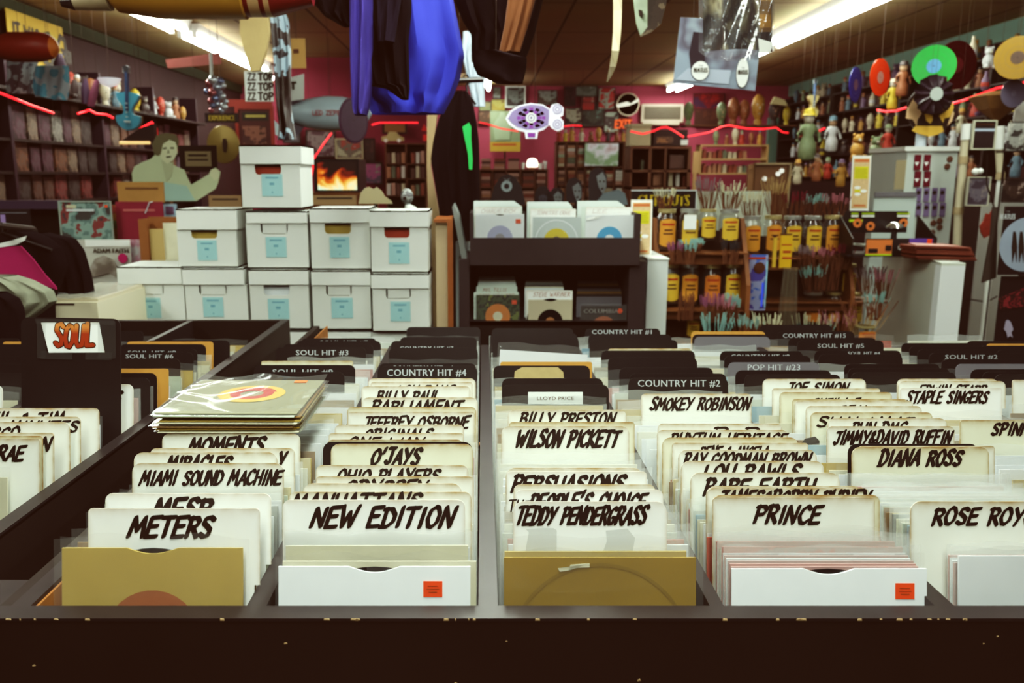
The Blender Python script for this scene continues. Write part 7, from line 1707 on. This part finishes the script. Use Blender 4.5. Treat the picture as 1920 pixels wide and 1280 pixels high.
# ---------------------------------------------------------------- red rope lights
M_neon = mat('red_rope_glow', (.85, .02, .03), .4, emit=1.3, ecol=(1, .05, .07))
def wy(seg):
    return MB().tube([W(x, y, Y) for x, y, Y in seg], .0075, 6)
for i, (lab, seg) in enumerate((('along the left wall, nearest length', [(-30, 166, 4.6), (0, 174, 4.7), (30, 186, 4.85), (60, 198, 5.0), (100, 212, 5.2)]),
    ('along the left wall, middle length', [(146, 213, 5.4), (160, 209, 5.5), (167, 206, 5.5), (180, 213, 5.6), (200, 215, 5.7), (212, 221, 5.75)]),
    ('bent round the blue guitar', [(262, 242, 5.9), (285, 229, 6.0), (293, 240, 6.0), (294, 255, 6.0), (290, 265, 6.0)]),
    ('running diagonally above the television', [(622, 249, 7.6), (605, 272, 7.6), (590, 294, 7.6), (584, 330, 7.6)]),
    ('level under the blue sweatshirt', [(697, 234, 7.9), (712, 230, 7.9), (750, 230, 7.9), (784, 230, 7.9)]),
    ('sagging across the green poster', [(898, 229, 9.4), (915, 233, 9.4), (940, 241, 9.4), (972, 246, 9.4)]),
    ('short length right of the airship cut-out', [(1056, 237, 9.8), (1075, 235, 9.8), (1091, 236, 9.8)]),
    ('arched over the carton and crate', [(1182, 246, 7.5), (1205, 251, 7.5), (1225, 246, 7.5), (1240, 239, 7.5), (1250, 238, 7.5), (1265, 246, 7.5), (1282, 257, 7.5)]),
    ('waving across the pine shelves', [(1282, 257, 8.8), (1300, 254, 8.8), (1330, 248, 8.8), (1352, 238, 8.8), (1366, 235, 8.8), (1400, 241, 8.8), (1430, 242, 8.8), (1455, 239, 8.8), (1468, 248, 8.8), (1478, 249, 8.8)]),
    ('short length by the right wall figures', [(1520, 250, 7.4), (1535, 246, 7.4), (1547, 240, 7.4)]),
    ('left of the yellow cut-out', [(1645, 206, 6.2), (1660, 209, 6.1), (1680, 208, 6.0), (1701, 201, 5.9)]),
    ('right of the rippled record', [(1786, 194, 5.6), (1810, 187, 5.5), (1840, 176, 5.4), (1870, 165, 5.3), (1925, 154, 5.1)]))):
    t = thing('rope_light', 'glowing red rope light %s' % lab, 'rope light', W(*seg[0]), 'red rope lights')
    part('lit_tube', wy(seg), M_neon, t, True)
    for e in (seg[0], seg[-1]):
        q = W(*e); part('hanging_wire', MB().tube([q, Vector((q.x, q.y, ZC))], .0012, 4), M_dark, t)
l = bpy.data.lights.new('neon_glow', 'POINT'); l.energy = 2; l.color = (1, .1, .1); l.shadow_soft_size = .2
for p_ in (W(1400, 250, 8.6), W(620, 270, 7.4)):
    o = bpy.data.objects.new('neon_glow', l); link(o); o.location = p_
# ---------------------------------------------------------------- left wall shelves of videos
def wx(px, py, X): return WX(px, py, X)
XS = XL + .16
ls = thing('wall_shelves', 'dark shelves of videos along the left wall', 'shelves', (XL + .08, 6.3, 0))
SZ = [WX(140, y, XS).z for y in (268, 322, 374)]
for z in SZ + [SZ[2] - .25, SZ[2] - .5]:
    part('shelf_board', MB().box(XL, XS, 4.9, 9.2, z - .02, z), M_wood_black, ls)
for y in (4.9, 6.05 - .5, 6.9, 8.0, 9.18):
    part('upright', MB().box(XL, XS + .005, y, y + .035, 0, SZ[0] + .55), mat('plum_upright', (.025, .009, .018), .6), ls)
pal = [((.24, .17, .12), 'buff'), ((.12, .05, .03), 'brown'), ((.18, .075, .035), 'rust'), ((.30, .28, .24), 'pale'), ((.09, .03, .05), 'plum'), ((.16, .13, .17), 'grey'), ((.20, .04, .035), 'red'), ((.05, .035, .03), 'near-black')]
MP = [ramp_mat('case_print_%s' % n, [tuple(v * .25 for v in c), tuple(v * .6 for v in c), tuple(v * .4 + .03 for v in c), tuple(v * .75 for v in c), tuple(v * .15 for v in c)], 10, .5) for c, n in pal]
for r_, z in enumerate(SZ):
    y = 5.0; i = 0
    while y < 8.9:
        w = R.uniform(.12, .17); h = R.uniform(.16, .19) if r_ else R.uniform(.17, .30)
        k = R.choice([0, 1, 1, 2, 3, 4, 5, 6, 7, 7, 4])
        if not any(abs(y + w / 2 - u) < .12 for u in (5.57, 6.92, 8.02)):
            solo('video_case', MB().prism([(y, z + .001), (y + w, z + .001), (y + w, z + h), (y, z + h)], XS - .07, XS - .03, 'x'), MP[k], '%s printed video case, %s along the %s left wall shelf' % (pal[k][1], nth(i).replace('frontmost', 'first'), ['top', 'middle', 'lower'][r_]), 'video case', 'video cases on the left wall')
            i += 1
        y += w + R.uniform(.01, .04)
# the yellow anniversary poster and the pale collage beneath it
def wall_flat(name, label, cat, x0, y0, x1, y1, X, m, side=1, th=.006, z=None):
    """flat sheet on a side wall: pixel corners of its near-top and far-bottom"""
    a = WX(x0, y0, X); b = WX(x1, y1, X)
    t = thing(name, label, cat, (X, (a.y + b.y) / 2, min(a.z, b.z)))
    part('sheet', MB().box(X, X + side * th, min(a.y, b.y), max(a.y, b.y), min(a.z, b.z), max(a.z, b.z)), m, t)
    return t, a, b
my_ = mat('poster_yellow', (.42, .27, .03), .6, noise=.12, nscale=4)
t, a, b = wall_flat('wall_poster', 'yellow poster with dark lettering IT WAS 30 high on the left wall', 'poster', 8, 14, 124, 150, XL + .05, my_)
def wall_text(root, text, y0, y1, z0, h, X, m, pen=.12):
    mb = MB(); brush(mb, text, 0, y1 - y0, 0, h, 0, pen=pen, slant=0, jit=0, nibr=1)
    mb.xf(Matrix(((0, -1, 0, X + .003), (1, 0, 0, y0), (0, 0, 1, z0), (0, 0, 0, 1))))
    part('lettering', mb, m, root)
H_ = a.z - b.z
wall_text(t, 'IT WAS', a.y + .06, a.y + .40, a.z - .17, .09, XL + .057, m_ink2)
wall_text(t, '30', a.y + .44, a.y + .80, a.z - .30, .22, XL + .057, m_ink2, .09)
wall_text(t, 'YEARS', a.y + .86, b.y - .05, a.z - .24, .08, XL + .057, m_ink2)
M_wb = ramp_mat('pale_collage', [(.34, .40, .42), (.12, .10, .12), (.42, .48, .50), (.16, .20, .24)], 8, .5)
garment('printed_cloth', 'pale cloth printed with grey figures hanging on the left wall', 'cloth', [(112, 14, 74), (130, 14, 66), (160, 12, 62), (176, 12, 60)], 4.9, .02, M_wb, 2, .2, 41, cord=(40,))
garment('tee_shirt', 'sky-blue and white tee shirt hanging under the red inflatable', 'tee shirt', [(124, 68, 128), (140, 64, 130), (165, 62, 130), (182, 66, 128), (188, 100, 126)], 4.75, .03, ramp_mat('sky_print', [(.08, .30, .40), (.36, .42, .46), (.10, .34, .44), (.30, .36, .42)], 5), 2, .2, 42, cord=(96,))
for i, (x, y0, y1, col, nm) in enumerate(((112, 100, 140, (.05, .03, .05), 'dark oval ornament hanging beside the yellow poster'), (160, 148, 195, (.14, .09, .16), 'lilac-grey strip ornament hanging on the left wall'),
        (182, 150, 200, (.34, .12, .20), 'slanted pink and white stick ornament hanging left of the guitar'), (140, 150, 175, (.14, .11, .11), 'small grey ornament hanging left of the pink stick'))):
    q = W(x, y0, 5.3); q2 = W(x + (6 if i == 2 else 0) * -2, y1, 5.3)
    t = thing('hanging_ornament', nm, 'ornament', q2)
    part('body', MB().tube([q2, q.lerp(q2, .5), q], [.02, .035 if i == 0 else .025, .012], 10), mat('orn_%d' % i, col, .5, noise=.4, nscale=20), t, True)
    part('hanging_cord', MB().tube([q, Vector((q.x, 5.3, ZC))], .0009, 4), M_cord, t)
t = thing('hanging_bowl', 'small white bowl-shaped shade hanging left of the blue guitar', 'lamp', W(205, 165, 5.5))
q = W(206, 163, 5.5)
part('shade', MB().lathe([(.01, 0), (.05, .015), (.07, .05)], q, 16), mat('glow_white', (.8, .8, .85), .4, emit=.5), t, True)
part('hanging_cord', MB().tube([q + Vector((0, 0, .04)), Vector((q.x, q.y, ZC))], .0009, 4), M_cord, t)
# ---------------------------------------------------------------- little figures: right wall, ledges, back ledge
FIGC = [((.25, .10, .05), 'brown'), ((.45, .40, .30), 'cream'), ((.34, .05, .035), 'red'), ((.06, .045, .045), 'black'), ((.40, .22, .06), 'orange-brown'), ((.16, .20, .12), 'olive'), ((.50, .50, .50), 'white'), ((.14, .09, .15), 'plum'), ((.45, .34, .05), 'yellow'), ((.10, .16, .20), 'slate blue')]
FM = [mat('fig_%s' % n, c, .5, noise=.35, nscale=35) for c, n in FIGC]
SK = [mat('fig_face_%d' % i, c, .6) for i, c in enumerate(((.45, .30, .20), (.30, .17, .10), (.42, .38, .32)))]
def figurine(p, h, k, label, grp, kind=0, turn=0):
    t = thing('figurine', label, 'figurine', p, grp, (0, 0, turn))
    r = h * .20
    if kind == 0:       # standing doll: legs, flared coat, arms, head, hat
        part('body', MB().lathe([(r * .75, 0), (r * .95, h * .06), (r * .9, h * .30), (r * .55, h * .48), (r * .85, h * .62), (r * .65, h * .70), (r * .25, h * .73)], (0, 0, 0), 10, sy=.7), FM[k], t, True, local=True)
        part('arms', MB().tube([(-r * 1.2, -r * .3, h * .36), (-r * .95, 0, h * .52), (-r * .6, 0, h * .66), (r * .6, 0, h * .66), (r * .95, 0, h * .52), (r * 1.2, -r * .3, h * .36)], r * .24, 6), FM[k], t, True, local=True)
        part('head', MB().ball((0, 0, h * .83), h * .12, 8, (1, .95, 1.15)), SK[k % 3], t, True, local=True)
        part('hat', MB().lathe([(h * .15, h * .88), (h * .12, h * .90), (h * .10, h), (h * .03, h * 1.02)], (0, 0, 0), 10), FM[(k + 3) % 10], t, True, local=True)
    elif kind == 1:     # bust or mask head
        part('head', MB().lathe([(r * .6, 0), (r * .7, h * .12), (r * .5, h * .2), (r * 1.0, h * .38), (r * 1.15, h * .62), (r * .9, h * .88), (r * .3, h)], (0, 0, 0), 12, sy=.9), FM[k], t, True, local=True)
        part('features', MB().ball((0, -r * 1.0, h * .55), r * .22, 6, (.8, 1, 1.4)).ball((-r * .45, -r * .9, h * .66), r * .16, 6).ball((r * .45, -r * .9, h * .66), r * .16, 6).ball((0, -r * .85, h * .36), r * .2, 6, (1.6, .6, .5)), SK[(k + 1) % 3], t, True, local=True)
    elif kind == 2:     # seated bear-like toy
        part('body', MB().ball((0, 0, h * .34), h * .26, 9, (1, .85, 1.25)).ball((-r, -r * .9, h * .10), h * .11, 7, (1, 1.6, 1)).ball((r, -r * .9, h * .10), h * .11, 7, (1, 1.6, 1)), FM[k], t, True, local=True)
        part('head', MB().ball((0, 0, h * .76), h * .19, 9).ball((-h * .15, 0, h * .92), h * .07, 6).ball((h * .15, 0, h * .92), h * .07, 6), FM[k], t, True, local=True)
        part('muzzle', MB().ball((0, -h * .17, h * .72), h * .07, 7), SK[2], t, True, local=True)
    else:               # bottle or vase
        part('body', MB().lathe([(r * .7, 0), (r, h * .1), (r, h * .55), (r * .4, h * .75), (r * .35, h)], (0, 0, 0), 12), FM[k], t, True, local=True)
        part('label_band', MB().lathe([(r * 1.03, h * .2), (r * 1.03, h * .42)], (0, 0, 0), 12), FM[(k + 5) % 10], t, True, local=True)
    return t
KN = ['standing doll', 'carved head', 'seated toy bear', 'bottle']
rs = thing('wall_shelves', 'dark display shelves of figures along the right wall', 'shelves', (XR - .12, 7.5, 0))
XF = XR - .20
RZ = [1.34, 1.58, 1.80, 2.02, 2.22]
for z in RZ: part('shelf_board', MB().box(XF - .02, XR, 5.2, 11.2, z - .015, z), M_wood_black, rs)
for y in (5.2, 6.6, 8.0, 9.6, 11.18): part('upright', MB().box(XF - .02, XR, y, y + .03, 0, 2.3), M_wood_black, rs)
part('lower_cabinet', MB().box(XF - .15, XR, 5.2, 11.2, 0, 1.30), M_wood_black, rs)
part('wall_lining', MB().box(XR - .012, XR - .002, 5.2, 11.2, 1.3, 2.36), mat('shelf_lining', (.06, .025, .025), .8, noise=.3), rs)
for r_, z in enumerate(RZ):
    y = 5.3; i = 0
    top = (RZ + [2.42])[r_ + 1] - z - .025
    while y < 10.9:
        k = R.randrange(10); kd = R.choice([0, 0, 0, 1, 2, 3, 0]); h = R.uniform(.13, min(.22, top))
        if not any(abs(y - u) < .1 for u in (6.61, 8.01, 9.61)):
            figurine((XF + .06, y, z + .001), h, k, '%s %s, %s along the %s right wall shelf' % (FIGC[k][1], KN[kd], nth(i).replace('frontmost', 'first'), ['lowest', 'second', 'third', 'fourth', 'highest'][r_]), 'figures on the right wall', kd, -1.1)
            i += 1
        y += R.uniform(.15, .24)
# row of carved heads on the pine shelf top and above
Z_ = W(1370, 271, 9.6).z
x = 1330; i = 0
for i, (px, hh, k) in enumerate(((1342, 26, 5), (1362, 20, 0), (1378, 30, 1), (1390, 26, 2), (1408, 22, 0), (1424, 26, 4))):
    q = W(px, 271, 9.7); s = W(px + 1, 271, 9.7).x - q.x
    figurine((q.x, 9.7, Z_ + .001), hh * s, k, '%s figure on top of the pine shelves, %s from left' % (FIGC[k][1], nth(i).replace('frontmost', 'first')), 'figures on the pine shelves', 0 if i % 2 else 1)
hl = shelf_unit('mask_shelf', 'thin dark shelf of carved heads above the red rope light', 1282, 1490, (234,), 9.9, .25, M_shelf, (), False, False)
Zm = W(1300, 234, 9.9).z
for i, (px, hh, k, lab) in enumerate(((1290, 42, 5, 'green monster-like mask head at the left of the mask shelf'), (1352, 42, 5, 'olive carved head, second on the mask shelf'), (1374, 50, 0, 'brown carved head, third on the mask shelf'), (1394, 46, 0, 'reddish brown carved head, fourth on the mask shelf'), (1420, 56, 4, 'tall tan carved head, fifth on the mask shelf'), (1450, 46, 3, 'black head with pale hat, sixth on the mask shelf'), (1474, 34, 8, 'small ochre head, last on the mask shelf'))):
    q = W(px, 234, 10.0); s = W(px + 1, 234, 10.0).x - q.x
    t = figurine((q.x, 10.0, Zm + .001), hh * s, k, lab, None, 1)
    if i == 0: t.children[0].data.materials[0] = mat('monster_green', (.12, .20, .035), .6, noise=.4, nscale=14)
    if i == 5: part('hat', MB().prism([(-.09, hh * s * .8), (.10, hh * s * .72), (.06, hh * s * .95), (-.05, hh * s * 1.08)], -.16, -.10), mat('hat_cream', (.5, .44, .26), .6), t, local=True)
# larger hanging and standing figures by the right wall
def big_fig(px, pyt, pyb, Y, k, label, kind=0, hat=None):
    q = W(px, pyb, Y); s = W(px + 1, pyb, Y).x - q.x
    t = figurine(q, (pyb - pyt) * s, k, label, None, kind)
    part('hanging_cord', MB().tube([(0, .03, (pyb - pyt) * s * .9), (0, .03, ZC - q.z)], .0009, 4), M_cord, t, local=True)
    return t
for a in ((1512, 208, 300, 6.9, 5, 'hanging doll in a white floppy hat and dark waistcoat by the right wall', 0), (1558, 220, 284, 6.7, 6, 'white hanging toy with splayed feet by the right wall', 0), (1606, 250, 300, 6.4, 4, 'orange and black seated toy under the blue record', 2),
          (1640, 255, 300, 6.3, 5, 'green-black hanging toy left of the white cabinet', 2), (1662, 235, 290, 6.1, 2, 'reddish doll hanging near the white cabinet', 0), (1800, 205, 250, 5.4, 1, 'cream doll hanging right of the rippled record', 0),
          (1822, 70, 112, 5.6, 1, 'pale bottle-shaped toy hanging near the ceiling, right', 3), (1852, 88, 130, 5.3, 6, 'white round-headed toy hanging left of the gold record', 2), (1846, 135, 170, 5.2, 7, 'plum tin toy hanging beneath the gold record', 3),
          (1690, 118, 180, 6.0, 0, 'brown doll hanging between the red and green records', 0), (1672, 150, 205, 6.1, 8, 'yellow toy hanging behind the red record', 0), (1575, 300, 350, 6.0, 4, 'orange-brown doll low by the list sign', 0), (1530, 290, 340, 6.2, 0, 'brown and red doll low by the right wall', 0),
          (1494, 300, 345, 6.8, 1, 'cream doll low at the end of the right wall', 0), (1550, 296, 336, 6.3, 2, 'red doll low among the brown ones', 0), (1895, 225, 232, 5.0, 1, 'tiny cream toy near the right edge', 2)):
    big_fig(*a)
pk = thing('hanging_vessel', 'brown cracked triangular vessel hanging at the right under the red rope light', 'ornament', W(1868, 228, 5.1))
part('vessel', MB().lathe([(.01, 0), (.10, .07), (.16, .14), (.06, .17)], W(1868, 228, 5.1), 5), mat('cracked_brown', (.22, .12, .05), .5, noise=.4, nscale=12), pk)
cord(pk, 1868, 186, 5.1)
# ledge items under left bay posters on the back wall, small figures above the tape shelves
Zt = W(1060, 265, YS).z
for i, (px, hh, k, kd) in enumerate(((1048, 24, 2, 0), (1060, 22, 8, 0), (1072, 28, 4, 0), (1090, 24, 1, 0), (1108, 20, 0, 2), (1122, 26, 4, 1), (1140, 24, 3, 0), (1156, 20, 0, 2), (1168, 22, 4, 0), (1180, 26, 1, 0))):
    q = W(px, 265, YS + .07); s = W(px + 1, 265, YS).x - W(px, 265, YS).x
    figurine((q.x, YS + .07, Zt + .001), hh * s, k, '%s figure on top of the right tape shelves, %s from left' % (FIGC[k][1], nth(i).replace('frontmost', 'first')), 'figures on the tape shelves', kd)
# upper left shelf top figures between the posters and the guitar
for i, (px, py, hh, k, kd) in enumerate(((135, 252, 40, 3, 0), (160, 254, 36, 0, 1), (185, 258, 34, 1, 1), (205, 262, 46, 9, 0), (60, 250, 50, 1, 0), (85, 250, 44, 0, 1), (36, 246, 50, 7, 0), (112, 252, 50, 3, 2))):
    q = WX(px, 262, XS - .02)
    figurine((XS - .015 + .07, q.y, SZ[0] + .001 if False else SZ[0] + .30), .18, k, '%s %s on the upper left wall ledge, %s along' % (FIGC[k][1], KN[kd], nth(i).replace('frontmost', 'first')), 'figures on the upper left ledge', kd, .9)
part('shelf_board', MB().box(XL, XS + .10, 4.9, 9.2, SZ[0] + .28, SZ[0] + .30), M_wood_black, ls)
for i in range(14):
    k = R.randrange(10); y = 6.3 + i * .2 + R.uniform(0, .02)
    figurine((XL + .12, y, SZ[0] + .301), R.uniform(.14, .24), k, '%s %s far along the upper left ledge, %s in that run' % (FIGC[k][1], KN[i % 3], nth(i).replace('frontmost', 'first')), 'figures far along the left ledge', i % 3, .9)
bz = thing('banner', 'long faded red banner hanging near the ceiling at the left', 'banner', W(360, 122, 6.4))
part('cloth', MB().prism(P2([(310, 112), (412, 98), (416, 120), (314, 128)], 6.4), 6.4, 6.404), mat('faded_red_cloth', (.13, .035, .03), .8, noise=.4, nscale=8), bz)
cord(bz, 320, 112, 6.402); cord(bz, 408, 100, 6.402)
# ---------------------------------------------------------------- camera, light, colour
cam = bpy.data.cameras.new('camera'); co = bpy.data.objects.new('camera', cam); link(co)
co.location = (0, 0, CZ); co.rotation_euler = (math.pi / 2 - TH, 0, 0)
cam.sensor_width = 36; cam.lens = 36 * F / 1920; cam.shift_x = (960 - CX) / 1920
cam.dof.use_dof = True; cam.dof.focus_distance = 1.05; cam.dof.aperture_fstop = 8.0
cam.clip_start = .02; cam.clip_end = 60
SC.camera = co
w = bpy.data.worlds.new('world'); SC.world = w; w.use_nodes = True
w.node_tree.nodes['Background'].inputs[0].default_value = (.5, .42, .36, 1); w.node_tree.nodes['Background'].inputs[1].default_value = .05
SC.cycles.max_bounces = 6; SC.cycles.transparent_max_bounces = 18; SC.cycles.adaptive_threshold = .02; SC.cycles.diffuse_bounces = 3; SC.cycles.glossy_bounces = 3
SC.cycles.caustics_reflective = False; SC.cycles.caustics_refractive = False
SC.cycles.sample_clamp_indirect = 4
vs = SC.view_settings
vs.view_transform = 'Standard'; vs.look = 'None'; vs.exposure = 0

vs.use_curve_mapping = True
cm = vs.curve_mapping
def crv(i, pts):
    c = cm.curves[i]
    while len(c.points) < len(pts): c.points.new(.5, .5)
    for p, (x, y) in zip(c.points, pts): p.location = (x, y)
crv(0, [(0, .012), (.04, .034), (.16, .150), (.5, .54), (1, 1)])
crv(1, [(0, .003), (.04, .021), (.16, .132), (.5, .535), (1, 1)])
crv(2, [(0, .001), (.04, .017), (.16, .118), (.5, .50), (1, .95)])
cm.update()
